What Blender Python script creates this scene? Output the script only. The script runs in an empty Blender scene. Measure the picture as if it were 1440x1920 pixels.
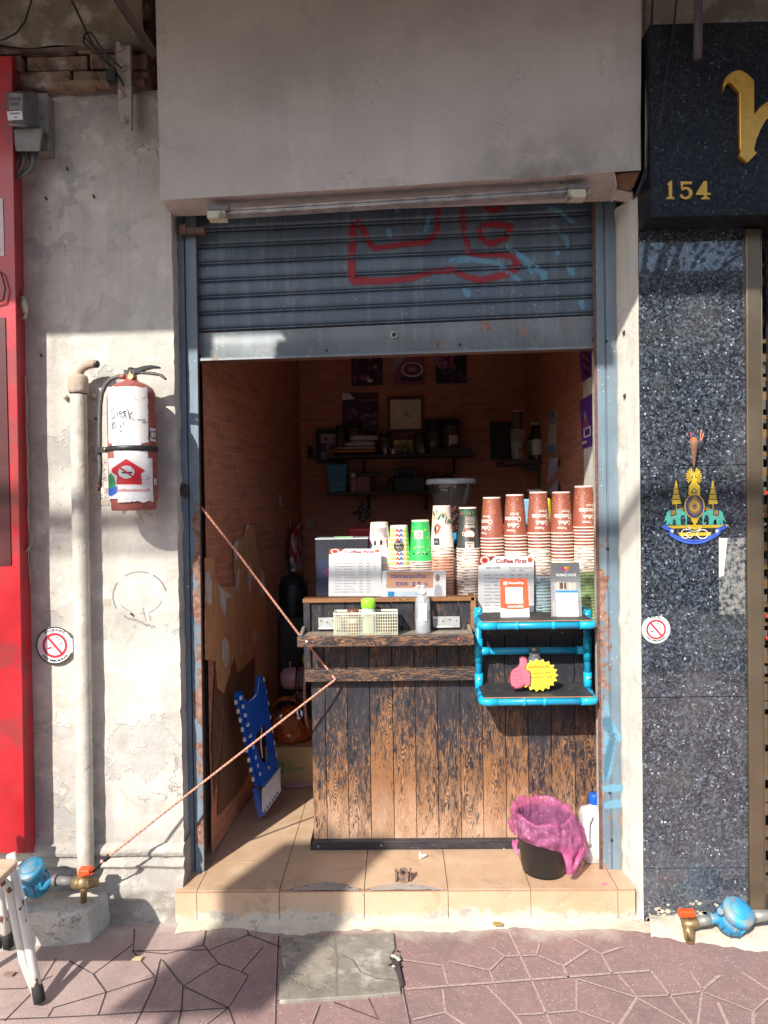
import bpy, math, random
from mathutils import Vector, Matrix, noise
random.seed(7)
R = math.radians
sc = bpy.context.scene
col = sc.collection
# ---------------------------------------------------------------- camera, sky, sun, exposure
F = 1331.0
CAM = Vector((0, -2.5, 1.5))
MC = Matrix.Rotation(R(1.08), 4, 'Z') @ Matrix.Rotation(R(90 - 0.95), 4, 'X') @ Matrix.Rotation(R(-0.9), 4, 'Z')
cd = bpy.data.cameras.new('camera'); cam = bpy.data.objects.new('camera', cd); col.objects.link(cam)
cam.matrix_world = Matrix.Translation(CAM) @ MC
cd.sensor_fit = 'VERTICAL'; cd.sensor_height = 24; cd.lens = 24 * F / 1920
cd.clip_start = 0.05; cd.clip_end = 2000
sc.camera = cam
SUN = Vector((0.50, 1.0, -0.84)).normalized()        # direction the light travels
ELEV = math.asin(-SUN.z)
w = bpy.data.worlds.new('World'); sc.world = w; w.use_nodes = True
wn = w.node_tree; bg = wn.nodes['Background']
sky = wn.nodes.new('ShaderNodeTexSky'); sky.sky_type = 'NISHITA'; sky.sun_disc = False
sky.sun_elevation = ELEV; sky.sun_rotation = math.atan2(-SUN.x, -SUN.y) % (2 * math.pi)
wn.links.new(sky.outputs[0], bg.inputs[0]); bg.inputs[1].default_value = 0.15
sl = bpy.data.lights.new('sun', 'SUN'); sl.energy = 4.1; sl.angle = R(0.55); sl.color = (1, 0.95, 0.87)
so = bpy.data.objects.new('sun', sl); col.objects.link(so)
so.rotation_euler = SUN.to_track_quat('-Z', 'Y').to_euler(); so.location = (-3, -6, 8)
sc.view_settings.view_transform = 'Standard'; sc.view_settings.look = 'None'
sc.view_settings.exposure = 0.80; sc.view_settings.gamma = 1
sc.render.engine = 'CYCLES'
sc.cycles.use_denoising = True
sc.cycles.max_bounces = 10; sc.cycles.diffuse_bounces = 6; sc.cycles.transparent_max_bounces = 16
sc.cycles.caustics_reflective = False; sc.cycles.caustics_refractive = False

# ---------------------------------------------------------------- helpers
MC3 = MC.to_3x3()
def ray(px, py): return MC3 @ Vector(((px - 720) / F, (960 - py) / F, -1))
def PP(px, py, p0, n):
    d = ray(px, py); return CAM + d * ((Vector(p0) - CAM).dot(n) / d.dot(n))
def P(px, py, Y): return PP(px, py, (0, Y, 0), Vector((0, 1, 0)))
def PZ(px, py, z): return PP(px, py, (0, 0, z), Vector((0, 0, 1)))
def PXW(px, py, X): return PP(px, py, (X, 0, 0), Vector((1, 0, 0)))
def rect(x0, y0, x1, y1, Y):
    ym = (y0 + y1) / 2; xm = (x0 + x1) / 2
    return P(x0, ym, Y).x, P(x1, ym, Y).x, P(xm, y1, Y).z, P(xm, y0, Y).z

_tc = {}
def textdata(s, bold=0.0, res=2):
    k = (s, bold, res)
    if k not in _tc:
        c = bpy.data.curves.new('t', 'FONT'); c.body = s; c.resolution_u = res; c.offset = bold; c.size = 1
        o = bpy.data.objects.new('t', c); col.objects.link(o)
        dg = bpy.context.evaluated_depsgraph_get(); dg.update()
        oe = o.evaluated_get(dg); me = oe.to_mesh()
        vs = [(v.co.x, v.co.y) for v in me.vertices]; fs = [tuple(p.vertices) for p in me.polygons]
        oe.to_mesh_clear(); bpy.data.objects.remove(o); bpy.data.curves.remove(c)
        _tc[k] = (vs, fs)
    return _tc[k]

class MB:
    def __init__(s): s.v = []; s.f = []; s.m = []; s.s = []; s.a = {}
    def add(s, vs, fs, mat=0, smooth=False):
        o = len(s.v); s.v += [Vector(p) for p in vs]
        for f in fs: s.f.append(tuple(i + o for i in f)); s.m.append(mat); s.s.append(smooth)
        return s
    def box(s, x0, x1, y0, y1, z0, z1, mat=0, T=None):
        vs = [Vector((x, y, z)) for x in (x0, x1) for y in (y0, y1) for z in (z0, z1)]
        if T: vs = [T @ v for v in vs]
        return s.add(vs, [(0, 1, 3, 2), (4, 6, 7, 5), (0, 4, 5, 1), (2, 3, 7, 6), (0, 2, 6, 4), (1, 5, 7, 3)], mat)
    def hexa(s, c, mat=0):
        # c: 4 front corners (bl, br, tr, tl) then 4 back corners
        return s.add(c, [(0, 1, 2, 3), (5, 4, 7, 6), (4, 0, 3, 7), (1, 5, 6, 2), (3, 2, 6, 7), (4, 5, 1, 0)], mat)
    def slab(s, pts, y0, y1, mat=0, side=None):
        # outline of (x,z) pairs extruded from y0 (front) to y1
        n = len(pts)
        s.add([(p[0], y0, p[1]) for p in pts] + [(p[0], y1, p[1]) for p in pts],
              [tuple(range(n))], mat)
        o = len(s.v) - 2 * n
        s.f.append(tuple(range(o + 2 * n - 1, o + n - 1, -1))); s.m.append(mat if side is None else side); s.s.append(False)
        for i in range(n):
            j = (i + 1) % n
            s.f.append((o + i, o + i + n, o + j + n, o + j)); s.m.append(mat if side is None else side); s.s.append(False)
        return s
    def ext(s, pts, d, mat=0, side=None):
        # 3d outline extruded by vector d
        n = len(pts); d = Vector(d); o = len(s.v)
        s.v += [Vector(p) for p in pts] + [Vector(p) + d for p in pts]
        sd = mat if side is None else side
        s.f.append(tuple(range(o, o + n))); s.m.append(mat); s.s.append(False)
        s.f.append(tuple(range(o + 2 * n - 1, o + n - 1, -1))); s.m.append(sd); s.s.append(False)
        for i in range(n):
            j = (i + 1) % n
            s.f.append((o + i, o + i + n, o + j + n, o + j)); s.m.append(sd); s.s.append(False)
        return s
    def tube(s, pts, r, n=10, mat=0, cap=True, mats=None, closed=False, flat=1.0):
        pts = [Vector(p) for p in pts]; k = len(pts)
        rs = r if isinstance(r, (list, tuple)) else [r] * k
        o = len(s.v); up = None
        for i, p in enumerate(pts):
            a = pts[i - 1] if (i > 0 or closed) else p; b = pts[(i + 1) % k] if (i < k - 1 or closed) else p
            t = (b - a).normalized()
            if up is None:
                up = Vector((0, 0, 1)) if abs(t.z) < .9 else Vector((0, 1, 0))
            x = t.cross(up).normalized(); up = x.cross(t).normalized()
            for j in range(n):
                an = 2 * math.pi * j / n
                s.v.append(p + (x * math.cos(an) + up * math.sin(an) * flat) * rs[i])
        for i in range(k if closed else k - 1):
            for j in range(n):
                q = (i + 1) % k
                s.f.append((o + i * n + j, o + i * n + (j + 1) % n, o + q * n + (j + 1) % n, o + q * n + j))
                s.m.append(mats(i, j) if mats else mat); s.s.append(True)
        if cap and not closed:
            s.f.append(tuple(o + j for j in reversed(range(n)))); s.m.append(mat); s.s.append(False)
            s.f.append(tuple(o + (k - 1) * n + j for j in range(n))); s.m.append(mat); s.s.append(False)
        return s
    def lathe(s, prof, c, n=24, mat=0, T=None, mats=None, cap=True, squash=(1, 1)):
        # prof: (r, z) from bottom to top, round the z axis at c
        c = Vector(c); o = len(s.v)
        for r_, z in prof:
            for j in range(n):
                a = 2 * math.pi * j / n
                p = Vector((r_ * math.cos(a) * squash[0], r_ * math.sin(a) * squash[1], z))
                if T: p = T @ p
                s.v.append(c + p)
        for i in range(len(prof) - 1):
            for j in range(n):
                s.f.append((o + i * n + j, o + i * n + (j + 1) % n, o + (i + 1) * n + (j + 1) % n, o + (i + 1) * n + j))
                s.m.append(mats[i] if mats else mat); s.s.append(True)
        if cap:
            s.f.append(tuple(o + j for j in reversed(range(n)))); s.m.append(mats[0] if mats else mat); s.s.append(False)
            q = (len(prof) - 1) * n
            s.f.append(tuple(o + q + j for j in range(n))); s.m.append(mats[-1] if mats else mat); s.s.append(False)
        return s
    def ball(s, c, r, n=12, mat=0, sc_=(1, 1, 1)):
        c = Vector(c); m = max(4, n // 2); o = len(s.v)
        for i in range(m + 1):
            t = math.pi * i / m
            for j in range(n):
                a = 2 * math.pi * j / n
                s.v.append(c + Vector((math.sin(t) * math.cos(a) * sc_[0], math.sin(t) * math.sin(a) * sc_[1], -math.cos(t) * sc_[2])) * r)
        for i in range(m):
            for j in range(n):
                s.f.append((o + i * n + j, o + i * n + (j + 1) % n, o + (i + 1) * n + (j + 1) % n, o + (i + 1) * n + j))
                s.m.append(mat); s.s.append(True)
        return s
    def grid(s, fn, nu, nv, mat=0, smooth=True, flip=False):
        o = len(s.v)
        for i in range(nu + 1):
            for j in range(nv + 1): s.v.append(Vector(fn(i / nu, j / nv)))
        for i in range(nu):
            for j in range(nv):
                q = (o + i * (nv + 1) + j, o + (i + 1) * (nv + 1) + j, o + (i + 1) * (nv + 1) + j + 1, o + i * (nv + 1) + j + 1)
                s.f.append(q[::-1] if flip else q); s.m.append(mat(i, j) if callable(mat) else mat); s.s.append(smooth)
        return s
    def quad(s, a, b, c, d, mat=0): return s.add([a, b, c, d], [(0, 1, 2, 3)], mat)
    def text(s, t, o, u, v, h, mat=0, bold=0.0, align='C', width=None, fn=None, res=2, wave=None):
        vs, fs = textdata(t, bold, res)
        if not vs: return s
        x0 = min(p[0] for p in vs); x1 = max(p[0] for p in vs); y0 = min(p[1] for p in vs); y1 = max(p[1] for p in vs)
        k = h / (y1 - y0); kx = k if width is None else width / (x1 - x0)
        cx = {'C': (x0 + x1) / 2, 'L': x0, 'R': x1}[align]; cy = (y0 + y1) / 2
        o = Vector(o); u = Vector(u); v = Vector(v)
        if fn: out = [fn((p[0] - cx) * kx, (p[1] - cy) * k) for p in vs]
        else: out = [o + u * ((p[0] - cx) * kx) + v * ((p[1] - cy) * k) for p in vs]
        return s.add(out, fs, mat)
    def stroke(s, pts, w_, n, off=0.0, mat=0):
        # flat ribbon along pts facing direction n
        pts = [Vector(p) for p in pts]; n = Vector(n).normalized(); o = len(s.v); k = len(pts)
        for i, p in enumerate(pts):
            t = (pts[min(i + 1, k - 1)] - pts[max(i - 1, 0)]).normalized(); b = n.cross(t)
            ww = w_[i] if isinstance(w_, list) else w_
            s.v += [p + b * ww / 2 + n * off, p - b * ww / 2 + n * off]
        for i in range(k - 1):
            s.f.append((o + 2 * i, o + 2 * i + 2, o + 2 * i + 3, o + 2 * i + 1)); s.m.append(mat); s.s.append(False)
        return s
    def build(s, name, mats, parent=None, origin=None, bevel=0, seg=1, solid=0, attr=None, sub=0):
        if not isinstance(mats, (list, tuple)): mats = [mats]
        if parent is not None: org = parent['_w']; org = Vector(org)
        elif origin is not None: org = Vector(origin)
        else:
            lo = [min(p[i] for p in s.v) for i in range(3)]; hi = [max(p[i] for p in s.v) for i in range(3)]
            org = Vector(((lo[0] + hi[0]) / 2, (lo[1] + hi[1]) / 2, lo[2]))
        me = bpy.data.meshes.new(name)
        me.from_pydata([p - org for p in s.v], [], s.f)
        for m in mats: me.materials.append(m)
        me.polygons.foreach_set('material_index', s.m); me.polygons.foreach_set('use_smooth', s.s)
        if attr:
            for an, vals in attr.items():
                a = me.attributes.new(an, 'FLOAT', 'POINT'); a.data.foreach_set('value', vals)
        me.validate(); me.update()
        o = bpy.data.objects.new(name, me); col.objects.link(o); o['_w'] = list(org)
        if parent is not None: o.parent = parent; o.location = org - Vector(parent['_w'])
        else: o.location = org
        if solid:
            m = o.modifiers.new('solid', 'SOLIDIFY'); m.thickness = solid; m.offset = -1
        if bevel:
            m = o.modifiers.new('bevel', 'BEVEL'); m.width = bevel; m.segments = seg; m.limit_method = 'ANGLE'; m.angle_limit = R(40)
        if sub:
            m = o.modifiers.new('sub', 'SUBSURF'); m.levels = sub; m.render_levels = sub
        return o

def tag(o, label, cat, group=None, kind=None):
    if label: o['label'] = label
    if cat: o['category'] = cat
    if group: o['group'] = group
    if kind: o['kind'] = kind
    return o
def thing(name, label, cat, loc, group=None):
    o = bpy.data.objects.new(name, None); col.objects.link(o); o.location = loc; o['_w'] = list(loc)
    o.empty_display_size = .05
    return tag(o, label, cat, group)
def structure(o): o['kind'] = 'structure'; return o

# ---------------------------------------------------------------- materials
class G:
    def __init__(s, name):
        s.m = bpy.data.materials.new(name); s.m.use_nodes = True; s.t = s.m.node_tree
        s.b = s.t.nodes['Principled BSDF']; s.out = s.t.nodes['Material Output']
        s.pos = s.n('NewGeometry').outputs['Position']
    def n(s, ty, _p=None, **k):
        nd = s.t.nodes.new('ShaderNode' + ty)
        for a, b in (_p or {}).items(): setattr(nd, a, b)
        for a, b in k.items():
            key = a.replace('_', ' ')
            sk = nd.inputs[int(a[1:])] if a[0] == 'i' and a[1:].isdigit() else nd.inputs[key]
            s.put(sk, b)
        return nd
    def put(s, sk, b):
        if isinstance(b, bpy.types.NodeSocket): s.t.links.new(b, sk)
        elif isinstance(b, (tuple, list)) and sk.type == 'RGBA' and len(b) == 3: sk.default_value = (*b, 1)
        else: sk.default_value = b
    def math(s, op, a, b=0, c=0, clamp=False):
        nd = s.t.nodes.new('ShaderNodeMath'); nd.operation = op; nd.use_clamp = clamp
        for i, x in enumerate((a, b, c)): s.put(nd.inputs[i], x)
        return nd.outputs[0]
    def mix(s, f, a, b, blend='MIX'):
        nd = s.t.nodes.new('ShaderNodeMix'); nd.data_type = 'RGBA'; nd.blend_type = blend
        s.put(nd.inputs[0], f); s.put(nd.inputs[6], a); s.put(nd.inputs[7], b); return nd.outputs[2]
    def scale(s, v, k):
        nd = s.t.nodes.new('ShaderNodeVectorMath'); nd.operation = 'MULTIPLY'; s.put(nd.inputs[0], v); s.put(nd.inputs[1], k); return nd.outputs[0]
    def vadd(s, v, k):
        nd = s.t.nodes.new('ShaderNodeVectorMath'); nd.operation = 'ADD'; s.put(nd.inputs[0], v); s.put(nd.inputs[1], k); return nd.outputs[0]
    def noise(s, sc_=5, det=4, rough=.55, v=None, dist=0, color=False):
        nd = s.n('TexNoise', Vector=v if v is not None else s.pos, Scale=sc_, Detail=det, Roughness=rough, Distortion=dist)
        return nd.outputs[1 if color else 0]
    def rng(s, x, a, b, c=0, d=1, smooth=False):
        nd = s.t.nodes.new('ShaderNodeMapRange'); nd.clamp = True
        if smooth: nd.interpolation_type = 'SMOOTHSTEP'
        for i, q in enumerate((x, a, b, c, d)): s.put(nd.inputs[i], q)
        return nd.outputs[0]
    def xyz(s, v=None):
        nd = s.n('SeparateXYZ', Vector=v if v is not None else s.pos); return nd.outputs
    def comb(s, x, y, z): return s.n('CombineXYZ', X=x, Y=y, Z=z).outputs[0]
    def bump(s, h, dist=.002, strength=1.0, prev=None):
        nd = s.n('Bump', Height=h, Distance=dist, Strength=strength)
        if prev is not None: s.put(nd.inputs['Normal'], prev)
        return nd.outputs[0]
    def end(s, color=None, rough=None, metal=None, normal=None, **k):
        if color is not None: s.put(s.b.inputs['Base Color'], color)
        if rough is not None: s.put(s.b.inputs['Roughness'], rough)
        if metal is not None: s.put(s.b.inputs['Metallic'], metal)
        if normal is not None: s.put(s.b.inputs['Normal'], normal)
        for a, b in k.items(): s.put(s.b.inputs[a.replace('_', ' ')], b)
        return s.m

_mc = {}
def pm(name, c, rough=.5, metal=0, var=.15, sc_=30, bump=.0003, dirt=0, dirtc=(.12, .10, .08), trans=0, ior=1.45, alpha=1, coat=0, emit=0, stretch=None, spec=None, sub=0):
    if name in _mc: return _mc[name]
    g = G(name); v = g.scale(g.pos, stretch) if stretch else g.pos
    nz = g.noise(sc_, 4, .6, v)
    lo = tuple(x * (1 - var) for x in c); hi = tuple(min(1, x * (1 + var * .6)) for x in c)
    cc = g.mix(g.rng(nz, .3, .7), lo, hi)
    if dirt:
        d = g.rng(g.noise(sc_ * .35 + 4, 6, .65), .62 - dirt * .25, .68 - dirt * .15)
        cc = g.mix(g.math('MULTIPLY', d, .8), cc, dirtc)
    k = {}
    if trans: k['Transmission_Weight'] = trans; k['IOR'] = ior
    if alpha < 1: k['Alpha'] = alpha
    if coat: k['Coat_Weight'] = coat; k['Coat_Roughness'] = .08
    if emit: k['Emission_Color'] = c; k['Emission_Strength'] = emit
    if spec is not None: k['Specular_IOR_Level'] = spec
    rr = g.rng(nz, .3, .7, max(.02, rough - .08), min(1, rough + .08))
    _mc[name] = g.end(cc, rr, metal, g.bump(g.noise(sc_ * 5, 3), bump) if bump else None, **k)
    return _mc[name]

def m_plaster(name, base=(.60, .565, .50), dark=(.38, .36, .325), peel=.60, peelc=(.34, .33, .32), seed=0.0, low=None):
    g = G(name); p = g.vadd(g.pos, (seed, seed, seed))
    big = g.noise(2.2, 6, .6, p); st = g.noise(1, 4, .6, g.scale(p, (26, 26, 1.1)))
    mid = g.noise(11, 6, .62, p)
    c = g.mix(g.rng(big, .36, .66), base, dark)
    c = g.mix(g.math('MULTIPLY', g.rng(st, .46, .72), .42), c, (.38, .35, .30))
    c = g.mix(g.math('MULTIPLY', g.rng(mid, .52, .66), .45), c, (.74, .71, .64))
    pv = g.vadd(p, g.scale(g.noise(14, 4, .6, p, color=True), (.10, .10, .10)))
    pe = g.math('MULTIPLY', g.noise(4.3, 5, .6, pv), g.rng(g.noise(1.1, 2, .5, g.vadd(p, (2, 8, 1))), .3, .6, .9, 1.06)); pk = g.rng(pe, peel, peel + .012)
    c = g.mix(g.math('MULTIPLY', pk, g.rng(g.noise(7, 4), .3, .7, .35, .7)), c, peelc)
    # hairline cracks
    vo = g.n('TexVoronoi', _p={'feature': 'DISTANCE_TO_EDGE'}, Vector=g.vadd(g.scale(p, (1, 1, .6)), g.scale(g.noise(9, 5, .7, p, color=True), (.22, .22, .22))), Scale=3.0).outputs['Distance']
    ck = g.math('MULTIPLY', g.rng(vo, .0, .006, 1, 0), g.rng(g.noise(2.4, 3, .5, g.vadd(p, (9, 4, 2))), .55, .62))
    c = g.mix(g.math('MULTIPLY', ck, .8), c, (.16, .14, .12))
    bs_ = g.math('MULTIPLY', g.rng(g.noise(6.5, 8, .75, g.vadd(p, (1, 5, 9)), dist=.5), .52, .64), .55)
    c = g.mix(bs_, c, tuple(q * .55 for q in base))
    sp = g.rng(g.noise(95, 3, .6, p), .68, .74)
    c = g.mix(g.math('MULTIPLY', sp, .5), c, (.22, .19, .16))
    h = g.math('ADD', g.math('MULTIPLY', mid, .5), g.math('MULTIPLY', g.noise(70, 5, .65, p), .28))
    h = g.math('SUBTRACT', h, g.math('MULTIPLY', pk, .22)); h = g.math('SUBTRACT', h, g.math('MULTIPLY', ck, .5))
    if low:   # grime that gathers towards the pavement
        z = g.xyz()[2]; d = g.math('MULTIPLY', g.rng(z, low[0], low[1], 1.2, 0, True), g.rng(g.noise(9, 7, .72, p), .36, .56))
        c = g.mix(g.math('MULTIPLY', d, .8), c, low[2])
    return g.end(c, .88, 0, g.bump(h, .010, .8))

def m_wood(name, zlo=.12, zhi=1.15, bias=0.0, axis=2):
    # black paint worn off pine boards; attribute 'pr' is one number per board
    g = G(name); pr = g.n('Attribute', _p={'attribute_name': 'pr'}).outputs['Fac']
    x, y, z = g.xyz()
    if axis == 0: x, z0 = z, x
    else: z0 = z
    sx = g.math('ADD', x, g.math('MULTIPLY', pr, 7.3)); sz = g.math('ADD', z0, g.math('MULTIPLY', pr, 3.1))
    v = g.comb(sx, y, sz)
    fine = g.noise(1, 5, .75, g.scale(v, (400, 90, 26)))
    wob = g.noise(1, 3, .5, g.scale(v, (9, 5, 1.7)))
    ring = g.n('TexWave', _p={'wave_type': 'BANDS', 'bands_direction': 'X'}, Vector=g.comb(g.math('ADD', sx, g.math('MULTIPLY', wob, .24)), 0, 0), Scale=85, Distortion=1.2, Detail=3, Detail_Scale=2).outputs['Fac']
    blot = g.noise(1, 8, .78, g.scale(v, (60, 30, 17)))
    bigb = g.noise(1, 4, .6, g.scale(v, (8, 7, 3.4)))
    grad = g.rng(z if axis == 2 else bigb, zlo, zhi, 1, 0)
    wear = g.math('ADD', g.math('MULTIPLY', g.math('POWER', grad, 1.15), .86), g.math('MULTIPLY', g.math('SUBTRACT', blot, .5), 1.45))
    wear = g.math('ADD', wear, g.math('MULTIPLY', g.math('SUBTRACT', fine, .5), 2.3))
    wear = g.math('ADD', wear, g.math('MULTIPLY', g.math('SUBTRACT', bigb, .5), .7))
    wear = g.math('ADD', wear, g.math('MULTIPLY', g.math('SUBTRACT', ring, .5), .22))
    wear = g.math('ADD', wear, g.math('MULTIPLY', g.math('SUBTRACT', pr, .5), .30))
    wear = g.math('ADD', wear, bias - .075)
    if axis == 2: wear = g.math('SUBTRACT', wear, g.rng(g.xyz()[0], .25, .7, .09, .26))
    k = g.rng(wear, .33, .47)
    woodc = g.mix(g.rng(ring, .2, .8), (.20, .082, .030), (.42, .205, .085))
    woodc = g.mix(g.math('MULTIPLY', g.rng(grad, .74, .97), g.rng(bigb, .25, .6)), woodc, (.62, .42, .29))
    woodc = g.mix(g.math('MULTIPLY', g.rng(fine, .42, .66), .65), woodc, (.17, .075, .03))
    woodc = g.mix(g.rng(pr, .8, 1, 0, .35), woodc, (.16, .06, .03))
    paint = g.mix(g.rng(blot, .35, .7), (.014, .015, .020), (.048, .048, .058))
    c = g.mix(k, paint, woodc)
    h = g.math('ADD', g.math('MULTIPLY', g.math('SUBTRACT', 1, k), .5), g.math('MULTIPLY', fine, .6))
    return g.end(c, g.rng(k, 0, 1, .42, .68), 0, g.bump(h, .0014, .8))

def m_metalpaint(name, base=(.17, .235, .29), rust=0.0, rustz=None, streak=True, dust=.25):
    g = G(name); x, y, z = g.xyz()
    n1 = g.noise(6, 6, .62); n2 = g.noise(1, 4, .6, g.scale(g.pos, (40, 40, 2.5)))
    c = g.mix(g.rng(n1, .35, .68), base, tuple(b * .72 for b in base))
    if streak: c = g.mix(g.math('MULTIPLY', g.rng(n2, .5, .75), .35), c, (.34, .38, .42))
    c = g.mix(g.math('MULTIPLY', g.rng(g.noise(23, 5, .7), .56, .70), dust), c, (.20, .17, .14))
    nr = g.noise(13, 9, .74, g.scale(g.pos, (1, 1, .6)), dist=.4)
    am = rust
    if rustz:
        am = g.math('ADD', rust, g.rng(z, rustz[0], rustz[1], rustz[2], 0, True))
        am = g.math('ADD', am, g.math('MULTIPLY', g.rng(g.math('ABSOLUTE', x), .715, .790, .26, -.02), g.math('MULTIPLY', g.rng(z, 1.35, 1.75, 1, 0), g.rng(z, .35, .9, .45, 1))))
    k = g.rng(g.math('ADD', nr, am), .585, .605)
    rc = g.mix(g.rng(g.noise(60, 4), .35, .65), (.17, .075, .045), (.33, .20, .15))
    c = g.mix(k, c, rc)
    spk = g.rng(g.n('TexVoronoi', Vector=g.pos, Scale=48).outputs['Distance'], .09, .12, 1, 0)
    spk = g.math('MULTIPLY', spk, g.rng(g.noise(7, 2), .48, .56))
    c = g.mix(spk, c, (.52, .52, .50))
    h = g.math('ADD', g.math('MULTIPLY', k, -.4), g.math('MULTIPLY', g.noise(120, 3), .15))
    return g.end(c, g.rng(k, 0, 1, .48, .85), 0, g.bump(g.math('ADD', h, g.math('MULTIPLY', n1, .6)), .0015, .6))

def m_brickpaper(name, ax):
    g = G(name); p = g.vadd(g.pos, g.scale(g.noise(5, 3, .5, color=True), (.034, .034, .034)))
    p = g.vadd(p, g.scale(g.noise(26, 2, .5, color=True), (.004, .004, .004)))
    s_ = g.xyz(p); v = g.comb(s_[ax], s_[2], 0)
    b = g.n('TexBrick', Vector=v, Color1=(.58, .215, .13), Color2=(.40, .15, .095), Mortar=(.70, .46, .32), Scale=1, Mortar_Size=.0012, Mortar_Smooth=.4, Bias=0, Brick_Width=.104, Row_Height=.0395)
    c = g.mix(g.math('MULTIPLY', g.rng(g.noise(3, 5), .4, .7), .4), b.outputs[0], (.45, .20, .11))
    c = g.mix(g.math('MULTIPLY', g.rng(g.noise(60, 5, .7), .5, .7), .35), c, (.05, .02, .015))
    return g.end(c, .62, 0, g.bump(g.math('ADD', b.outputs[1], g.math('MULTIPLY', g.noise(40, 4), -.4)), .001, .5))

def m_granite(name, k=1.0):
    g = G(name); jit = g.vadd(g.pos, g.scale(g.noise(70, 3, .6, color=True), (.012, .012, .012)))
    v1 = g.n('TexVoronoi', Vector=jit, Scale=210); v2 = g.n('TexVoronoi', Vector=g.vadd(jit, (5, 5, 5)), Scale=120)
    r1 = g.xyz(v1.outputs['Color']); r2 = g.xyz(v2.outputs['Color'])
    c = g.mix(g.rng(r1[0], .2, 1.0), (.006, .007, .010), tuple(k * q for q in (.055, .064, .080)))
    c = g.mix(g.rng(r2[1], .55, .95), c, tuple(k * q for q in (.085, .107, .135)))
    fl = g.math('MULTIPLY', g.rng(r2[0], .88, 1.0), g.rng(r1[1], .35, .9))
    c = g.mix(fl, c, tuple(k * q for q in (.24, .30, .38)))
    fl2 = g.rng(r1[2], .985, 1.0); c = g.mix(fl2, c, tuple(k * q for q in (.55, .60, .66)))
    big = g.noise(3.5, 5, .6); c = g.mix(g.math('MULTIPLY', g.rng(big, .45, .75), .35 * k), c, (.14, .135, .13))
    z = g.xyz()[2]; low = g.math('MULTIPLY', g.rng(z, .05, .45, 1, 0), g.rng(g.noise(8, 6, .7), .3, .7))
    c = g.mix(g.math('MULTIPLY', low, .5), c, (.13, .15, .18))
    return g.end(c, g.math('ADD', g.rng(g.noise(12, 5, .7), .4, .75, .07 if k > .5 else .3, .22 if k > .5 else .45), g.math('MULTIPLY', low, .4)), 0, g.bump(g.noise(5, 2), .0006, .3), Coat_Weight=1.0 if k > .5 else 0, Coat_Roughness=.02, Coat_IOR=1.7, Specular_IOR_Level=.5 if k > .5 else .2)

def m_tile(name, base=(.50, .33, .205), lo=0):
    g = G(name); jit = g.vadd(g.pos, g.scale(g.noise(3, 4, .6, color=True), (.5, .5, .5)))
    n1 = g.noise(5, 7, .65, jit, dist=.8)
    c = g.mix(g.rng(n1, .35, .65), base, (.58, .42, .29))
    c = g.mix(g.math('MULTIPLY', g.rng(g.noise(2.5, 3), .45, .7), .4), c, (.46, .27, .155))
    c = g.mix(g.math('MULTIPLY', g.rng(g.noise(30, 6, .75), .60, .72), .45), c, (.30, .20, .13))
    c = g.mix(g.math('MULTIPLY', g.rng(g.noise(6.5, 8, .75, g.vadd(g.pos, (3, 3, 3)), dist=.6), .55, .64), .38), c, (.27, .18, .12))
    c = g.mix(g.math('MULTIPLY', g.rng(g.noise(75, 3, .6), .68, .72), .6), c, (.18, .12, .08))
    if lo:
        z = g.xyz()[2]; k = g.rng(g.math('ADD', g.math('MULTIPLY', z, -18), g.math('MULTIPLY', g.noise(7, 8, .75), 3.2)), .85, 1.05)
        c = g.mix(g.math('MULTIPLY', k, .85), c, (.55, .50, .42))
        k2 = g.math('MULTIPLY', k, g.rng(g.noise(15, 5, .7), .5, .6)); c = g.mix(g.math('MULTIPLY', k2, .6), c, (.25, .24, .22))
    return g.end(c, g.rng(n1, .3, .7, .32, .5), 0, g.bump(g.noise(25, 4), .0008, .5))

def m_paver(name, base=(.31, .19, .175)):
    g = G(name); n1 = g.noise(4, 6, .6)
    c = g.mix(g.rng(n1, .35, .68), base, (.25, .16, .15))
    c = g.mix(g.math('MULTIPLY', g.rng(g.noise(45, 6, .75), .5, .66), .5), c, (.40, .28, .25))
    sp = g.n('TexVoronoi', Vector=g.pos, Scale=150); r = g.xyz(sp.outputs['Color'])
    d = g.rng(sp.outputs['Distance'], .22, .30, 1, 0)
    c = g.mix(g.math('MULTIPLY', d, g.rng(r[0], .86, .90)), c, (.62, .54, .50))
    c = g.mix(g.math('MULTIPLY', d, g.rng(r[1], .80, .84)), c, (.10, .075, .075))
    # dust and mortar washed out from the wall foot
    y = g.xyz()[1]
    k = g.rng(g.math('ADD', g.math('MULTIPLY', y, 7), g.math('MULTIPLY', g.noise(6, 6, .65), 2.4)), .45, 1.15)
    c = g.mix(g.math('MULTIPLY', k, .85), c, (.47, .42, .35))
    xd = g.math('MULTIPLY', g.rng(g.xyz()[0], -.45, -1.0), g.rng(g.noise(4, 5, .6, g.vadd(g.pos, (5, 5, 0))), .3, .6, .3, .7)); c = g.mix(xd, c, (.46, .37, .33))
    k2 = g.math('MULTIPLY', g.rng(g.noise(1.7, 4, .6, g.vadd(g.pos, (3, 1, 0))), .52, .7), .5)
    c = g.mix(k2, c, (.20, .15, .15))
    st_ = g.rng(g.noise(3.3, 7, .72, g.vadd(g.pos, (7, 2, 0)), dist=.6), .50, .66); c = g.mix(g.math('MULTIPLY', st_, .55), c, (.17, .12, .115))
    h = g.math('ADD', g.noise(140, 4, .7), g.math('MULTIPLY', g.noise(9, 4), 1.6))
    return g.end(c, .85, 0, g.bump(h, .0022, .8))

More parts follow.
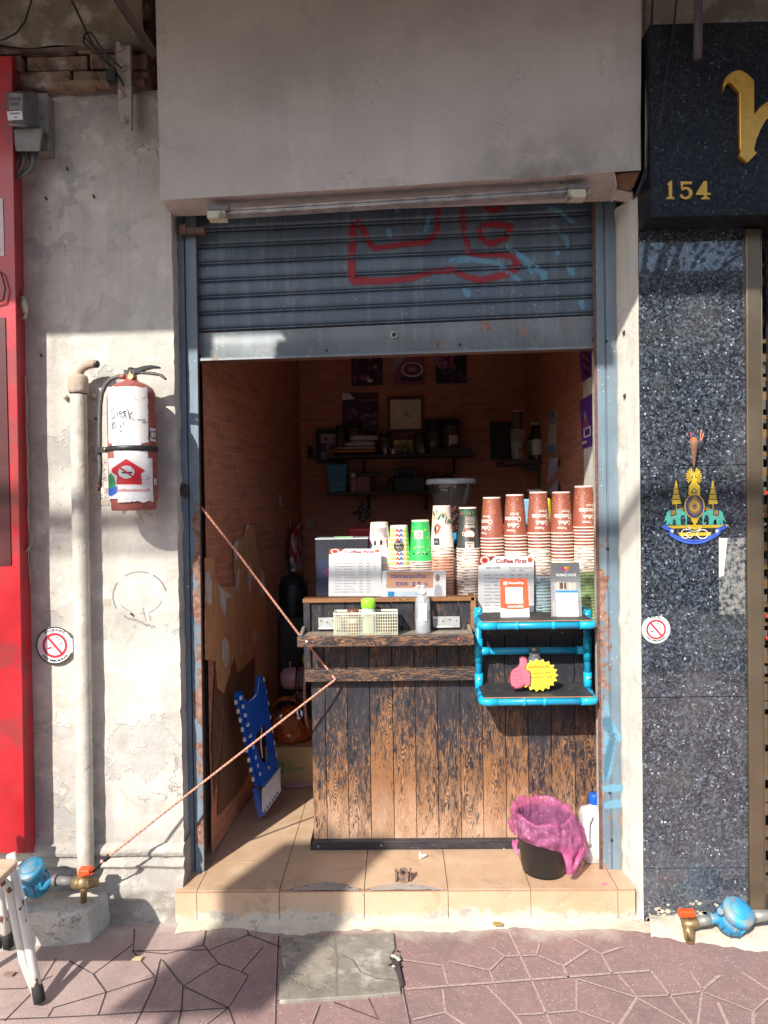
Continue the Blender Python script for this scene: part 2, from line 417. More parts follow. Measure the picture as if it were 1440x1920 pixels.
def m_clear(name, tint=(.93, .95, .97), refl=.10, veil=.06, rough=.03):
    # thin clear plastic: mostly see-through with a sheen and a faint milky veil
    g = G(name); fr = g.math('ADD', .035, g.math('MULTIPLY', g.math('POWER', g.n('LayerWeight', Blend=.5).outputs['Facing'], 4), .45))
    t_ = g.n('BsdfTransparent', Color=(*tint, 1)); gl = g.n('BsdfGlossy', Color=(1, 1, 1, 1), Roughness=rough); df = g.n('BsdfDiffuse', Color=(.8, .82, .85, 1))
    a = g.n('MixShader', i0=veil, i1=t_.outputs[0], i2=df.outputs[0]); b = g.n('MixShader', i0=g.math('ADD', fr, refl * .3, clamp=True), i1=a.outputs[0], i2=gl.outputs[0])
    g.t.links.new(b.outputs[0], g.out.inputs[0]); return g.m
# ================================================================ the setting
V = Vector
YW = .06; SILL = .116
M_pl = m_plaster('plaster', low=(-.02, .34, (.24, .21, .18)))
M_pier = m_plaster('pier plaster', base=(.70, .67, .60), dark=(.60, .57, .50), peel=.72, peelc=(.60, .50, .34), seed=3.1)
M_conc = m_plaster('concrete', base=(.46, .44, .40), dark=(.36, .34, .31), peel=.64, peelc=(.28, .26, .24), seed=7.7)
M_pav = m_paver('paver'); M_pavg = m_plaster('grey slab', base=(.27, .24, .195), dark=(.17, .15, .125), peel=.60, peelc=(.36, .31, .24), seed=2.2)
M_tile = m_tile('floor tile'); M_riser = m_tile('riser tile', (.56, .38, .24), 1)
M_gran = m_granite('granite')
M_grout = pm('grout', (.12, .08, .06), .9, sc_=60); M_jl = pm('joint light', (.44, .32, .285), .9, sc_=90, var=.35); M_jd = pm('joint dark', (.07, .05, .05), .9)
M_white = pm('white plastic', (.74, .73, .68), .4, sc_=60, var=.06)
M_black = pm('black plastic', (.014, .014, .016), .38)
M_dark = pm('dark paint', (.02, .018, .018), .6)

# ground to the horizon
g_ = MB(); g_.quad(V((-400, -400, -.16)), V((400, -400, -.16)), V((400, 400, -.16)), V((-400, 400, -.16)))
structure(g_.build('road', pm('asphalt', (.06, .06, .062), .9, sc_=4, var=.3, bump=.002)))
# pavement with its joint pattern
pv = MB(); pv.box(-6, 7, -3.6, .02, -.15, 0, 0)
# curved loose strip of mortar along the wall foot
def joint(pts, w_=.005, mat=1, z=.0012):
    pv.stroke([PZ(a, b, 0) for a, b in pts], w_, (0, 0, 1), z, mat)
JL = [ # traced in photo pixels, lines run past the frame
 [(953, 1745), (998, 1841), (1035, 1925), (1110, 2100)], [(760, 1855), (1220, 1820)], [(1220, 1820), (1300, 1925), (1400, 2060)],
 [(750, 1799), (830, 1811), (840, 1850)], [(841, 1802), (918, 1820), (925, 1840)], [(922, 1776), (945, 1793), (918, 1820)], [(945, 1793), (978, 1792), (1006, 1791), (1013, 1764)],
 [(1006, 1791), (1056, 1812), (1066, 1833)], [(1056, 1812), (1103, 1781)], [(1076, 1762), (1127, 1789), (1148, 1826)], [(1127, 1789), (1165, 1776)],
 [(1160, 1829), (1194, 1869), (1260, 1866), (1317, 1859)], [(1080, 1835), (1192, 1870), (1290, 1925)], [(1081, 1836), (1081, 1895), (1010, 1901), (965, 1903), (912, 1849)],
 [(1081, 1895), (1150, 1920), (1200, 1960)], [(1194, 1872), (1160, 1925)], [(1293, 1822), (1317, 1856), (1308, 1925)], [(1317, 1856), (1350, 1829)], [(1320, 1861), (1412, 1897), (1440, 1872)],
 [(1412, 1897), (1412, 1960)], [(1390, 1823), (1450, 1862)], [(830, 1855), (835, 1898), (775, 1912)], [(835, 1898), (890, 1935)], [(965, 1903), (1005, 1960)], [(1346, 1880), (1400, 2000)]]
JD = [
 [(387, 1742), (381, 1772), (410, 1807), (343, 1849), (304, 1800)], [(381, 1772), (310, 1789), (248, 1783)], [(463, 1744), (466, 1753), (525, 1776)], [(466, 1753), (392, 1781), (250, 1783), (252, 1742)],
 [(493, 1776), (452, 1822), (410, 1807)], [(452, 1822), (465, 1830), (428, 1890), (343, 1849)], [(301, 1798), (290, 1845), (262, 1905), (235, 1960)], [(343, 1849), (340, 1895), (330, 1935)],
 [(428, 1890), (340, 1896), (268, 1898), (184, 1904), (105, 1908), (0, 1912)], [(428, 1890), (445, 1935)], [(248, 1783), (290, 1831)], [(175, 1827), (199, 1861), (184, 1904)], [(130, 1802), (175, 1827), (250, 1770)],
 [(105, 1798), (72, 1850), (8, 1915)], [(199, 1861), (100, 1890), (90, 1907)], [(290, 1832), (199, 1861)], [(522, 1755), (519, 1830), (516, 1935)], [(428, 1890), (370, 1935)],
 [(0, 1855), (45, 1854), (98, 1830)], [(519, 1877), (600, 1870), (750, 1862)], [(600, 1885), (585, 1925)], [(626, 1880), (710, 1912), (690, 1870)], [(750, 1790), (757, 1860), (770, 1925)]]
for q in JL: joint(q, .0065 if len(q) != 2 else .009, 1); 
for q in JL: joint([(a + 1.6, b + 2.2) for a, b in q], .0022, 2, .0006)  # thin dark line beside each pale joint, groove shade painted on
for q in JD: joint(q, .0050, 2); joint([(a - 1.6, b - 1.2) for a, b in q], .004, 1, .0004)  # pale line beside each dark joint is a painted groove highlight
structure(pv.build('pavement', [M_pav, M_jl, M_jd]))
# grey replacement slab set in the paving, with a chipped right edge
sp = MB()
ol = [(528, 1757), (640, 1752), (738, 1748), (741, 1776), (731, 1795), (746, 1815), (752, 1860), (690, 1866), (600, 1872), (524, 1876), (524, 1830), (535, 1817), (529, 1795)]
sp.ext([PZ(a, b, .010) for a, b in ol], (0, 0, -.02), 0)
sp.stroke([PZ(a, b, .0112) for a, b in [(640, 1790), (662, 1800), (676, 1822), (705, 1834), (744, 1838)]], .0025, (0, 0, 1), 0, 2); sp.stroke([PZ(a, b, .0112) for a, b in [(627, 1757), (631, 1800), (630, 1868)]], .006, (0, 0, 1), 0, 1)
sp.ext([PZ(a, b, .0118) for a, b in [(735, 1790), (748, 1800), (758, 1845), (750, 1850), (742, 1822), (733, 1806)]], (0, 0, -.005), 2)
structure(sp.build('paving_slab', [M_pavg, pm('slab groove', (.2, .18, .15), .9), M_jd], bevel=.003))

# mortar fillet between pavement and buildings
fl = MB()
def fillet(u, v):
    x = -.80 + u * 1.76; n_ = noise.noise(V((x * 9, v * 2, 0))) * .010
    return V((x, -.0 - (.055 + .04 * noise.noise(V((x * 4, 3, 0))) + .016 * noise.noise(V((x * 27, 3, 0)))) * (1 - v) + .03 * v, .001 + (.022 + n_) * v ** 1.5))
fl.grid(fillet, 120, 6, 0)
def apron(u, v):
    x = .86 + u * 1.4; d = .12 + .07 * noise.noise(V((x * 5, 1, 0))) + .02 * noise.noise(V((x * 31, 1, 0))) + .04 * math.sin(x * 6)
    n_ = noise.noise(V((x * 14, v * 5, 0))) * .004
    return V((x - .02 * (1 - v), -.02 - d * (1 - v), .001 + .030 * math.sin(v * 1.57) ** .8 + n_ * v))
fl.grid(apron, 90, 16, 0)
structure(fl.build('mortar_fillet', m_plaster('mortar', base=(.60, .53, .42), dark=(.50, .44, .34), peel=.7, seed=4.4), solid=0))

# ---------------- shop floor and tiled doorstep
fx = [P(p, 1672, 0).x for p in (328, 369, 524, 683, 840, 995, 1158, 1191)]
fy = [-.0, .17, .33, .49, .65, .81, .97, 1.13, 1.29, 1.45, 1.61, 1.77, 1.93, 2.2]
fy = [0, .195, .50, .80, 1.10, 1.40, 1.70, 2.2]
fb = MB(); fb.box(fx[0] + .002, fx[-1] - .002, -.0032, -.001, SILL - .0068, SILL - .0035, 2); fb.box(fx[0] + .004, fx[-1] - .004, .006, 2.2, 0.0, SILL - .004, 1); fb.box(-.9, fx[0] + .01, .17, 2.2, 0, SILL - .004, 1); fb.box(fx[-1] - .02, 1.0, .17, 2.2, 0, SILL - .004, 1)
xs = [-.9] + fx + [1.0]
for j in range(len(fy) - 1):
    for i in range(len(xs) - 1):
        if j == 0 and (i == 0 or i == len(xs) - 2): continue
        a, b = xs[i] + .0014, xs[i + 1] - .0014; c, d = fy[j] + (.0012 if j else .003), fy[j + 1] - .0012
        if j == 0 and i in (3, 4):     # the broken nosing in the middle
            n = 16; pts = []
            for k in range(n + 1):
                x = a + (b - a) * k / n; t = (x - xs[3]) / (xs[5] - xs[3])
                ch = .050 * max(0, math.sin((t - .04) * 2.1 * math.pi)) * (1 if t < .5 else 0) + (.042 * max(0, math.sin((t - .5) * 2 * math.pi)) if t >= .5 else 0)
                ch += .006 * noise.noise(V((x * 40, 0, 0))) if ch > .002 else 0
                pts.append((x, c + max(0, ch), SILL))
            pts += [(b, d, SILL), (a, d, SILL)]
            fb.ext([V(p) for p in pts], (0, 0, -.006), 0, 2)
        else: fb.box(a, b, c, d, SILL - .006, SILL, 0)
structure(fb.build('shop_floor', [M_tile, M_grout, pm('tile biscuit', (.40, .22, .14), .9)]))
rs = MB(); rx = [fx[0], fx[1], fx[2], fx[3], fx[4], fx[5], fx[6], fx[7]]
rs.box(fx[0] + .001, fx[-1] - .001, .003, .02, .001, SILL - .008, 1)
for i in range(7): rs.box(rx[i] + .0012, rx[i + 1] - .0012, -.003, .003, .002, SILL - .007, 0)
tag(rs.build('doorstep', [M_riser, M_grout]), 'beige tiled doorstep riser with mortar smeared along its foot', 'step')
cf = MB()    # rough concrete showing where the nosing broke
for px0, px1, h in ((540, 683, .9), (686, 838, 1)):
    n = 30
    def rf(u, v, a=P(px0, 1672, 0).x, b=P(px1, 1672, 0).x):
        x = a + (b - a) * u; e = math.sin(math.pi * u) ** .5
        return V((x, .001 + .055 * v, SILL - .006 + (.005 * (1 - v * .2) + .005 * noise.noise(V((x * 60, v * 4, 1)))) * e))
    cf.grid(rf, n, 5, 0)
tag(cf.build('broken_nosing', m_plaster('nosing concrete', base=(.42, .37, .32), dark=(.32, .27, .23), peel=.7, seed=5)), 'broken edge of the doorstep with rough grey concrete showing', 'broken edge')

# ---------------- left plaster wall
pw = thing('plaster_wall', 'stained cream plaster wall left of the shutter with peeling patches', 'wall', (-1.1, YW, 0))
XR = P(324, 500, YW).x
def edge_x(z): return P(322, 450, YW).x + (P(345, 1590, YW).x - P(322, 450, YW).x) * (2.44 - z) / 2.2
ZT = 2.985
def wf(u, v):
    z = .23 + (ZT - .23) * v; xr = edge_x(z) + .006 * noise.noise(V((z * 13, 1, 0))) + .003 * noise.noise(V((z * 60, 1, 0)))
    x = -3.2 + (xr + 3.2) * u ** .5
    return V((x, YW + .004 * noise.noise(V((x * 3, z * 3, 0))) + .0015 * noise.noise(V((x * 18, z * 18, 4))), z))
b = MB(); b.grid(wf, 120, 150, 0)
def wr(u, v):
    p = wf(1, v); return V((p.x - .004 * u, p.y + .14 * u, p.z))
b.grid(wr, 3, 150, 0); b.build('wall_face', M_pl, pw)
prof = [(.0, .262), (-.010, .258), (-.022, .250), (-.026, .236), (-.022, .222), (-.010, .214), (-.010, .206), (-.020, .198), (-.026, .186), (-.012, .170), (-.018, .155), (-.034, .140), (-.046, .118), (-.050, .08), (-.052, .03), (-.058, -.01)]
def mo(u, v):
    k = v * (len(prof) - 1); i = min(int(k), len(prof) - 2); f = k - i
    dy = prof[i][0] * (1 - f) + prof[i + 1][0] * f; z = prof[i][1] * (1 - f) + prof[i + 1][1] * f
    xe = edge_x(.3) + .004 + max(0, (.2 - z)) * .02; x = -3.2 + (xe + 3.2) * u ** .5
    r_ = .010 if z < .12 else .004
    return V((x, YW + dy + r_ * noise.noise(V((x * 12, z * 25, 0))) + .003 * noise.noise(V((x * 50, z * 50, 0))), z + .003 * noise.noise(V((x * 8, z * 5, 3)))))
b = MB(); b.grid(mo, 200, 60, 0)
def mr(u, v):
    p = mo(1, v); return V((p.x, p.y + u * (.16 - (p.y - YW)), p.z))
b.grid(mr, 2, 60, 0); b.build('base_moulding', M_pl, pw)
# faint stencil arcs and smudges left on the plaster
b = MB()
def wp(px, py):
    q = P(px, py, YW - .001); q.y = YW + .004 * noise.noise(V((q.x * 3, q.z * 3, 0))) + .0015 * noise.noise(V((q.x * 18, q.z * 18, 4))) - .0009; return q
for a0, a1, cx, cy, rx_, ry_, wd in ((150, 215, 262, 1118, 50, 46, .006), (235, 292, 262, 1118, 50, 46, .004), (300, 350, 262, 1118, 50, 46, .007), (20, 70, 262, 1112, 44, 40, .003), (110, 150, 262, 1110, 44, 40, .003)):
    b.stroke([wp(cx + rx_ * math.cos(R(t)) + random.uniform(-.8, .8), cy + ry_ * math.sin(R(t))) for t in range(a0, a1, 4)], wd, (0, -1, 0), 0, 0)
for k in range(34):
    x = 232 + k * 1.75; y = 1156 + k * .62 + random.uniform(-2, 2)
    b.stroke([wp(x, y - 2), wp(x + 1.2, y + 2)], .0022, (0, -1, 0), 0, 0)
for pts in ([(268, 1140), (270, 1150), (274, 1166)], [(280, 1152), (283, 1164)], [(263, 1150), (272, 1149)]):
    b.stroke([wp(*q) for q in pts], .003, (0, -1, 0), 0, 0)
b.build('stencil_marks', pm('worn stencil paint', (.27, .27, .27), .9, var=.5, sc_=200), pw)
b = MB()
for (x0, y0, x1, y1) in ((185, 937, 205, 948), (192, 1123, 208, 1136)): 
    p = wp(x0, y0); q = wp(x1, y1); b.box(p.x, q.x, p.y - .0005, p.y + .001, q.z, p.z, 0)
b.build('tape_scrap', pm('old tape', (.42, .37, .29), .7), pw)
b = MB()   # old nails and plugs
for (x, y) in ((127, 320), (87, 375), (176, 371), (180, 787), (77, 668), (246, 1152), (228, 942)):
    p = wp(x, y); b.tube([p + V((0, .01, 0)), p + V((.003, -.012, .004))], .004, 8, 0)
b.build('nail', pm('rusty iron', (.10, .055, .035), .8), pw)
# exposed brick and cracked render over the wall
eb = thing('exposed_brickwork', 'dark crumbling brickwork and broken render above the plaster wall', 'brickwork', (-1.1, YW, 2.98))
b = MB(); random.seed(3)
for r_ in range(6):
    z0 = 2.985 + r_ * .062; x = -3.0 + (r_ % 2) * .1; yo = -.02 - (.02 if r_ < 2 else 0)
    while x < -.88:
        L = random.uniform(.17, .22)
        if not (r_ >= 3 and random.random() < .3):
            T = Matrix.Translation(V((x, YW + yo + random.uniform(-.012, .012), z0 + random.uniform(-.004, .004)))) @ Matrix.Rotation(random.uniform(-.03, .03), 4, 'Y') @ Matrix.Rotation(random.uniform(-.05, .05), 4, 'Z')
            b.box(0, min(L, -.86 - x), 0, .12, 0, .052, 0, T)
        x += L + .012
M_obrick = m_plaster('old brick', base=(.22, .105, .075), dark=(.13, .07, .05), peel=.56, peelc=(.30, .22, .14), seed=1.2)
b.build('brick', M_obrick, eb, bevel=.006, seg=2)['kind'] = 'stuff'
b = MB()
def rend(u, v):
    x = -3.0 + 2.13 * u; z = 3.12 + .33 * v + (.02 * noise.noise(V((x * 6, 0, 0))) if v < .02 else 0)
    return V((x, YW - .045 + .030 * noise.noise(V((x * 2.2, z * 3.1, 2))) + .012 * noise.noise(V((x * 9, z * 9, 2))), z))
b.grid(rend, 110, 40, 0); b.grid(lambda u, v: V((rend(u, 0).x, YW - .045 + v * .12, 3.12 + .02 * noise.noise(V((rend(u, 0).x * 6, 0, 0))))), 110, 2, 0)
b.box(-3.2, -.86, YW + .03, YW + .2, 2.95, 3.445, 1)
b.build('cracked_render', [m_plaster('old render', base=(.27, .235, .17), dark=(.17, .14, .10), peel=.55, peelc=(.30, .17, .12), seed=6.1), M_obrick], eb)
b = MB()
def led(u, v):
    a = v * 3.14; x = -3.0 + 2.13 * u
    return V((x, YW - .01 - .035 * math.sin(a) - .012 * noise.noise(V((x * 11, a, 0))), 2.975 + .035 * (1 - math.cos(a)) / 2 * 1.2 + .006 * noise.noise(V((x * 20, a, 3)))))
b.grid(led, 140, 8, 0); b.build('ledge', M_obrick, eb)

# ---------------- plaster pier right of the shutter
pr_ = thing('plaster_pier', 'narrow white plaster pier between the right shutter rail and the dark granite', 'pier', (.83, .02, 0))
b = MB()
def pf(u, v):
    yy = 1742 - v * 1375; z = P(1180, yy, 0).z
    xa = 1170 - (1742 - yy) * (14 / 1300); xb = 1207 - (1742 - yy) * (11 / 1300)
    A = P(xa, yy, .115); B = P(xb, yy, -.018); z = z if v > 0 else 0
    uu = u; y = .115 - .133 * (uu ** .8)
    x = A.x + (B.x - A.x) * uu
    n_ = .004 * noise.noise(V((x * 30, z * 9, 0))) + (.010 * max(0, noise.noise(V((5, z * 22, 0)))) if u < .25 else 0)
    fl_ = .06 * max(0, .16 - z) * (1 - u)
    return V((x - (.012 * max(0, noise.noise(V((2, z * 12, 7)))) if u < .1 else 0) - fl_, y + n_, z))
b.grid(pf, 14, 170, 0)
b.grid(lambda u, v: V((pf(0, v).x + .0, pf(0, v).y + .12 * u, pf(0, v).z)), 2, 170, 1, flip=True)
b.build('pier_face', [M_pier, pm('old cream paint', (.58, .48, .30), .8)], pr_)
b = MB()
for (x, y) in ((1169, 616), (1168, 738)):
    p = pf(.3, (1742 - y) / 1375); b.ball(p + V((0, 0, 0)), .009, 8, 0, (1, .5, 1.1))
b.build('plug_hole', M_dark, pr_)

# ---------------- sign box over the shutter
sb = thing('sign_box', 'large grey rendered sign box above the roller shutter with water stains', 'sign box', (0, -.05, 2.55))
TL = P(297, 375, -.04); BL = P(301, 376, -.04); BR = P(1201, 320, -.11); ZTOP = 3.449
def fr(u, v):
    a = BL.lerp(BR, u); xt = BL.x - .004 + (BR.x + .012 - BL.x + .004) * u
    x = a.x + (xt - a.x) * v; z = a.z + (ZTOP - a.z) * v
    return V((x, a.y + .004 * noise.noise(V((x * 2, z * 2, 5))) - (.006 * noise.noise(V((x * 2.5, z * 6, 1))) if v < .3 else 0), z))
g = G('stained render'); nb = g.noise(2.5, 6, .6); x, y, z = g.xyz()
c = g.mix(g.rng(nb, .35, .68), (.60, .555, .505), (.48, .445, .405))
c = g.mix(g.math('MULTIPLY', g.rng(g.noise(1, 6, .68, g.scale(g.pos, (11, 11, .9))), .47, .74), .28), c, (.35, .33, .31))
ckv = g.n('TexVoronoi', _p={'feature': 'DISTANCE_TO_EDGE'}, Vector=g.vadd(g.scale(g.pos, (1, 1, .8)), g.scale(g.noise(7, 5, .7, color=True), (.3, .3, .3))), Scale=1.7).outputs['Distance']
c = g.mix(g.math('MULTIPLY', g.math('MULTIPLY', g.rng(ckv, 0, .004, 1, 0), g.rng(g.noise(2, 3), .5, .56)), .6), c, (.2, .18, .16))
c = g.mix(g.math('MULTIPLY', g.rng(g.noise(3.7, 8, .74, g.vadd(g.pos, (4, 0, 6)), dist=.4), .52, .62), .30), c, (.36, .33, .30))
stz = g.rng(g.math('ADD', z, g.math('MULTIPLY', x, -.05)), 2.50, 2.80, 1, 0)
xk = g.math('MULTIPLY', g.rng(x, .15, .42), g.rng(x, .55, .80, 1, .4))
stn = g.math('MULTIPLY', g.math('MULTIPLY', stz, xk), g.rng(g.noise(6, 7, .7), .36, .60))
c = g.mix(g.math('MULTIPLY', stn, .85), c, (.15, .13, .115))
c = g.mix(g.math('MULTIPLY', g.rng(g.noise(110, 4, .7), .64, .74), .5), c, (.20, .19, .18))
stn2 = g.math('MULTIPLY', g.math('MULTIPLY', g.rng(z, 3.0, 3.2), g.rng(x, .55, .75)), g.rng(g.noise(1, 5, .7, g.scale(g.pos, (3, 3, 18))), .42, .62))
c = g.mix(g.math('MULTIPLY', stn2, .6), c, (.34, .22, .14))
M_sign = g.end(c, .8, 0, g.bump(g.math('ADD', g.noise(60, 5, .7), g.math('MULTIPLY', g.noise(5, 5), 2)), .004, .6))
b = MB(); b.grid(fr, 40, 60, 0)
bk = .16
b.grid(lambda u, v: V((fr(0, v).x, fr(0, v).y + u * bk, fr(0, v).z)), 3, 60, 0, flip=True)
b.grid(lambda u, v: V((fr(1, v).x, fr(1, v).y + u * (bk + .06), fr(1, v).z)), 3, 60, 0)
b.build('front_panel', M_sign, sb)
M_soff = m_plaster('soffit paint', base=(.62, .55, .51), dark=(.54, .47, .43), peel=.66, peelc=(.25, .12, .08), seed=8.3)
b = MB()
SB0 = P(326, 406, .10); SB1 = P(1150, 377, .10)
a0, a1 = BL, P(1152, 323, -.105)
b.hexa([a0 + V((0, 0, .0)), a1, a1 + V((0, 0, .03)), a0 + V((0, 0, .03)), SB0, SB1, SB1 + V((0, 0, .09)), SB0 + V((0, 0, .09))], 0)
b.build('soffit_board', M_soff, sb)
b = MB()    # warped broken boards at the right end
def q3(l): return [P(a, b_, y_) for a, b_, y_ in l]
b.ext(q3([(1152, 328, -.07), (1200, 322, -.10), (1187, 352, -.05), (1180, 358, -.03), (1158, 352, -.02)]), (0, .006, .012), 1)
b.ext(q3([(1150, 325, -.10), (1154, 348, -.04), (1146, 379, .06), (1142, 370, .05), (1146, 340, -.02)]), (.006, 0, 0), 0)
b.ext(q3([(1156, 355, -.02), (1187, 362, -.02), (1183, 381, .04), (1150, 376, .05)]), (0, .004, .01), 0)
b.build('broken_board', [M_soff, pm('bare wood', (.27, .14, .09), .8, stretch=(3, 20, 20), sc_=8, var=.4)], sb)
# wall behind / above the shutter so the shop is closed
hw = MB(); hw.box(-.86, .90, .19, .30, 2.46, 3.44); tag(hw.build('lintel_wall', M_conc), 'concrete lintel wall hidden behind the big grey sign box', 'wall')

# ---------------- unseen canopy slab above the frame, its edge shaped for the shade line
cn = thing('canopy', 'concrete canopy slab projecting over the pavement above the shop front', 'canopy', (0, -1, 3.45))
b = MB(); b.box(-5, 6, -1.404, .3, 3.45, 3.6); b.box(-5, -1.525, -1.524, -1.404, 3.45, 3.6); b.box(-1.21, 6, -1.524, -1.404, 3.45, 3.6); b.build('slab', M_conc, cn)  # gap cut in the front edge lets sun onto the shutter bar
b = MB(); b.tube([(-1.24, -1.484, 3.41), (-.63, -1.484, 3.395), (-.03, -1.484, 3.41)], .062, 14, 0); b.build('shade_roll', pm('canvas', (.25, .3, .22), .8), cn)  # unseen roll, added to drop the shadow edge over the shutter
up_ = MB(); up_.box(-5, 6, .0, .6, 3.6, 9); tag(up_.build('upper_storey', M_conc), 'plain upper storey wall above the canopy', 'wall')

# ---------------- room behind the shutter
LW0 = V((-.748, .25, 0)); LW1 = V((-.60, 2.1, 0)); LN = V((LW1.y - LW0.y, -(LW1.x - LW0.x), 0)).normalized()
RW0 = V((.814, .175, 0)); RW1 = V((.814, 2.1, 0)); RN = V((-(RW1.y - RW0.y), (RW1.x - RW0.x), 0)).normalized()
YB = 2.0
def PL(px, py, off=.002): return PP(px, py, LW0 + LN * off, LN)
def PR(px, py, off=.002): return PP(px, py, RW0 + RN * off, RN)
def PB(px, py, off=.002): return P(px, py, YB - off)
M_bx = m_brickpaper('brick paper x', 0); M_by = m_brickpaper('brick paper y', 1)
M_ply = pm('torn plywood', (.58, .31, .14), .6, stretch=(1, 14, 2), sc_=6, var=.35)
M_tear = pm('torn paper', (.62, .54, .47), .8, sc_=20, var=.2)
lw = MB()
def lwf(u, v):
    q = LW0.lerp(LW1, u); z = .12 + 2.6 * v
    return V((q.x, q.y, z)) + LN * (.003 * noise.noise(V((q.y * 6, z * 6, 0))))
lw.grid(lwf, 30, 50, 0, flip=True)
def lpoly(pts, mat, off):
    q = []
    for i in range(len(pts)):
        a_, c_ = pts[i], pts[(i + 1) % len(pts)]; m_ = max(1, int(math.dist(a_, c_) / 5))
        for j in range(m_):
            x, y = a_[0] + (c_[0] - a_[0]) * j / m_, a_[1] + (c_[1] - a_[1]) * j / m_; q.append((x + 2.2 * noise.noise(V((x * .13, y * .13, off * 900))), y + 3.5 * noise.noise(V((x * .13, y * .13, 5)))))
    pts = q
    if 1: lw.add([PL(a, b_, off) for a, b_ in pts], [tuple(range(len(pts)))], mat)
lpoly([(384, 1046), (400, 1040), (404, 1086), (412, 1100), (430, 1100), (440, 1098), (441, 1080), (438, 1072), (437, 1020), (446, 1012), (455, 1008), (457, 996), (463, 985), (476, 985), (481, 1020), (487, 1060), (494, 1080), (500, 1120), (502, 1180), (504, 1230), (500, 1290), (480, 1300), (478, 1230), (446, 1262), (440, 1230), (420, 1300), (408, 1290), (404, 1240), (384, 1236)], 1, .0055)
for pts in ([(438, 1016), (446, 1014), (443, 1052), (440, 1048)], [(386, 1074), (392, 1070), (397, 1090), (398, 1118), (394, 1134), (386, 1126)], [(408, 1092), (416, 1106), (432, 1112), (433, 1120), (424, 1124), (424, 1140), (422, 1158), (416, 1140), (412, 1120)],
            [(447, 1062), (451, 1070), (449, 1088), (446, 1112), (443, 1100)], [(466, 1058), (473, 1060), (472, 1088), (470, 1116), (464, 1098)], [(488, 1066), (494, 1072), (497, 1100), (490, 1120), (488, 1096)],
            [(421, 1194), (428, 1200), (431, 1230), (425, 1254), (416, 1236), (415, 1208)], [(450, 1196), (457, 1220), (452, 1230)], [(474, 1178), (482, 1190), (480, 1206), (474, 1200)], [(462, 984), (467, 983), (463, 993)]):
    lpoly(pts, 2, .007)
lpoly([(440, 1224), (478, 1222), (503, 1230), (503, 1280), (496, 1340), (480, 1410), (452, 1480), (424, 1515), (408, 1530), (412, 1440), (418, 1380), (422, 1300)], 3, .0042)
lpoly([(404, 1236), (424, 1250), (420, 1310), (414, 1380), (410, 1440), (402, 1500), (398, 1400), (400, 1300)], 3, .0048)
tag(lw.build('brick_wall', [M_by, M_ply, M_tear, pm('damp plywood', (.17, .075, .04), .7, stretch=(1, 12, 2), sc_=6, var=.4)]), 'left shop wall of brick wallpaper torn away to plywood near the rope', 'wall')
b = MB(); b.grid(lambda u, v: V((-.66 + 1.55 * u, YB + .003 * noise.noise(V((u * 9, v * 15, 0))), .12 + 2.6 * v)), 30, 50, 0)
tag(b.build('brick_wall', M_bx), 'rear shop wall of reddish brick wallpaper behind the shelves and clock', 'wall')
b = MB()
ysp = PR(1110, 900).y; t_sp = .22
b.grid(lambda u, v: V((RW0.x + (RW1.x - RW0.x) * (t_sp + (1 - t_sp) * u), RW0.y + (RW1.y - RW0.y) * (t_sp + (1 - t_sp) * u), .12 + 2.6 * v)) + RN * .003 * noise.noise(V((u * 9, v * 15, 2))), 30, 50, 0)
b.grid(lambda u, v: V((RW0.x + (RW1.x - RW0.x) * t_sp * u, RW0.y + (RW1.y - RW0.y) * t_sp * u, .12 + 2.6 * v)) + RN * .002, 6, 50, 1)
tag(b.build('brick_wall', [M_by, M_pier]), 'right shop wall of brick wallpaper with a bare white strip at the front', 'wall')
b = MB(); b.box(-1.0, 1.1, .2, 2.3, 2.70, 2.80); structure(b.build('ceiling', pm('ceiling paint', (.60, .52, .45), .9)))
b = MB(); b.box(-.98, -.78, .19, 2.2, 0, 2.75); b.box(-.9, 1.0, 2.04, 2.14, 0, 2.75); b.box(.85, 1.0, .19, 2.2, 0, 2.75); b.box(.742, .86, .18, .20, SILL, 2.75)
tag(b.build('party_wall', M_conc), 'concrete party walls enclosing the little coffee room', 'wall')

# ---------------- street behind the camera (seen only mirrored in the granite and the glass)
def facade(x0, x1, h, colr, label, nwin):
    t = thing('shophouse', label, 'building', ((x0 + x1) / 2, -15, 0), 'shophouses across the street')
    m_ = pm('facade %s' % label[:6], colr, .8, sc_=3, bump=.002); gl = pm('far glass', (.03, .04, .05), .1, bump=0); fr_ = pm('far frame', (.5, .48, .42), .6)
    b = MB(); b.box(x0, x1, -22, -15, -.15, h); b.box(x0 - .0, x1, -15.05, -15, h, h + .35); b.build('wall', m_, t)
    for k in range(int(h // 3.1)):
        for i in range(nwin):
            cx = x0 + (i + .5) * (x1 - x0) / nwin; z = .6 + k * 3.1; b = MB(); b.box(cx - .8, cx + .8, -14.98, -14.94, z, z + 1.7, 0)
            for xx in (-.82, 0, .82): b.box(cx + xx - .04, cx + xx + .04, -14.96, -14.90, z - .05, z + 1.75, 1)
            b.box(cx - .9, cx + .9, -14.97, -14.8, z - .12, z - .04, 1); b.build('window', [gl, fr_], t)
    return t
facade(-9, -1.5, 6.2, (.45, .42, .36), 'cream shophouse across the street, left of the pink one', 3)
facade(-1.5, 5.5, 5.6, (.62, .44, .38), 'pink shophouse across the street behind the tree', 3)
facade(5.5, 13, 6.6, (.46, .28, .22), 'brick red shophouse across the street on the right', 3)
b = MB(); b.box(-14, 16, -15, -12.2, -.155, -.01); structure(b.build('far_pavement', pm('far paving', (.36, .33, .30), .9)))
tr = thing('street_tree', 'leafy street tree on the far pavement, mirrored in the granite', 'tree', (4.3, -10.5, -.1))
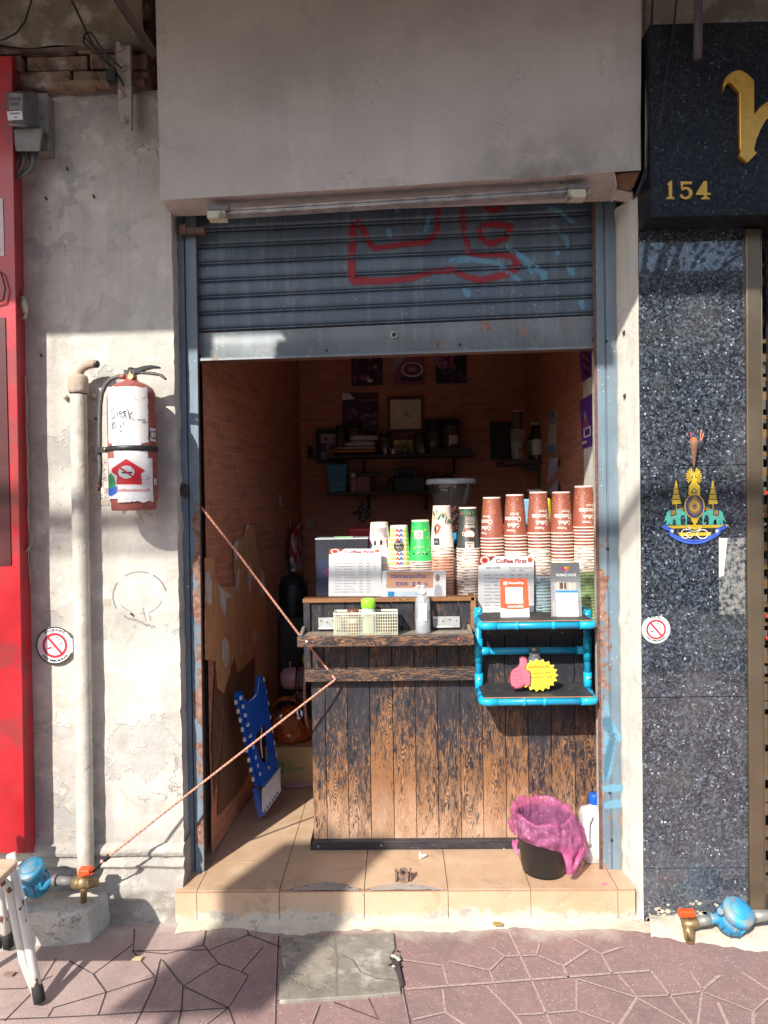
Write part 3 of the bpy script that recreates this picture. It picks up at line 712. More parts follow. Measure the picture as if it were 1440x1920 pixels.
b = MB(); b.tube([(4.3, -10.5, -.15), (4.35, -10.5, 1.6), (4.2, -10.4, 3.0), (3.9, -10.4, 4.2)], [.2, .16, .14, .09], 10)
ends = [(3.9, -10.4, 4.2)]
for k in range(11):
    a = random.uniform(0, 6.28); L = random.uniform(1.3, 2.6); e = V((4.1 + math.cos(a) * L, -10.4 + math.sin(a) * L * .8, random.uniform(4.2, 7.6)))
    b.tube([(4.15, -10.4, 3.0 + k * .1), (4.15 * .4 + e.x * .6, -10.4 * .4 + e.y * .6, e.z - .7), e], [.09, .05, .02], 6); ends.append(e)
b.build('trunk', pm('bark', (.09, .07, .05), .9, sc_=20), tr)
b = MB(); rr = random.Random(5)
for e in ends:
    for k in range(230):
        p = V(e) + V((rr.gauss(0, .55), rr.gauss(0, .5), rr.gauss(0, .38))); s_ = rr.uniform(.06, .13)
        u = V((rr.uniform(-1, 1), rr.uniform(-1, 1), rr.uniform(-1, 1))).normalized() * s_; v_ = u.cross(V((rr.uniform(-1, 1), rr.uniform(-1, 1), 1))).normalized() * s_ * .5
        b.quad(p - u, p + v_, p + u, p - v_)
b.build('crown', pm('leaves', (.04, .09, .02), .5, sc_=6, var=.5, bump=0), tr)
rs_ = thing('shadow_sign', 'rectangular road sign on a post at the kerb behind the camera', 'sign', (-2.43, -4.0, -.1))  # unseen; stands here to throw the soft shadow on pavement and step
b = MB(); b.tube([(-2.43, -3.97, -.15), (-2.43, -3.97, 3.8)], .022, 10); b.build('post', pm('galvanised', (.4, .4, .4), .4, .7), rs_)
b = MB(); b.box(-2.66, -2.20, -4.01, -3.995, 2.98, 3.78); b.build('sign_plate', [pm('sign back', (.45, .45, .46), .5)], rs_, bevel=.03, seg=3)
b = MB(); b.tube([(-14, -4.6, 5.52), (-5, -4.6, 5.36), (0, -4.6, 5.34), (14, -4.6, 5.5)], .036, 8); b.tube([(-14, -4.68, 5.52), (-5, -4.66, 5.31), (0, -4.66, 5.30), (14, -4.68, 5.5)], .016, 6)
tag(b.build('overhead_cable', M_black), 'bundle of black overhead cables strung along the street', 'cable')
# ================================================================ shop front fittings
M_rail = m_metalpaint('rail paint', rust=-.05, rustz=(.9, 1.7, .075)); M_slat = m_metalpaint('shaded slat paint', base=(.105, .155, .20), rust=-.10, dust=.45)  # slat base colour darkened for the shadow under the sign box
M_bar = m_metalpaint('bottom bar paint', base=(.19, .215, .23), rust=-.012, dust=.9)
M_rustbr = pm('rusted edge', (.13, .065, .045), .8, sc_=60, var=.5, bump=.001)
M_rustm = pm('rusty metal', (.20, .12, .09), .7, .3, sc_=50, var=.5, bump=.001)
M_galv = pm('galvanised steel', (.50, .51, .51), .42, .35, sc_=40)
YJ = .13
def P3(px, py, Y): return P(px, py, Y)
def strip(b, pts, mat=0):
    # pts: list of (px_top, px_bottom, Y); a vertical folded sheet between y_top and y_bot
    pass
def rail(name, label, cols, ytop, ybot, rust=False):
    t = thing(name, label, 'shutter rail', P(cols[len(cols) // 2][1], ybot, YJ), 'shutter rails either side of the doorway')
    b = MB(); n = 60; o = len(b.v)
    for k in range(n + 1):
        f = k / n; y = ytop + (ybot - ytop) * f
        for (a, c_, Y) in cols:
            p = P(a + (c_ - a) * f, y, Y)
            if k == n: p.z = SILL
            b.v.append(p + V((0, .0012 * noise.noise(V((a, p.z * 4, 0))), 0)))
    m_ = len(cols)
    for k in range(n):
        for j in range(m_ - 1):
            b.f.append((o + k * m_ + j, o + (k + 1) * m_ + j, o + (k + 1) * m_ + j + 1, o + k * m_ + j + 1)); b.m.append(1 if (rust and j == 1) or (not rust and j == m_ - 3) or (cols[j][2] > .16 and cols[j + 1][2] > .16) or abs(cols[j][2] - cols[j + 1][2]) > .05 else 0); b.s.append(False)
    b.build('channel', [M_rail, M_rustbr], t, bevel=.0015)
    return t
LR = rail('shutter_rail', 'left steel shutter rail in flaking blue grey paint, wide flat channel with latch',
     [(322, 352, .17), (322, 352, .130), (344, 365, .130), (344.5, 365.5, .142), (346, 367, .142), (346, 367, .126), (367, 383, .126), (370, 386, .145), (370, 386, .24)], 404, 1643)
RR = rail('shutter_rail', 'right steel shutter rail, blue grey paint peeling to brown rust with sprayed light blue streaks',
     [(1110, 1124, .24), (1110, 1124, .132), (1116, 1131, .126), (1130, 1146, .126), (1131, 1147, .132), (1133, 1149, .132), (1134, 1150, .126), (1155, 1171, .126), (1155, 1171, .17)], 376, 1652, True)
b = MB()
for (x, y) in ((331, 455), (336, 905), (341, 1042), (352, 1100), (356, 1590), (1139, 1028), (1143, 1486), (1147, 1575), (1137, 640)):
    T = Matrix.Rotation(R(90), 4, 'X'); b = MB(); b.lathe([(.0052, 0), (.0048, .002), (.002, .0035)], P(x, y, .1258), 10, 0, T)
    b.build('rivet', M_galv if x < 1000 else M_dark, LR if x < 1000 else RR)
# hasp plate with an oval eye on the left rail
b = MB(); b.box(*(P(330, 930, .12).x, P(345, 930, .12).x), .105, .13, P(338, 933, .12).z, P(338, 906, .12).z)
b.build('lock_plate', m_metalpaint('hasp', base=(.30, .31, .33), rust=.02), LR, bevel=.003)
b = MB(); c0 = P(346, 919, .11)
b.tube([c0 + V((.011 * math.cos(t / 16 * 6.283), -.003, .020 * math.sin(t / 16 * 6.283))) for t in range(16)], .006, 8, 0, closed=True)
b.build('lock_eye', pm('dark worn steel', (.06, .05, .05), .35, .7), LR)
b = MB(); p = P(337, 442, .12); q = P(386, 430, .12)
b.box(p.x, q.x, .10, .125, p.z, q.z + .002); b.box(p.x + .003, p.x + .03, .095, .11, p.z - .004, q.z + .012)
b.build('slide_bolt', M_rustm, LR, bevel=.002)
# light blue spray streaks across rail and pier (thin paint that follows the surfaces)
b = MB()
M_spray = None
g = G('spray blue'); at = g.n('Attribute', _p={'attribute_name': 'fade'}).outputs['Fac']
al = g.rng(g.math('ADD', at, g.math('MULTIPLY', g.math('SUBTRACT', g.noise(90, 5, .7), .5), .9)), .25, .75)
M_spray = g.end((.20, .46, .62), .6, Alpha=g.math('MULTIPLY', al, .58))
g = G('spray red'); at = g.n('Attribute', _p={'attribute_name': 'fade'}).outputs['Fac']
al = g.rng(g.math('ADD', at, g.math('MULTIPLY', g.math('SUBTRACT', g.noise(80, 5, .7), .5), .8)), .25, .8)
M_sprayr = g.end((.40, .02, .035), .6, Alpha=g.math('MULTIPLY', al, .72))
def spray(name, strokes, surf, mat, parent, n_=8):
    # strokes: lists of (px, py, half width px); surf(px, py) gives the surface point; one object per stroke
    for st in strokes:
        b = MB(); fade = []; pts = []
        for i in range(len(st) - 1):
            for k in range(n_):
                f = k / n_; pts.append([st[i][j] * (1 - f) + st[i + 1][j] * f for j in range(3)])
        pts.append(list(st[-1])); L = len(pts)
        for i, p in enumerate(pts):
            a = pts[max(0, i - 2)]; c_ = pts[min(L - 1, i + 2)]; dx, dy = c_[0] - a[0], c_[1] - a[1]; d = math.hypot(dx, dy) or 1
            for j in range(-3, 4):
                w_ = p[2] * j / 3 * 1.35
                b.v.append(surf(p[0] - dy / d * w_, p[1] + dx / d * w_)); e = min(1, i / 2.5, (L - 1 - i) / 2.5)
                fade.append((1 - (abs(j) / 3) ** 2) * (.25 + .75 * e))
        for i in range(L - 1):
            for j in range(6):
                b.f.append((i * 7 + j, i * 7 + j + 1, (i + 1) * 7 + j + 1, (i + 1) * 7 + j)); b.m.append(0); b.s.append(True)
        b.build(name, mat, parent, attr={'fade': fade})
spray('spray_streak', [[(1130, 1345, 8), (1142, 1360, 12), (1168, 1395, 6)], [(1126, 1480, 6), (1150, 1478, 9), (1172, 1476, 6)], [(1130, 1512, 6), (1150, 1508, 9), (1170, 1506, 8)], [(1134, 1300, 6), (1142, 1400, 12), (1138, 1470, 7)], [(1150, 1375, 5), (1140, 1420, 7), (1132, 1470, 4)]],
      lambda x, y: P(x, y, .1235 if x < 1165 else .1235 - (x - 1165) * .004), M_spray, RR)

# ---------------- roller shutter
sh = thing('roller_shutter', 'half open blue grey roller shutter with red and light blue graffiti', 'roller shutter', P(740, 665, .17))
YS = .175
rowsL = [388, 404, 437.5, 467, 499, 531, 562, 592, 623.5]; rowsR = [352, 372, 403, 434, 465.5, 498, 528, 559, 590.5]
def rowpos(f):
    i = min(int(f), len(rowsL) - 2); t = f - i
    return rowsL[i] * (1 - t) + rowsL[i + 1] * t, rowsR[i] * (1 - t) + rowsR[i + 1] * t, t
def slat(u, f):
    a, c_, t = rowpos(f)
    p = P(362 + u * 756, a + (c_ - a) * u, YS)
    d = -.011 * min(1, math.sin(math.pi * min(1, t / .86)) * 2.2) ** .8 if t < .86 else 0.004
    if .885 <= t < .96: d = -.009
    return V((p.x, YS + d + .0012 * noise.noise(V((p.x * 5, p.z * 3, 0))), p.z))
ts = [0, .02, .05, .10, .2, .4, .6, .72, .78, .82, .859, .86, .884, .886, .92, .955, .962, .999]
levels = [i + t for i in range(len(rowsL) - 1) for t in ts]
for i in range(8):
    b = MB(); lv = [i + t for t in ts]
    b.grid(lambda u, v: slat(u, lv[int(round(v * (len(lv) - 1)))]), 40, len(lv) - 1, 0)
    b.build('slat', M_slat, sh)
b = MB()
c4 = [P(371, 679, YS - .012), P(1114, 655, YS - .012), P(1114, 592, YS - .012), P(371, 625, YS - .012)]
def bar(u, v):
    a = c4[0].lerp(c4[1], u); c_ = c4[3].lerp(c4[2], u); p = a.lerp(c_, v)
    d = -.006 * (1 if v < .42 else 0) - .016 * (1 if v < .12 else 0)
    return V((p.x, p.y + d + .001 * noise.noise(V((p.x * 8, v * 3, 0))), p.z))
vs_ = [0, .10, .125, .40, .43, .9, 1]
b.grid(lambda u, v: bar(u, vs_[int(round(v * 6))]), 50, 6, 0)
b.grid(lambda u, v: bar(u, 0) + V((0, v * .05, 0)), 50, 1, 1); b.grid(lambda u, v: bar(u, 1) + V((0, v * .02, 0)), 50, 1, 0)
b.build('bottom_bar', [M_bar, M_rustbr], sh)
T90 = Matrix.Rotation(R(90), 4, 'X')
b = MB(); b.lathe([(.0135, 0), (.0135, .003), (.011, .0045), (.009, .0045), (.009, .003)], P(739, 628, YS - .013), 20, 0, T90, mats=[0, 0, 0, 1, 1]); b.box(P(739, 628, .16).x - .0015, P(739, 628, .16).x + .0015, YS - .0185, YS - .015, P(739, 628, .16).z - .006, P(739, 628, .16).z + .006, 1)
b.build('keyhole', [M_galv, M_black], sh)
for (x, y) in ((612, 657), (862, 646), (375, 667), (1112, 636)):
    b = MB(); b.lathe([(.005, 0), (.0045, .003), (.002, .0045)], P(x, y, YS - .018), 8, 0, T90); b.build('rivet', M_dark, sh)
def ssurf(x, y):
    u = (x - 362) / 756; d = y
    lo, hi = 0, len(rowsL) - 1.001
    for _ in range(22):
        m_ = (lo + hi) / 2; a, c_, t = rowpos(m_)
        if a + (c_ - a) * u < y: lo = m_
        else: hi = m_
    q = slat(u, lo); return V((q.x, q.y - .0015, q.z))
spray('graffiti_red', [
    [(664, 416, 9), (662, 440, 8), (660, 480, 8), (660, 520, 8), (664, 528, 9), (720, 529, 7), (770, 524, 7), (812, 510, 6), (850, 508, 6)],
    [(664, 416, 7), (678, 424, 7), (690, 455, 6), (702, 468, 6), (760, 460, 6), (800, 456, 6), (818, 440, 5), (822, 400, 5), (822, 385, 4)],
    [(866, 388, 5), (868, 420, 5), (878, 476, 6), (900, 480, 6), (940, 481, 5), (962, 484, 8), (970, 500, 8), (950, 516, 8), (900, 527, 6), (870, 520, 6), (848, 507, 6), (812, 512, 5)],
    [(897, 424, 6), (930, 424, 6), (958, 426, 6), (945, 450, 6), (918, 460, 7), (900, 448, 6), (897, 424, 5)], [(905, 392, 6), (925, 397, 6), (948, 388, 6)]], ssurf, M_sprayr, sh)
spray('graffiti_blue', [
    [(846, 490, 8), (880, 488, 6), (935, 496, 5), (960, 520, 5), (978, 530, 5)], [(846, 485, 7), (848, 494, 8)], [(866, 540, 5), (876, 552, 8), (880, 560, 4)],
    [(960, 470, 6), (1000, 500, 7), (1018, 515, 8), (1021, 542, 6)], [(1030, 420, 6), (1060, 450, 7), (1066, 470, 3)], [(1062, 495, 5), (1070, 510, 8), (1075, 520, 4)],
    [(1086, 562, 8), (1090, 574, 7), (1092, 584, 3)], [(725, 428, 5), (730, 440, 7), (732, 450, 3)], [(806, 400, 4), (800, 430, 6), (794, 440, 5)], [(742, 392, 3), (744, 402, 4)],
    [(1040, 470, 5), (1048, 482, 7)], [(1020, 390, 5), (1050, 400, 6), (1080, 425, 4)], [(940, 455, 4), (985, 490, 8), (1000, 520, 5)]], ssurf, M_spray, sh)
# dark housing edge above the slats
# ---------------- fluorescent fitting under the sign box
lf = thing('tube_light_fitting', 'long unlit strip light fitting without its tube, hung under the sign box', 'light fitting', P(740, 385, -.03))
A = P(425, 400, -.02); B = P(1066, 360, -.06); d_ = (B - A)
b = MB(); b.hexa([A + V((0, -.012, -.012)), B + V((0, -.012, -.012)), B + V((0, -.012, .006)), A + V((0, -.012, .006)), A + V((0, .02, -.012)), B + V((0, .02, -.012)), B + V((0, .02, .010)), A + V((0, .02, .010))])
b.tube([A + V((0, -.014, .006)), B + V((0, -.014, .006))], .0045, 8, 0); b.tube([A + V((0, -.014, -.008)), B + V((0, -.014, -.008))], .0035, 8, 0)
b.build('batten', pm('grimy grey enamel', (.40, .38, .36), .4, .2, sc_=20, var=.4), lf)
for (x0, y0, x1, y1, Y) in ((390, 387, 424, 412, -.035), (1064, 347, 1097, 374, -.075)):
    a = P(x0, y1, Y); c_ = P(x1, y0, Y)
    b = MB(); b.box(a.x, c_.x, Y - .015, Y + .035, a.z, c_.z - .018, 0); b.box(a.x + .001, c_.x + .012, Y - .012, Y + .035, c_.z - .018, c_.z, 1)
    b.build('end_cap', [pm('yellowed plastic', (.58, .54, .40), .45, dirt=.3), pm('cap grey', (.17, .16, .16), .5)], lf, bevel=.004, seg=2)

# ---------------- granite shop front to the right
YG = -.02
gw = thing('granite_wall', 'polished blue black granite cladding of the neighbouring shop', 'wall', P(1300, 1740, YG))
XG0 = P(1200, 900, YG).x
def gx(px, py): return P(px, py, YG).x
zj = [.0, P(1300, 1628, YG).z, P(1300, 1307, YG).z, P(1300, 873, YG).z, 2.47]
xg0 = lambda z: P(1207, 1742, YG).x + (P(1196, 432, YG).x - P(1207, 1742, YG).x) * z / 2.44
xg1 = lambda z: P(1406, 1742, YG).x + (P(1398, 432, YG).x - P(1406, 1742, YG).x) * z / 2.44
for i in range(4):
    b = MB(); z0, z1 = zj[i] + .0014, zj[i + 1] - .0014
    b.hexa([V((xg0(z0) + .001, YG, z0)), V((xg1(z0), YG, z0)), V((xg1(z1), YG, z1)), V((xg0(z1) + .001, YG, z1)), V((xg0(z0) + .001, .1, z0)), V((xg1(z0), .1, z0)), V((xg1(z1), .1, z1)), V((xg0(z1) + .001, .1, z1))])
    b.build('granite_slab', M_gran, gw, bevel=.0008)
b = MB(); b.box(xg0(0) + .01, xg1(0) - .002, YG + .008, .3, 0, 4); b.build('backing', pm('pale grout', (.45, .42, .36), .9), gw)
b = MB(); rr = random.Random(2)     # mortar splashes at the foot and the ghost of a torn notice
for k in range(90):
    x = rr.uniform(xg0(0) + .01, xg1(0) - .01); z = abs(rr.gauss(0, .035)) + .005 ; r_ = rr.uniform(.004, .022) * max(.25, 1 - z * 7)
    pts = [V((x + r_ * math.cos(t) * rr.uniform(.6, 1.3), YG - .0008, z + r_ * .7 * math.sin(t) * rr.uniform(.6, 1.2))) for t in [q * .7854 for q in range(8)]]
    b.add(pts, [tuple(range(8))])
b.build('mortar_splash', m_plaster('splash', base=(.55, .49, .38), dark=(.44, .38, .3), peel=.8), gw)['kind'] = 'stuff'
g = G('notice residue'); g.m; kk = g.rng(g.noise(55, 6, .75), .42, .55)
M_res = g.end((.36, .36, .33), .85, Alpha=g.math('MULTIPLY', kk, .6))
b = MB(); b.quad(P(1348, 1152, YG - .001), P(1397, 1151, YG - .001), P(1396, 1008, YG - .001), P(1348, 1009, YG - .001), 0)
b.quad(P(1348, 1082, YG - .0015), P(1357, 1080, YG - .0015), P(1364, 1009, YG - .0015), P(1348, 1009, YG - .0015), 1)
b.build('notice_residue', [M_res, pm('notice paper', (.62, .60, .50), .85, sc_=120)], gw)
# bronze frame and the grille beyond it
dfm = thing('door_frame', 'brown anodised metal door frame beside the granite', 'door frame', P(1412, 1740, -.03))
b = MB()
def gq(x0, x1, Y0, y1_, y2): # vertical member that keeps the picture's lean
    a = P(x0 + 8, y2, Y0); c_ = P(x1 + 8, y2, Y0); d = P(x1, y1_, Y0); e = P(x0, y1_, Y0); a.z = c_.z = max(a.z, .0)
    k = V((0, .08, 0)); b.hexa([a, c_, d, e, a + k, c_ + k, d + k, e + k])
gq(1399, 1426, -.035, 428, 1745); gq(1426, 1429, -.02, 428, 1745)
b.build('jamb', pm('bronze anodised', (.20, .155, .105), .35, .65, sc_=6, var=.12, bump=0), dfm, bevel=.003, seg=2)
gt = thing('folding_gate', 'folding steel lattice gate behind glass at the right edge', 'gate', P(1436, 1700, .06))
b = MB()
X0, X1 = P(1424, 1000, .10).x, 2.6
for k in range(34):
    z = .14 + k * .068; b.box(X0, X1, .09, .10, z, z + (.03 if k % 2 else .014), 0)
for k in range(10):
    for i in range(8):
        cx = X0 + .06 + i * .16; z = .25 + k * .2
        b.tube([(cx + .035 * math.cos(t * .7854), .07, z + .05 * math.sin(t * .7854)) for t in range(8)], .006, 6, 1, closed=True)
for i in range(16): b.box(X0 + .02 + i * .09, X0 + .032 + i * .09, .075, .085, .1, 2.38, 1)
for z in (1.50, 1.42, 1.06, .98): b.box(X0, X1, .06, .068, z, z + .010, 2)
b.build('lattice', [pm('brass slat', (.42, .27, .14), .3, .7, sc_=3, var=.5), pm('dark scroll', (.05, .05, .055), .4, .5), pm('red stripe', (.55, .05, .04), .5)], gt)
b = MB(); b.box(X0, X1, .025, .031, .06, 2.44); tag(b.build('shop_window', pm('shop glass', (.9, .95, .95), .02, trans=1, bump=0, var=0, ior=1.5)), 'clear shop window pane in front of the lattice gate, right edge', 'glass')
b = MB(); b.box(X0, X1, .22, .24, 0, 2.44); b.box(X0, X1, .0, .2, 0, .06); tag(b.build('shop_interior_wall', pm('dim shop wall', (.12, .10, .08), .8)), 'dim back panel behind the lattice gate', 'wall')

# granite fascia with gold letters
fs = thing('granite_fascia', 'dark granite fascia with gold house number 154 and a gold letter', 'fascia', P(1330, 430, -.14))
YF = -.14; xl = P(1220, 300, YF).x; zb = P(1300, 405, YF).z; zt = P(1330, 42, YF).z
b = MB(); b.box(xl, 3.2, YF, .1, zb, zt); b.build('fascia_box', m_granite('shaded fascia granite', .25), fs, bevel=.002)  # same granite darkened, so the fascia's shade sits in its colour
M_gold = pm('gold letter', (.75, .40, .07), .32, .75, sc_=40, var=.15, coat=.3)
b = MB()
lt = [(1190, 470), (1198, 440), (1215, 420), (1245, 400), (1285, 390), (1325, 412), (1365, 450), (1365, 640), (1390, 606), (1425, 578), (1450, 560), (1500, 545), (1500, 640), (1455, 652), (1430, 672), (1400, 725), (1378, 780), (1366, 830), (1367, 848), (1382, 855), (1355, 885), (1325, 915), (1300, 895), (1278, 872), (1288, 852), (1282, 838), (1280, 515), (1258, 492), (1236, 466), (1212, 464), (1200, 480), (1194, 512)]
b.ext([P(960 + a / 3, c_ / 3, YF - .018) for a, c_ in lt], (0, .018, 0)); b.build('gold_letter', M_gold, fs, bevel=.006, seg=2)
b = MB(); n3 = lambda pts, Y=YF - .004: b.ext([P(960 + x / 3, y / 3, Y) for x, y in pts], (0, .004, 0))
n3([(870, 1038), (893, 1016), (901, 1018), (901, 1106), (914, 1110), (914, 1120), (869, 1120), (869, 1110), (882, 1106), (882, 1040)])
n3([(948, 1020), (1014, 1020), (1010, 1036), (962, 1036), (960, 1056), (952, 1062)])
arc5 = [(x, y) for x, y in [(952, 1062), (972, 1050), (996, 1054), (1014, 1070), (1016, 1092), (1002, 1114), (976, 1122), (950, 1112), (944, 1096), (956, 1090), (964, 1104), (978, 1108), (992, 1100), (997, 1084), (990, 1068), (974, 1064), (960, 1072)]]; n3(arc5)
n3([(1080, 1018), (1098, 1018), (1098, 1084), (1118, 1084), (1118, 1096), (1098, 1096), (1098, 1108), (1112, 1112), (1112, 1121), (1066, 1121), (1066, 1112), (1080, 1108), (1080, 1096), (1036, 1096), (1036, 1086)])
b.build('house_number', M_gold, fs)
# conduit, wires and rough wall over the fascia
b = MB(); b.box(P(1206, 20, .0).x, 3.2, -.02, .1, zt + .004, 4.0); tag(b.build('rendered_wall', m_plaster('upper render', base=(.40, .35, .29), dark=(.28, .22, .17), peel=.6, peelc=(.2, .13, .09), seed=9)), 'weathered render above the granite fascia', 'wall')
b = MB(); b.tube([P(1309, -60, -.19), P(1309, 60, -.19), P(1308, 112, -.17)], .014, 10); tag(b.build('conduit', pm('grimy conduit', (.10, .09, .085), .7)), 'short grimy vertical conduit over the top of the granite fascia', 'pipe')
for lb, pts, r_ in (('thin dark wire hanging beside the sign box, nearest to it', [(1225, -30), (1221, 60), (1216, 180), (1214, 250), (1212, 330), (1200, 350), (1189, 372)], .0035),
                    ('thin wire drooping slantwise over the fascia from above', [(1272, -30), (1262, 60), (1248, 150), (1240, 210), (1232, 245)], .003),
                    ('loose curled wire at the bottom right corner of the sign box', [(1214, 240), (1224, 270), (1226, 292), (1212, 310), (1204, 335), (1194, 362), (1187, 374), (1196, 366), (1208, 335), (1217, 300)], .0028)):
    b = MB(); b.tube([P(x, y, -.165 if 'fascia' in lb else -.12) for x, y in pts], r_, 7); tag(b.build('wire', M_black), lb, 'wire')
b = MB(); b.tube([P(1214, 110, -.1), P(1213, 190, -.1), P(1212, 300, -.1), P(1207, 378, -.03)], .0055, 8); tag(b.build('grey_tube', pm('grey tube', (.35, .34, .33), .5)), 'thin pale tube running down beside the sign box and granite', 'pipe')

# ---------------- royal emblem plaque and incense cone on the granite
em = thing('emblem', 'yellow and turquoise crest with two elephants and a blue ribbon on the granite', 'emblem', P(1304, 1020, YG - .004))
YE = YG - .0025
def e3(x, y, k=0): return P(1220 + x / 6.856, 780 + y / 6.857, YE - k)
M_ey = pm('crest yellow', (.72, .50, .04), .5, sc_=80, var=.15); M_et = pm('crest turquoise', (.10, .52, .42), .5, sc_=60, var=.2); M_eb = pm('crest blue', (.05, .12, .52), .45)
M_en = pm('crest navy', (.05, .05, .18), .5); M_ew = pm('crest white', (.75, .74, .70), .5); M_eo = pm('crest brown', (.38, .24, .05), .5)
def pl(b, pts, mat, k): b.ext([e3(x, y, k) for x, y in pts], (0, .0015, 0), mat)
b = MB()
for s_ in (-1, 1):   # spiky fan crown
    for i in range(9):
        a = R(12 + i * 17); 
        if i > 7: continue
        r0, r1 = 30, 118 - 3 * i; cx, cy = 557 + s_ * 14, 790
        d = (math.sin(a) * s_, -math.cos(a)); n_ = (-d[1], d[0])
        pl(b, [(cx + d[0] * r0 * .5 - n_[0] * 3, cy + d[1] * r0 - n_[1] * 3), (cx + d[0] * r1 * .82 - n_[0] * 8, cy + d[1] * r1 - n_[1] * 8), (cx + d[0] * r1 * .86, cy + d[1] * r1 * 1.04), (cx + d[0] * r1 * .82 + n_[0] * 8, cy + d[1] * r1 + n_[1] * 8), (cx + d[0] * r0 * .5 + n_[0] * 3, cy + d[1] * r0 + n_[1] * 3)], 0, .0)
pl(b, [(553, 690), (561, 690), (572, 780), (592, 830), (604, 870), (634, 900), (636, 960), (640, 1015), (484, 1015), (492, 940), (495, 900), (520, 870), (530, 830), (545, 780)], 0, .001)
pl(b, [(530, 955), (560, 925), (592, 955), (592, 990), (560, 998), (528, 990)], 1, .002); b.add([e3(560 + 22 * math.cos(t * .524), 965 + 24 * math.sin(t * .524), .0035) for t in range(12)], [tuple(range(11, -1, -1))], 0)
b.build('crown', [M_ey, M_en], em)
b = MB()
ov = lambda rx_, ry_, k, m_: b.ext([e3(566 + rx_ * math.cos(t * .1745), 1162 + ry_ * math.sin(t * .1745), k) for t in range(36)], (0, .0015, 0), m_)
ov(128, 162, .001, 0); ov(116, 148, .0018, 1)
for i in range(32):
    a = i * math.pi / 16; c_, s_ = math.cos(a), math.sin(a)
    b.add([e3(566 + c_ * 60 - s_ * 7, 1162 + s_ * 70 + c_ * 7, .003), e3(566 + c_ * 104, 1162 + s_ * 132, .003), e3(566 + c_ * 60 + s_ * 7, 1162 + s_ * 70 - c_ * 7, .003)], [(0, 1, 2)], 2)
ov(70, 78, .0026, 2); ov(56, 60, .0032, 0); ov(44, 47, .0036, 1); ov(38, 40, .004, 2); ov(20, 26, .0044, 1)
b.text('8', e3(566, 1168, .0062), (1, 0, 0), (0, 0, 1), .0055, 0)
for i in range(4): pl(b, [(530 + i * 6, 1085 - i * 18), (602 - i * 6, 1085 - i * 18), (602 - i * 6, 1079 - i * 18), (530 + i * 6, 1079 - i * 18)], 0, .004)
b.build('medallion', [M_ey, M_en, M_eo], em)
for cx, s_ in ((328, 1), (800, 1)):
    b = MB()
    for i in range(7):
        w_ = 18 + i * 6.5; y = 880 + i * 33; pl(b, [(cx - w_ + 4, y), (cx + w_ - 4, y), (cx + w_, y + 20), (cx - w_, y + 20)], 0, .001); pl(b, [(cx - w_ + 8, y + 20), (cx + w_ - 8, y + 20), (cx + w_ - 4, y + 31), (cx - w_ + 4, y + 31)], 1 if i % 2 else 0, .0005)
    pl(b, [(cx - 4, 830), (cx + 2, 830), (cx + 14, 880), (cx - 14, 880)], 0, .001); pl(b, [(cx - 55, 1112), (cx + 62, 1106), (cx + 62, 1128), (cx - 50, 1134)], 0, .001); pl(b, [(cx - 2, 1130), (cx + 6, 1130), (cx + 6, 1196), (cx - 2, 1196)], 0, .001)
    b.build('parasol', [M_ey, M_en], em)
el = [(200, 1400), (205, 1350), (195, 1330), (172, 1365), (168, 1355), (196, 1300), (210, 1240), (240, 1212), (300, 1205), (335, 1192), (352, 1200), (400, 1212), (440, 1232), (462, 1262), (470, 1300), (464, 1340), (470, 1380), (455, 1400), (434, 1396), (436, 1384), (448, 1384), (450, 1345), (440, 1285), (418, 1272), (392, 1285), (384, 1320), (388, 1400), (330, 1400), (322, 1340), (300, 1325), (285, 1345), (283, 1400), (245, 1400), (235, 1370), (228, 1400)]
for s_ in (0, 1):
    fx_ = (lambda x: x) if not s_ else (lambda x: 1134 - x)
    b = MB(); pts = [(fx_(x), y) for x, y in el]; pts = pts[::-1] if s_ else pts; pl(b, pts, 0, .001)
    q = [(fx_(x), y) for x, y in [(250, 1215), (328, 1196), (332, 1272), (262, 1290)]]; pl(b, q[::-1] if s_ else q, 1, .002)
    q = [(fx_(x), y) for x, y in [(262, 1222), (320, 1206), (322, 1262), (270, 1276)]]; pl(b, q[::-1] if s_ else q, 2, .003)
    q = [(fx_(x), y) for x, y in [(350, 1200), (372, 1180), (410, 1180), (436, 1206), (420, 1214)]]; pl(b, q[::-1] if s_ else q, 2, .002)
    for a_ in ([(210, 1300), (300, 1300), (340, 1290)], [(340, 1230), (380, 1260)]): b.stroke([e3(fx_(x), y, .003) for x, y in a_], .0012, (0, -1, 0), 0, 3)
    b.build('elephant', [M_et, M_en, M_eo, M_ey], em)
b = MB()
pl(b, [(140, 1412), (1000, 1396), (985, 1436), (170, 1446)], 0, .0); pl(b, [(352, 1500), (782, 1494), (770, 1535), (380, 1545)], 0, .0005); pl(b, [(450, 1400), (690, 1400), (650, 1450), (500, 1450)], 0, .001); pl(b, [(515, 1318), (620, 1318), (600, 1365), (580, 1385), (600, 1460), (545, 1460), (555, 1385), (535, 1365)], 0, .0015)
for i in range(30): b.box(0, 0, 0, 0, 0, 0) if False else b.stroke([e3(180 + i * 26, 1424, .0015), e3(190 + i * 26, 1424, .0015)], .001, (0, -1, 0), 0, 1)
b.build('base_bar', [M_ey, M_eo], em)
b = MB()
def rib(u):  # centre line of the ribbon
    x = 235 + 665 * u; return x, 1500 + 130 * math.sin(math.pi * u) ** .85 - 20 * u
N = 24; o = [rib(i / N) for i in range(N + 1)]
for i in range(N):
    (x0, y0), (x1, y1) = o[i], o[i + 1]; b.add([e3(x0, y0 - 30, .003), e3(x1, y1 - 30, .003), e3(x1, y1 + 28, .003), e3(x0, y0 + 28, .003)], [(3, 2, 1, 0)], 0)
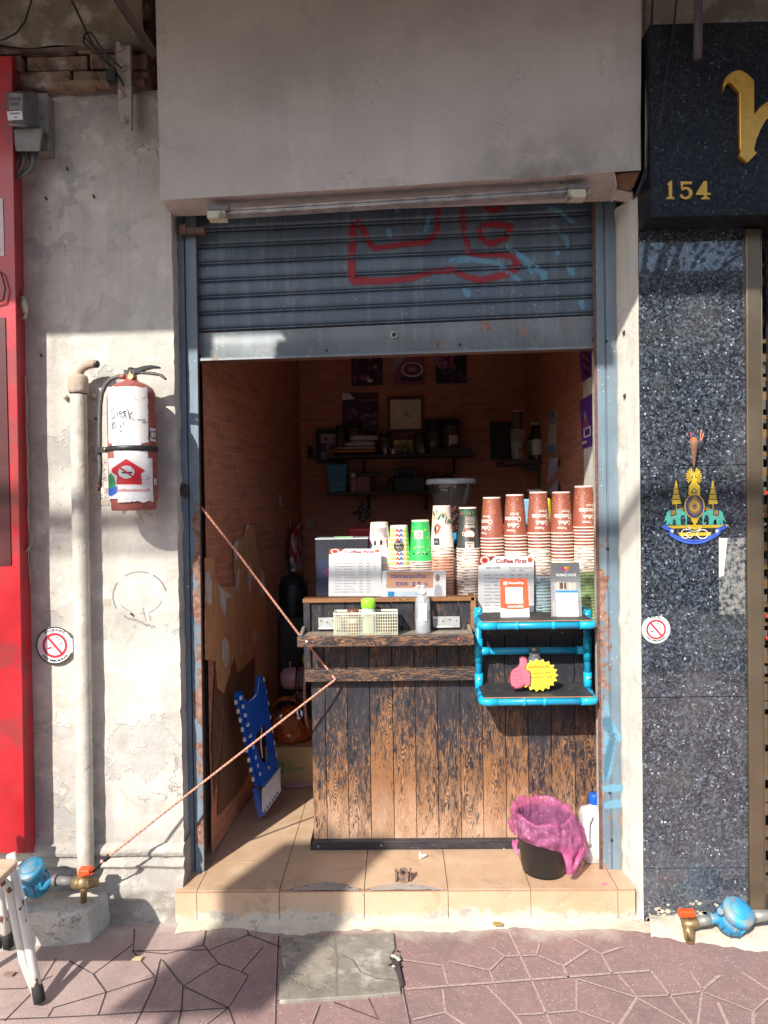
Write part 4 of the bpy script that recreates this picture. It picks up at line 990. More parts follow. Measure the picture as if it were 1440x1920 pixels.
for s_ in (0, 1):
    f_ = (lambda x: x) if not s_ else (lambda x: 1130 - x)
    q = [(160, 1375), (200, 1412), (270, 1440), (300, 1462), (290, 1496), (262, 1490), (240, 1478), (190, 1462), (128, 1420), (168, 1412)]; q = [(f_(x), y) for x, y in q]
    pl(b, q[::-1] if s_ else q, 0, .002); q = [(f_(x), y) for x, y in [(250, 1462), (298, 1464), (292, 1498), (272, 1500)]]; pl(b, q[::-1] if s_ else q, 1, .0032)
b.text('พระราชพิธีฉลองสิริราชสมบัติครบ ๕๐ ปี', e3(566, 1612, .0045), (1, 0, 0), (0, 0, 1), .0045, 2, .01, width=.145, fn=lambda x, y: (lambda c_: V((c_.x + x, c_.y - .0045, c_.z + y + .018 * (abs(x) / .066) ** 1.8)))(e3(566, 1610)))
b.build('ribbon', [M_eb, M_ew, M_en], em)
b = MB()
arc = lambda cx, cy, rx_, ry_, a0, a1, n=18: [e3(cx + rx_ * math.cos(R(a0 + (a1 - a0) * i / n)), cy + ry_ * math.sin(R(a0 + (a1 - a0) * i / n)), .006) for i in range(n + 1)]
b.stroke(arc(445, 1515, 50, 58, -60, -330), .003, (0, -1, 0), 0, 0); b.stroke(arc(500, 1530, 36, 34, 0, 300), .0028, (0, -1, 0), 0, 0); b.stroke([e3(x, y, .006) for x, y in [(462, 1440), (470, 1430), (500, 1450), (530, 1482), (580, 1480), (630, 1455), (655, 1425)]], .0025, (0, -1, 0), 0, 0)
b.stroke(arc(666, 1518, 70, 56, -160, 195, 26), .0034, (0, -1, 0), 0, 0); b.stroke(arc(490, 1445, 26, 18, 0, 330), .002, (0, -1, 0), 0, 0)
b.build('numeral', M_ew, em)
ic = thing('incense_holder', 'brown cone of incense sticks fixed above the crest', 'incense holder', e3(560, 690, .01))
b = MB(); c0 = e3(556, 684, .012); c1 = e3(558, 318, .03)
def cone(u, v):
    a = math.pi * 2 * u; r_ = .0015 + .0135 * v; p = c0.lerp(c1, v); return p + V((r_ * math.cos(a), r_ * .75 * math.sin(a), 0))
b.grid(cone, 20, 6, 0); b.build('cone', pm('brown card', (.23, .115, .075), .7, sc_=60, var=.2), ic, solid=.0008)
b = MB(); b.slab([(c1.x - .013 + .001 * 0, c1.z - .002), (c1.x + .012, c1.z - .002), (c1.x + .010, c1.z + .006), (c1.x + .003, c1.z + .012), (c1.x - .004, c1.z + .012), (c1.x - .011, c1.z + .006)], c1.y + .002, c1.y + .005); b.build('backing_card', pm('orange card', (.62, .20, .07), .7), ic)
for (x0, y0, x1, y1, r_, mm) in ((535, 330, 510, 205, .0011, (.75, .05, .12)), (630, 330, 653, 170, .0016, (.72, .25, .12)), (648, 330, 680, 220, .0020, (.70, .24, .13))):
    b = MB(); b.tube([e3(x0, y0, .03), e3(x1, y1, .028)], r_, 7); b.build('incense_stick', pm('stick%g' % r_, mm, .6), ic)

# ---------------- no smoking stickers
M_sw = pm('sticker white', (.76, .76, .76), .35, sc_=80, var=.05, bump=0); M_sk = pm('sticker black', (.02, .02, .022), .4, bump=0); M_sr = pm('sticker red', (.60, .03, .05), .4, bump=0)
def ring(b, c, r0, r1, mat, k, n=48, a0=0, a1=360):
    for i in range(n):
        a, q = R(a0 + (a1 - a0) * i / n), R(a0 + (a1 - a0) * (i + 1) / n)
        b.add([c + V((r0 * math.cos(a), -k, r0 * math.sin(a))), c + V((r1 * math.cos(a), -k, r1 * math.sin(a))), c + V((r1 * math.cos(q), -k, r1 * math.sin(q))), c + V((r0 * math.cos(q), -k, r0 * math.sin(q)))], [(0, 1, 2, 3)], mat)
def arctext(b, t, c, r_, a_mid, h, mat, k, flip=False, bold=.02, width=None):
    def fn(x, y):
        if not flip: a = R(a_mid) - x / r_; rr_ = r_ + y
        else: a = R(a_mid) + x / r_; rr_ = r_ - y
        return c + V((rr_ * math.cos(a), -k, rr_ * math.sin(a)))
    b.text(t, (0, 0, 0), (1, 0, 0), (0, 0, 1), h, mat, bold, fn=fn, width=width)
def no_smoking(cx, cy, Y, r_, label, cut=None, black=True):
    c = P(cx, cy, Y); t = thing('no_smoking_sticker', label, 'sticker', c, None)
    b = MB()
    pts = [c + V((r_ * math.cos(R(a)), 0, r_ * math.sin(R(a)))) for a in range(0, 360, 6)]
    if cut: pts = [V((min(p.x, c.x + cut * r_), p.y, p.z)) for p in pts]
    if not black: pts = [p + (V((0, 0, -.10 * r_ - .04 * r_ * math.sin(i * 2.1))) if 13 <= i <= 19 else V((0, 0, 0))) for i, p in enumerate(pts)]
    b.ext(pts[::-1], (0, .0008, 0), 0)
    b.build('disc', M_sw, t)
    b = MB()
    if black:
        m_ = [i for i in range(60)]
        ring(b, c, r_ * .93, r_ * .995, 1, .001, 60, 0 if not cut else 24, 360 if not cut else 336)
    sc_ = .66 if black else .70
    ring(b, c, r_ * (sc_ - .13), r_ * sc_, 0, .0012)
    q = r_ * (sc_ - .06); d = V((math.cos(R(-50)), 0, math.sin(R(-50)))); b.stroke([c - d * q + V((0, -.002, 0)), c + d * q + V((0, -.002, 0))], r_ * .12, (0, -1, 0), 0, 0)
    e = V((math.cos(R(22)), 0, math.sin(R(22)))); s0, s1 = c - e * r_ * .40 + V((0, -.0014, -.02 * r_)), c + e * r_ * .40 + V((0, -.0014, -.02 * r_))
    b.stroke([s0, s1], r_ * .085, (0, -1, 0), 0, 1); b.stroke([s0.lerp(s1, .2), s0.lerp(s1, .93)], r_ * .055, (0, -1, 0), .0002, 2); b.stroke([s0, s0.lerp(s1, .25)], r_ * .07, (0, -1, 0), .0003, 0); b.stroke([s0.lerp(s1, .94), s1], r_ * .07, (0, -1, 0), .0003, 0)
    for o_ in (0, .10): b.stroke([c + V((x * r_ + o_ * r_, -.0014, y * r_)) for x, y in [(.30, .20), (.20, .24), (.22, .32), (.10, .34), (.12, .42), (.0, .44)]], r_ * .02, (0, -1, 0), 0, 1)
    b.build('pictogram', [M_sr, M_sk, M_sw], t)
    b = MB(); arctext(b, 'NO SMOKING', c, r_ * .81, -90, r_ * .13, 0, .0012, True, .03, width=r_ * 1.45)
    if black: arctext(b, 'ห้ามสูบบุหรี่', c, r_ * .83, 90, r_ * .24, 0, .0012, False, .01, width=r_ * 1.15)
    else: arctext(b, 'ห้ามสูบบุ', c, r_ * .84, 78, r_ * .18, 0, .0012, False, .01, width=r_ * .95)
    b.build('lettering', M_sk, t)
no_smoking(103, 1210, YW - .012, .069, 'round no smoking sticker with black rim on the cream plaster beside the pipe', cut=.93)
no_smoking(1230, 1180, YG - .001, .049, 'small worn no smoking sticker torn at the top on the granite', black=False)
# ================================================================ left side of the front
# red panel
rp = thing('red_cabinet', 'bright red glossy metal cabinet front at the left edge of the photo', 'cabinet', P(20, 1600, -.05))
M_red = pm('red enamel', (.47, .012, .022), .34, sc_=3, var=.38, bump=.0012, coat=.2, dirt=.45, dirtc=(.24, .03, .03)); M_dred = pm('dark red', (.07, .006, .008), .45)
b = MB()
def rl(y, x0, x1, Y): return P(x0 + (x1 - x0) * (y - 100) / 1500, y, Y)
A = rl(1600, 22, 47, -.045); B = rl(105, 22, 47, -.045); C_ = rl(105, 36, 68, YW); D = rl(1600, 36, 68, YW)
b.hexa([V((-1.75, A.y, A.z)), A, B, V((-1.75, B.y, B.z)), V((-1.75, YW + .02, A.z)), D, C_, V((-1.75, YW + .02, B.z))], 0)
b.build('cabinet_body', M_red, rp, bevel=.002)
b = MB(); a = rl(1060, 22, 22, -.05); c_ = rl(595, 12, 12, -.05); b.box(-1.7, P(14, 800, -.05).x, -.049, -.044, a.z, c_.z, 0); b.build('painted_recess', M_dred, rp)  # flat plate on the front, coloured dark for the shade of a hollow
b = MB(); b.hexa([V((-1.75, -.0475, rl(480, 0, 0, 0).z)), P(8, 480, -.0475), P(5, 372, -.0475), V((-1.75, -.0475, rl(372, 0, 0, 0).z)), V((-1.75, -.044, rl(480, 0, 0, 0).z)), P(8, 480, -.044), P(5, 372, -.044), V((-1.75, -.044, rl(372, 0, 0, 0).z))]); b.build('pale_panel', pm('pale pink enamel', (.62, .50, .50), .3), rp)
b = MB(); b.tube([P(-12, 500, -.052), P(2, 512, -.058), P(10, 540, -.06), P(6, 562, -.06), P(-10, 570, -.055)], .003, 6); tag(b.build('wire', M_black), 'thin dark wire looped over the red cabinet edge', 'wire')

# electricity meter
mt = thing('electricity_meter', 'grey electricity meter with a clear cover over the top of the red cabinet', 'meter', P(50, 300, -.02))
M_mg = pm('meter grey', (.24, .235, .22), .5, sc_=30, var=.25, dirt=.2); M_mc = m_clear('clear cover', (.6, .6, .6), .1, .12)
b = MB(); b.box(P(28, 200, .02).x, P(92, 200, .02).x, .01, YW, P(50, 292, .03).z, P(50, 180, .03).z); b.build('base', M_mg, mt, bevel=.004)
b = MB(); a = P(10, 232, -.07); c_ = P(73, 168, -.07)
b.hexa([P(14, 236, -.07), P(50, 238, -.07), P(45, 172, -.07), P(9, 171, -.07), P(26, 246, .02), P(76, 240, .02), P(73, 172, .02), P(20, 166, .02)]); b.build('cover', M_mc, mt, bevel=.008, seg=3)
b = MB(); b.hexa([P(17, 206, -.055), P(42, 206, -.055), P(42, 175, -.055), P(17, 175, -.055), P(17, 206, .01), P(42, 206, .01), P(42, 175, .01), P(17, 175, .01)], 0)
for i in range(5): 
    x = 17.5 + i * 4.4; b.quad(P(x, 189, -.0565), P(x + 3.4, 189, -.0565), P(x + 3.4, 182, -.0565), P(x, 182, -.0565), 1)
b.quad(P(19, 198, -.0565), P(36, 198, -.0565), P(36, 191, -.0565), P(19, 191, -.0565), 2)
b.build('dial', [pm('dial face', (.6, .6, .58), .5), M_black, pm('dial red', (.16, .13, .12), .5)], mt)
b = MB(); b.hexa([P(15, 226, -.074), P(43, 224, -.074), P(41, 207, -.074), P(13, 209, -.074), P(15, 226, -.072), P(43, 224, -.072), P(41, 207, -.072), P(13, 209, -.072)], 0)
b.text('2000852', P(27.5, 212.5, -.0748), (1, 0, 0), (0, 0, 1), .006, 1, .02, width=.038); b.text('158', P(29, 220, -.0748), (1, 0, 0), (0, 0, 1), .006, 1, .02)
b.build('number_label', [M_sw, M_sk], mt)
b = MB(); b.hexa([P(29, 284, -.04), P(75, 284, -.04), P(80, 240, -.04), P(22, 240, -.04), P(29, 284, .02), P(75, 284, .02), P(86, 240, .02), P(22, 240, .02)]); b.build('terminal_cover', M_mg, mt, bevel=.006, seg=2)
b = MB()
for k, pts in enumerate(([(38, 282), (34, 300), (26, 322), (30, 334)], [(46, 283), (44, 305), (36, 326), (26, 332)], [(54, 284), (54, 308), (44, 326), (30, 334)], [(62, 284), (62, 304), (56, 318), (46, 328), (28, 336)], [(70, 284), (68, 300), (62, 314), (52, 326)])):
    c = MB(); c.tube([P(x, y, .0 - .01 * (k % 2)) for x, y in pts], .0055, 7); c.build('cable', pm('grey sheath', (.16, .155, .15), .5), mt)
# bracket with bolts
bk_ = thing('wall_bracket', 'painted angle iron bracket bolted to the brickwork beside the sign box', 'bracket', P(235, 240, .0))
b = MB(); b.hexa([P(226, 242, -.01), P(246, 242, -.01), P(244, 84, -.01), P(216, 88, -.01), P(226, 242, .0), P(246, 242, .0), P(244, 84, .0), P(216, 88, .0)]); b.hexa([P(244, 242, -.01), P(250, 246, .03), P(248, 86, .03), P(243, 84, -.01), P(244, 242, .0), P(250, 246, .05), P(248, 86, .05), P(243, 84, .0)])
b.build('angle_iron', m_plaster('bracket paint', base=(.42, .38, .31), dark=(.30, .26, .21), peel=.6, peelc=(.2, .12, .08), seed=2), bk_)
for (x, y) in ((226, 90), (231, 128), (229, 178), (233, 226)):
    b = MB(); b.lathe([(.014, 0), (.014, .008), (.009, .008), (.009, .022), (.006, .024)], P(x, y, -.01), 6, 0, T90); b.build('bolt', pm('painted bolt', (.36, .33, .29), .6), bk_, bevel=.001)
b = MB(); b.hexa([P(205, -10, -.10), P(226, -12, -.10), P(297, 100, .0), P(286, 112, .0), P(205, -10, -.07), P(226, -12, -.07), P(297, 100, .03), P(286, 112, .03)]); tag(b.build('steel_strut', pm('rusted strut', (.085, .055, .045), .7, sc_=30, var=.4)), 'rusty diagonal steel strut running up beside the sign box', 'strut')
b = MB(); b.tube([P(x, y, -.03) for x, y in [(128, -12), (145, 22), (160, 55), (178, 92), (198, 112), (212, 128), (222, 142), (232, 160)]], .0038, 8)
b.tube([P(x, y, -.035) for x, y in [(158, 66), (156, 78), (168, 92), (190, 110), (205, 124), (200, 104), (184, 82), (172, 62), (162, 60), (158, 68), (170, 84), (196, 98), (210, 112), (228, 128)]], .0035, 8)
b.box(P(201, 150, -.04).x, P(217, 150, -.04).x, -.05, -.02, P(208, 153, -.04).z, P(208, 132, -.04).z)
tag(b.build('power_lead', M_black), 'coiled black lead with its plug hanging on the bracket', 'lead')
b = MB(); b.tube([P(x, y, -.04) for x, y in [(62, -10), (55, 15), (46, 42), (30, 62), (12, 72), (-14, 80)]], .0032, 7); tag(b.build('wire', M_black), 'thin dark wire sagging across the brickwork in the top left corner', 'wire')
# white plug and string by the red cabinet
b = MB(); c0 = P(46, 575, .0); b.tube([P(42, 556, .0), P(43, 562, 0), P(46, 575, .0), P(48, 588, .0)], [.006, .011, .012, .007], 10, 0); b.tube([P(48, 588, 0), P(47, 596, 0), P(42, 597, 0), P(37, 592, 0)], [.006, .005, .004, .0035], 8, 0)
tag(b.build('power_plug', pm('dirty ivory plastic', (.50, .46, .38), .5, dirt=.3)), 'ivory power plug hanging by the red cabinet', 'plug')
b = MB(); b.tube([P(x, y, .02) for x, y in [(40, 556), (36, 535), (22, 520), (2, 508), (-12, 502)]], .0028, 7); tag(b.build('wire', M_black), 'dark flex running from the ivory power plug over the red cabinet', 'wire')
b = MB(); rr = random.Random(9)
b.tube([P(47 + (i % 3) * .5 + i * .17, 705 + i * 8, .035) for i in range(42)], .0024, 6); b.tube([P(50 + i * .2 + 1.5 * math.sin(i), 740 + i * 13, .03) for i in range(28)], .0018, 5); b.tube([P(58, 1000, .03), P(60, 1018, .025), P(52, 1028, .02), P(48, 1036, .02)], .003, 6)
tag(b.build('string', pm('dirty string', (.45, .40, .31), .9, sc_=150)), 'frayed pale string hanging along the edge of the red cabinet', 'string')

# drain pipe
dp = thing('drain_pipe', 'plaster coated vertical waste pipe with a rusty elbow at its top', 'pipe', P(158, 1640, .02))
YP = .012; b = MB()
b.tube([P(147 + (y - 740) * .0155, y, YP + .002 * noise.noise(V((0, y * .02, 0)))) for y in range(740, 1650, 14)], [.0285 + .002 * noise.noise(V((y * .07, 0, 2))) + (.002 if 1318 < y < 1330 else 0) for y in range(740, 1650, 14)], 20, 0, cap=False)
b.build('pipe_body', m_plaster('pipe plaster', base=(.56, .52, .44), dark=(.46, .43, .37), peel=.68, seed=5.5), dp)
b = MB(); b.lathe([(.031, -.03), (.034, -.02), (.034, .02), (.031, .03), (.024, .036), (.02, .036)], P(147, 722, YP), 20); b.build('collar', m_plaster('collar rust', base=(.52, .46, .38), dark=(.38, .25, .15), peel=.5, peelc=(.30, .15, .07), seed=1), dp)
b = MB(); b.tube([P(147, 716, YP), P(148, 703, YP), P(153, 692, YP - .005), P(163, 685, YP - .01), P(174, 682, YP - .015), P(183, 683, YP - .02)], [.014, .014, .014, .0145, .0155, .0135], 14, 0); b.ball(P(180, 683, YP - .022), .012, 10, 1)
b.build('elbow', [m_plaster('elbow rust', base=(.36, .20, .11), dark=(.22, .10, .05), peel=.55, peelc=(.50, .47, .40), seed=3), M_dark], dp)
for i in range(3):
    b = MB(); x, y = ((124, 745), (176, 742), (163, 755))[i]; b.lathe([(.009, 0), (.009, .006), (.005, .012), (.002, .013)], P(x, y, YW - .006), 8, 0, T90); b.build('clip_bolt', pm('painted bolt2', (.50, .45, .38), .7), dp)

# ---------------- fire extinguisher
fe = thing('fire_extinguisher', 'old red fire extinguisher with a peeling white label and stickers, strapped to the wall', 'fire extinguisher', P(249, 957, -.055))
YX = -.052; cx_, RX = P(249, 840, YX).x, .0815
def ez(y): return P(249, y, YX).z
M_er = pm('faded red paint', (.33, .095, .08), .42, sc_=12, var=.25, bump=.0005)
b = MB(); b.lathe([(.068, ez(957)), (.074, ez(955)), (.075, ez(942)), (.079, ez(936)), (RX, ez(926)), (RX, ez(748)), (.079, ez(738)), (.070, ez(728)), (.052, ez(721)), (.028, ez(716)), (.020, ez(712)), (.019, ez(704))], (cx_, YX, 0), 48)
b.build('cylinder', M_er, fe)
def cyl(x, z, k=.0006, R_=None):
    r_ = (R_ or RX) + k; a = x / RX + .34; return V((cx_ + r_ * math.sin(a), YX - r_ * math.cos(a), z))
def cpatch(b, x0, x1, z0, z1, mat, k, nx=16, nz=4, jag=0):
    def f(u, v):
        x = x0 + (x1 - x0) * u; z = z0 + (z1 - z0) * v
        if jag: x += jag * noise.noise(V((0, z * 70, x0))) * (1 if u in (0, 1) else 0); z += jag * noise.noise(V((x * 70, 0, z0))) * (1 if v in (0, 1) else 0)
        return cyl(x, z, k)
    b.grid(f, nx, nz, mat)
pxm = .001838
ex = lambda px: math.asin(max(-1, min(1, (px - 249) * pxm / RX))) * RX
g = G('peeling label'); n1 = g.noise(30, 7, .7); k_ = g.rng(n1, .60, .63)
c = g.mix(g.math('MULTIPLY', k_, .75), (.74, .73, .71), (.42, .36, .33)); c = g.mix(g.math('MULTIPLY', g.rng(g.noise(8, 5), .5, .7), .35), c, (.55, .54, .53))
M_lab = g.end(c, .6, 0, g.bump(n1, .0006, .5))
M_stk = pm('sticker paper', (.76, .75, .74), .5, sc_=60, var=.06, bump=0)
b = MB(); cpatch(b, ex(208), ex(277), ez(833), ez(729) - .004, 0, .0006, 20, 12, .004); b.build('label', M_lab, fe); b = MB(); cpatch(b, ex(214), ex(264), ez(847), ez(833), 0, .0007, 16, 3, .006); b.build('label', M_lab, fe); b = MB(); cpatch(b, ex(217), ex(275), ez(862), ez(847), 0, .0006, 16, 3, .006); b.build('label', M_lab, fe); b = MB(); cpatch(b, ex(222), ex(284), ez(943) + .004, ez(930), 0, .0006, 16, 3, .006)
b.build('label', M_lab, fe); b = MB(); ink = M_sk
def rs2(pts):
    q = []
    for a_, c_ in zip(pts, pts[1:]):
        m_ = max(1, int(math.dist(a_, c_) / 2)); q += [(a_[0] + (c_[0] - a_[0]) * j / m_, a_[1] + (c_[1] - a_[1]) * j / m_) for j in range(m_)]
    return q + [pts[-1]]
def cs(pts, w_, mat, k=.0022):
    pts = rs2(pts)
    b.stroke([cyl(ex(x), ez(y), k) for x, y in pts], w_, (0, -1, 0), 0, mat)
for pts in ([(222, 772), (217, 771), (214, 775), (218, 780), (221, 785), (217, 789), (213, 787)], [(224, 775), (226, 788)], [(232, 775), (228, 778), (230, 786), (235, 788), (238, 780), (234, 775)], [(236, 776), (240, 790)], [(228, 782), (240, 776)], [(242, 772), (246, 792)], [(250, 778), (244, 784), (254, 794)], [(216, 796), (221, 797), (217, 801), (222, 804), (216, 808), (216, 796)], [(231, 800), (229, 806)], [(234, 796), (236, 803)], [(228, 814), (231, 811), (234, 814)], [(258, 792), (272, 790), (266, 796)]):
    cs(pts, .0022, 1)
b.build('scrawl', [ink, ink], fe)
b = MB(); 
cpatch(b, ex(207), ex(283), ez(935), ez(861), 0, .0010, 20, 6)
hs = [(213, 880), (238, 863), (270, 884), (263, 890), (264, 910), (220, 909), (222, 893), (213, 887)]
def cpoly(pts, mat, k):
    # fan filled and laid on the cylinder
    q_ = []
    for i in range(len(pts)):
        a_, c_ = pts[i], pts[(i + 1) % len(pts)]; m_ = max(1, int(math.dist(a_, c_) / 3)); q_ += [(a_[0] + (c_[0] - a_[0]) * j / m_, a_[1] + (c_[1] - a_[1]) * j / m_) for j in range(m_)]
    pts = q_
    cx0 = sum(p[0] for p in pts) / len(pts); cy0 = sum(p[1] for p in pts) / len(pts); n = len(pts)
    vs = []; fs = []
    rings = 7
    for r_ in range(rings + 1):
        for x, y in pts: f = r_ / rings; vs.append(cyl(ex(cx0 + (x - cx0) * f), ez(cy0 + (y - cy0) * f), k))
    for r_ in range(rings):
        for i in range(n):
            j = (i + 1) % n; fs.append((r_ * n + i, r_ * n + j, (r_ + 1) * n + j, (r_ + 1) * n + i))
    b.add(vs, fs, mat)
cpoly(hs, 1, .0016)
cpoly([(238 + 14 * math.cos(t * .5236), 887 + 12 * math.sin(t * .5236)) for t in range(12)], 0, .0020)
b.stroke([cyl(ex(x), ez(y), .0026) for x, y in rs2([(230, 888), (248, 888)])], .0055, (0, -1, 0), 0, 2); b.stroke([cyl(ex(x), ez(y), .0030) for x, y in rs2([(226, 878), (250, 896)])], .006, (0, -1, 0), 0, 1)
b.stroke([cyl(ex(x), ez(y), .0026) for x, y in [(247, 883), (249, 879), (247, 875)]], .0015, (0, -1, 0), 0, 2)
cpoly([(206, 893), (211, 888), (216, 895), (219, 905), (218, 916), (207, 918)], 3, .0022)
cpoly([(206, 916), (222, 912), (221, 924), (212, 930), (206, 928)], 4, .0024)
b.text('โรงเรียนปลอดบุหรี่', (0, 0, 0), (1, 0, 0), (0, 0, 1), .014, 5, .015, width=.115, fn=lambda x, y: cyl(x + ex(248), ez(920) + y, .0024))
b.stroke([cyl(ex(x), ez(y), .0026) for x, y in [(263, 900), (270, 901), (277, 899)]], .0014, (0, -1, 0), 0, 5); b.stroke([cyl(ex(x), ez(y), .0026) for x, y in [(264, 907), (271, 905), (277, 907)]], .0012, (0, -1, 0), 0, 5)
b.stroke([cyl(ex(x), ez(y), .0026) for x, y in [(266, 911), (278, 910)]], .001, (0, -1, 0), 0, 4); b.stroke([cyl(ex(x), ez(y), .0026) for x, y in [(271, 893), (276, 896), (273, 902), (279, 895)]], .0015, (0, -1, 0), 0, 6)
b.build('sticker', [M_stk, pm('marker red', (.62, .02, .03), .5, bump=0), M_sk, pm('marker green', (.03, .32, .10), .5, bump=0), pm('marker blue', (.03, .12, .50), .5, bump=0), pm('pen red', (.62, .10, .09), .5, bump=0), pm('pen navy', (.06, .07, .28), .5, bump=0)], fe)
b = MB(); cpatch(b, ex(280), ex(290), ez(829), ez(805), 0, .0010, 4, 3); b.text('K22', (0, 0, 0), (1, 0, 0), (0, 0, 1), .03, 1, .01, fn=lambda x, y: cyl(x * .6 + ex(285.5), ez(817) + y, .0018)); 
b.build('side_label', [M_stk, M_sk], fe); b = MB(); cpatch(b, ex(284), ex(291.5), ez(920), ez(868), 2, .0006, 4, 3); b.text('RE', (0, 0, 0), (1, 0, 0), (0, 0, 1), .022, 0, .03, fn=lambda x, y: cyl(x * .6 + ex(288), ez(904) + y, .0012))
b.build('side_label', [M_stk, M_sk, pm('label red brown', (.30, .08, .06), .5)], fe)
b = MB(); zz = ez(843); b.lathe([(RX + .001, zz - .009), (RX + .003, zz - .008), (RX + .003, zz + .008), (RX + .001, zz + .009)], (cx_, YX, 0), 48, cap=False)
b.box(P(181, 843, -.05).x, cx_ - RX + .004, YX - .010, YX + .008, zz - .009, zz + .010); b.box(cx_ - .03, cx_ + .03, YX + RX - .01, YW, zz - .02, zz + .02)
o = b.build('strap', pm('black steel strap', (.03, .03, .032), .45, .3), fe); 
b = MB(); b.lathe([(.005, 0), (.005, .004), (.003, .005)], P(197, 842, YX - .012), 8, 0, T90); b.build('strap_bolt', pm('brass bolt', (.45, .32, .10), .35, .8), fe)
b = MB(); b.lathe([(.014, ez(706)), (.014, ez(697)), (.011, ez(696)), (.011, ez(690)), (.006, ez(689))], (cx_, YX, 0), 12); b.box(cx_ - .022, cx_ + .015, YX - .011, YX + .011, ez(704), ez(694)); b.build('valve', pm('dark valve', (.09, .08, .075), .4, .6), fe)
b = MB(); b.lathe([(.0115, 0), (.0115, .008), (.0095, .009), (.0095, .0075)], P(246, 706, YX - .016), 18, 0, T90, mats=[0, 0, 1, 1]); b.build('gauge', [pm('brass', (.50, .36, .14), .35, .8), pm('gauge face', (.62, .55, .35), .3)], fe)
b = MB()
top = [(240, 692), (258, 689), (268, 686), (283, 684), (299, 687), (298, 690), (284, 690), (270, 694), (258, 701), (241, 703)]
b.ext([P(x, y, YX - .010) for x, y in top], (0, .020, 0)); b.build('squeeze_lever', pm('black lever', (.03, .032, .034), .4, .4), fe, bevel=.002)
b = MB(); bot = [(256, 700), (280, 702), (297, 704), (308, 712), (311, 710), (303, 701), (288, 697), (262, 696)]
b.ext([P(x, y, YX - .009) for x, y in bot], (0, .018, 0)); b.build('carry_handle', pm('worn handle', (.10, .085, .075), .45, .4), fe, bevel=.002)
b = MB(); b.tube([P(x, y, YX - .008 + .002 * i) for i, (x, y) in enumerate([(236, 707), (222, 706), (208, 711), (198, 721), (191, 738), (188, 760), (187, 800), (187, 840), (188, 880), (187, 908)])], .0075, 12, 0)
b.build('hose', pm('grey rubber', (.085, .09, .088), .5, sc_=60), fe)
b = MB(); b.tube([P(222, 706, YX - .006), P(236, 707, YX - .008)], .0088, 10, 0); b.tube([P(187, 904, .0 - .036), P(187, 914, -.036)], .0085, 10, 0); b.tube([P(187, 914, -.036), P(185, 920, -.036)], .0055, 8, 1); b.build('hose_end', [pm('copper end', (.28, .14, .10), .5, .5), M_black], fe)

# ---------------- concrete block, water meters
def lump(name, label, cat, ol, z, mat, kx=0.0, seed=0):
    b = MB(); n = len(ol); cx0 = sum(p.x for p in ol) / n; cy0 = sum(p.y for p in ol) / n
    m_ = 80
    def ring_pt(t):
        t = (t % 1) * n; i = int(t); f = t - i; return ol[i % n].lerp(ol[(i + 1) % n], f)
    def fn(u, v):
        p = ring_pt(u); q = V((cx0, cy0, 0))
        if v < .5: k = v / .5; zz = z * k; s_ = 1 - .10 * k
        else: k = (v - .5) / .5; zz = z * (1 + .04 * k); s_ = .90 * (1 - k)
        r_ = q + (p - q) * s_; nz = .010 * noise.noise(V((r_.x * 13, r_.y * 13, zz * 16 + seed))) + .004 * noise.noise(V((r_.x * 50, r_.y * 50, zz * 50)))
        return V((r_.x + nz, r_.y + nz, max(-.002, zz + (nz if v > .3 else 0))))
    b.grid(fn, m_, 16, 0, flip=False)
    return tag(b.build(name, mat), label, cat)
lump('concrete_block', 'rough lump of pale concrete on the pavement under the left water meter', 'concrete block', [PZ(-60, 1800, 0), PZ(50, 1773, 0), PZ(110, 1774, 0), PZ(172, 1766, 0), PZ(192, 1745, 0), PZ(215, 1722, 0), PZ(214, 1712, 0), V((-1.3, .05, 0)), V((-1.7, .05, 0))], .105, m_plaster('block concrete', base=(.58, .55, .48), dark=(.47, .44, .38), peel=.75, seed=11))
M_wb = pm('meter blue plastic', (.03, .25, .44), .5, sc_=25, var=.3, dirt=.35, dirtc=(.20, .20, .19)); M_brass = pm('old brass', (.33, .23, .11), .45, .6, sc_=40, var=.4); M_orange = pm('orange knob', (.72, .09, .02), .4)
def tilt(c, ax, ang): return Matrix.Rotation(R(ang), 4, ax)
wm = thing('water_meter', 'blue plastic water meter with a brass tap against the left plaster wall', 'water meter', P(70, 1665, -.07))
c0 = P(65, 1650, -.08); T = Matrix.Rotation(R(24), 4, 'X') @ Matrix.Rotation(R(-6), 4, 'Y')
b = MB(); b.lathe([(.02, -.050), (.038, -.046), (.044, -.030), (.044, .006), (.040, .014), (.038, .040)], c0, 28, 0, T); b.build('meter_body', M_wb, wm)
b = MB(); b.lathe([(.045, .034), (.047, .036), (.047, .058), (.044, .063), (.0, .066)], c0, 28, 0, T, cap=False); b.box(-.0, .0, 0, 0, 0, 0) if False else None; b.build('meter_lid', pm('lid blue', (.04, .27, .45), .5, sc_=20, var=.3, dirt=.45, dirtc=(.24, .24, .22)), wm)
b = MB(); b.tube([P(80, 1658, -.08), P(92, 1652, -.078), P(100, 1652, -.075)], [.030, .017, .014], 14, 0); b.tube([P(45, 1655, -.08), P(30, 1660, -.08), P(-30, 1665, -.08)], [.026, .016, .013], 14, 0); b.build('meter_outlet', M_wb, wm)
b = MB(); b.tube([P(99, 1650, -.07), P(107, 1650, -.07)], .021, 8, 0); b.tube([P(107, 1650, -.07), P(142, 1654, -.065)], .0145, 14, 0); b.build('coupling', pm('grey pvc', (.17, .16, .155), .5, sc_=40, dirt=.3), wm)
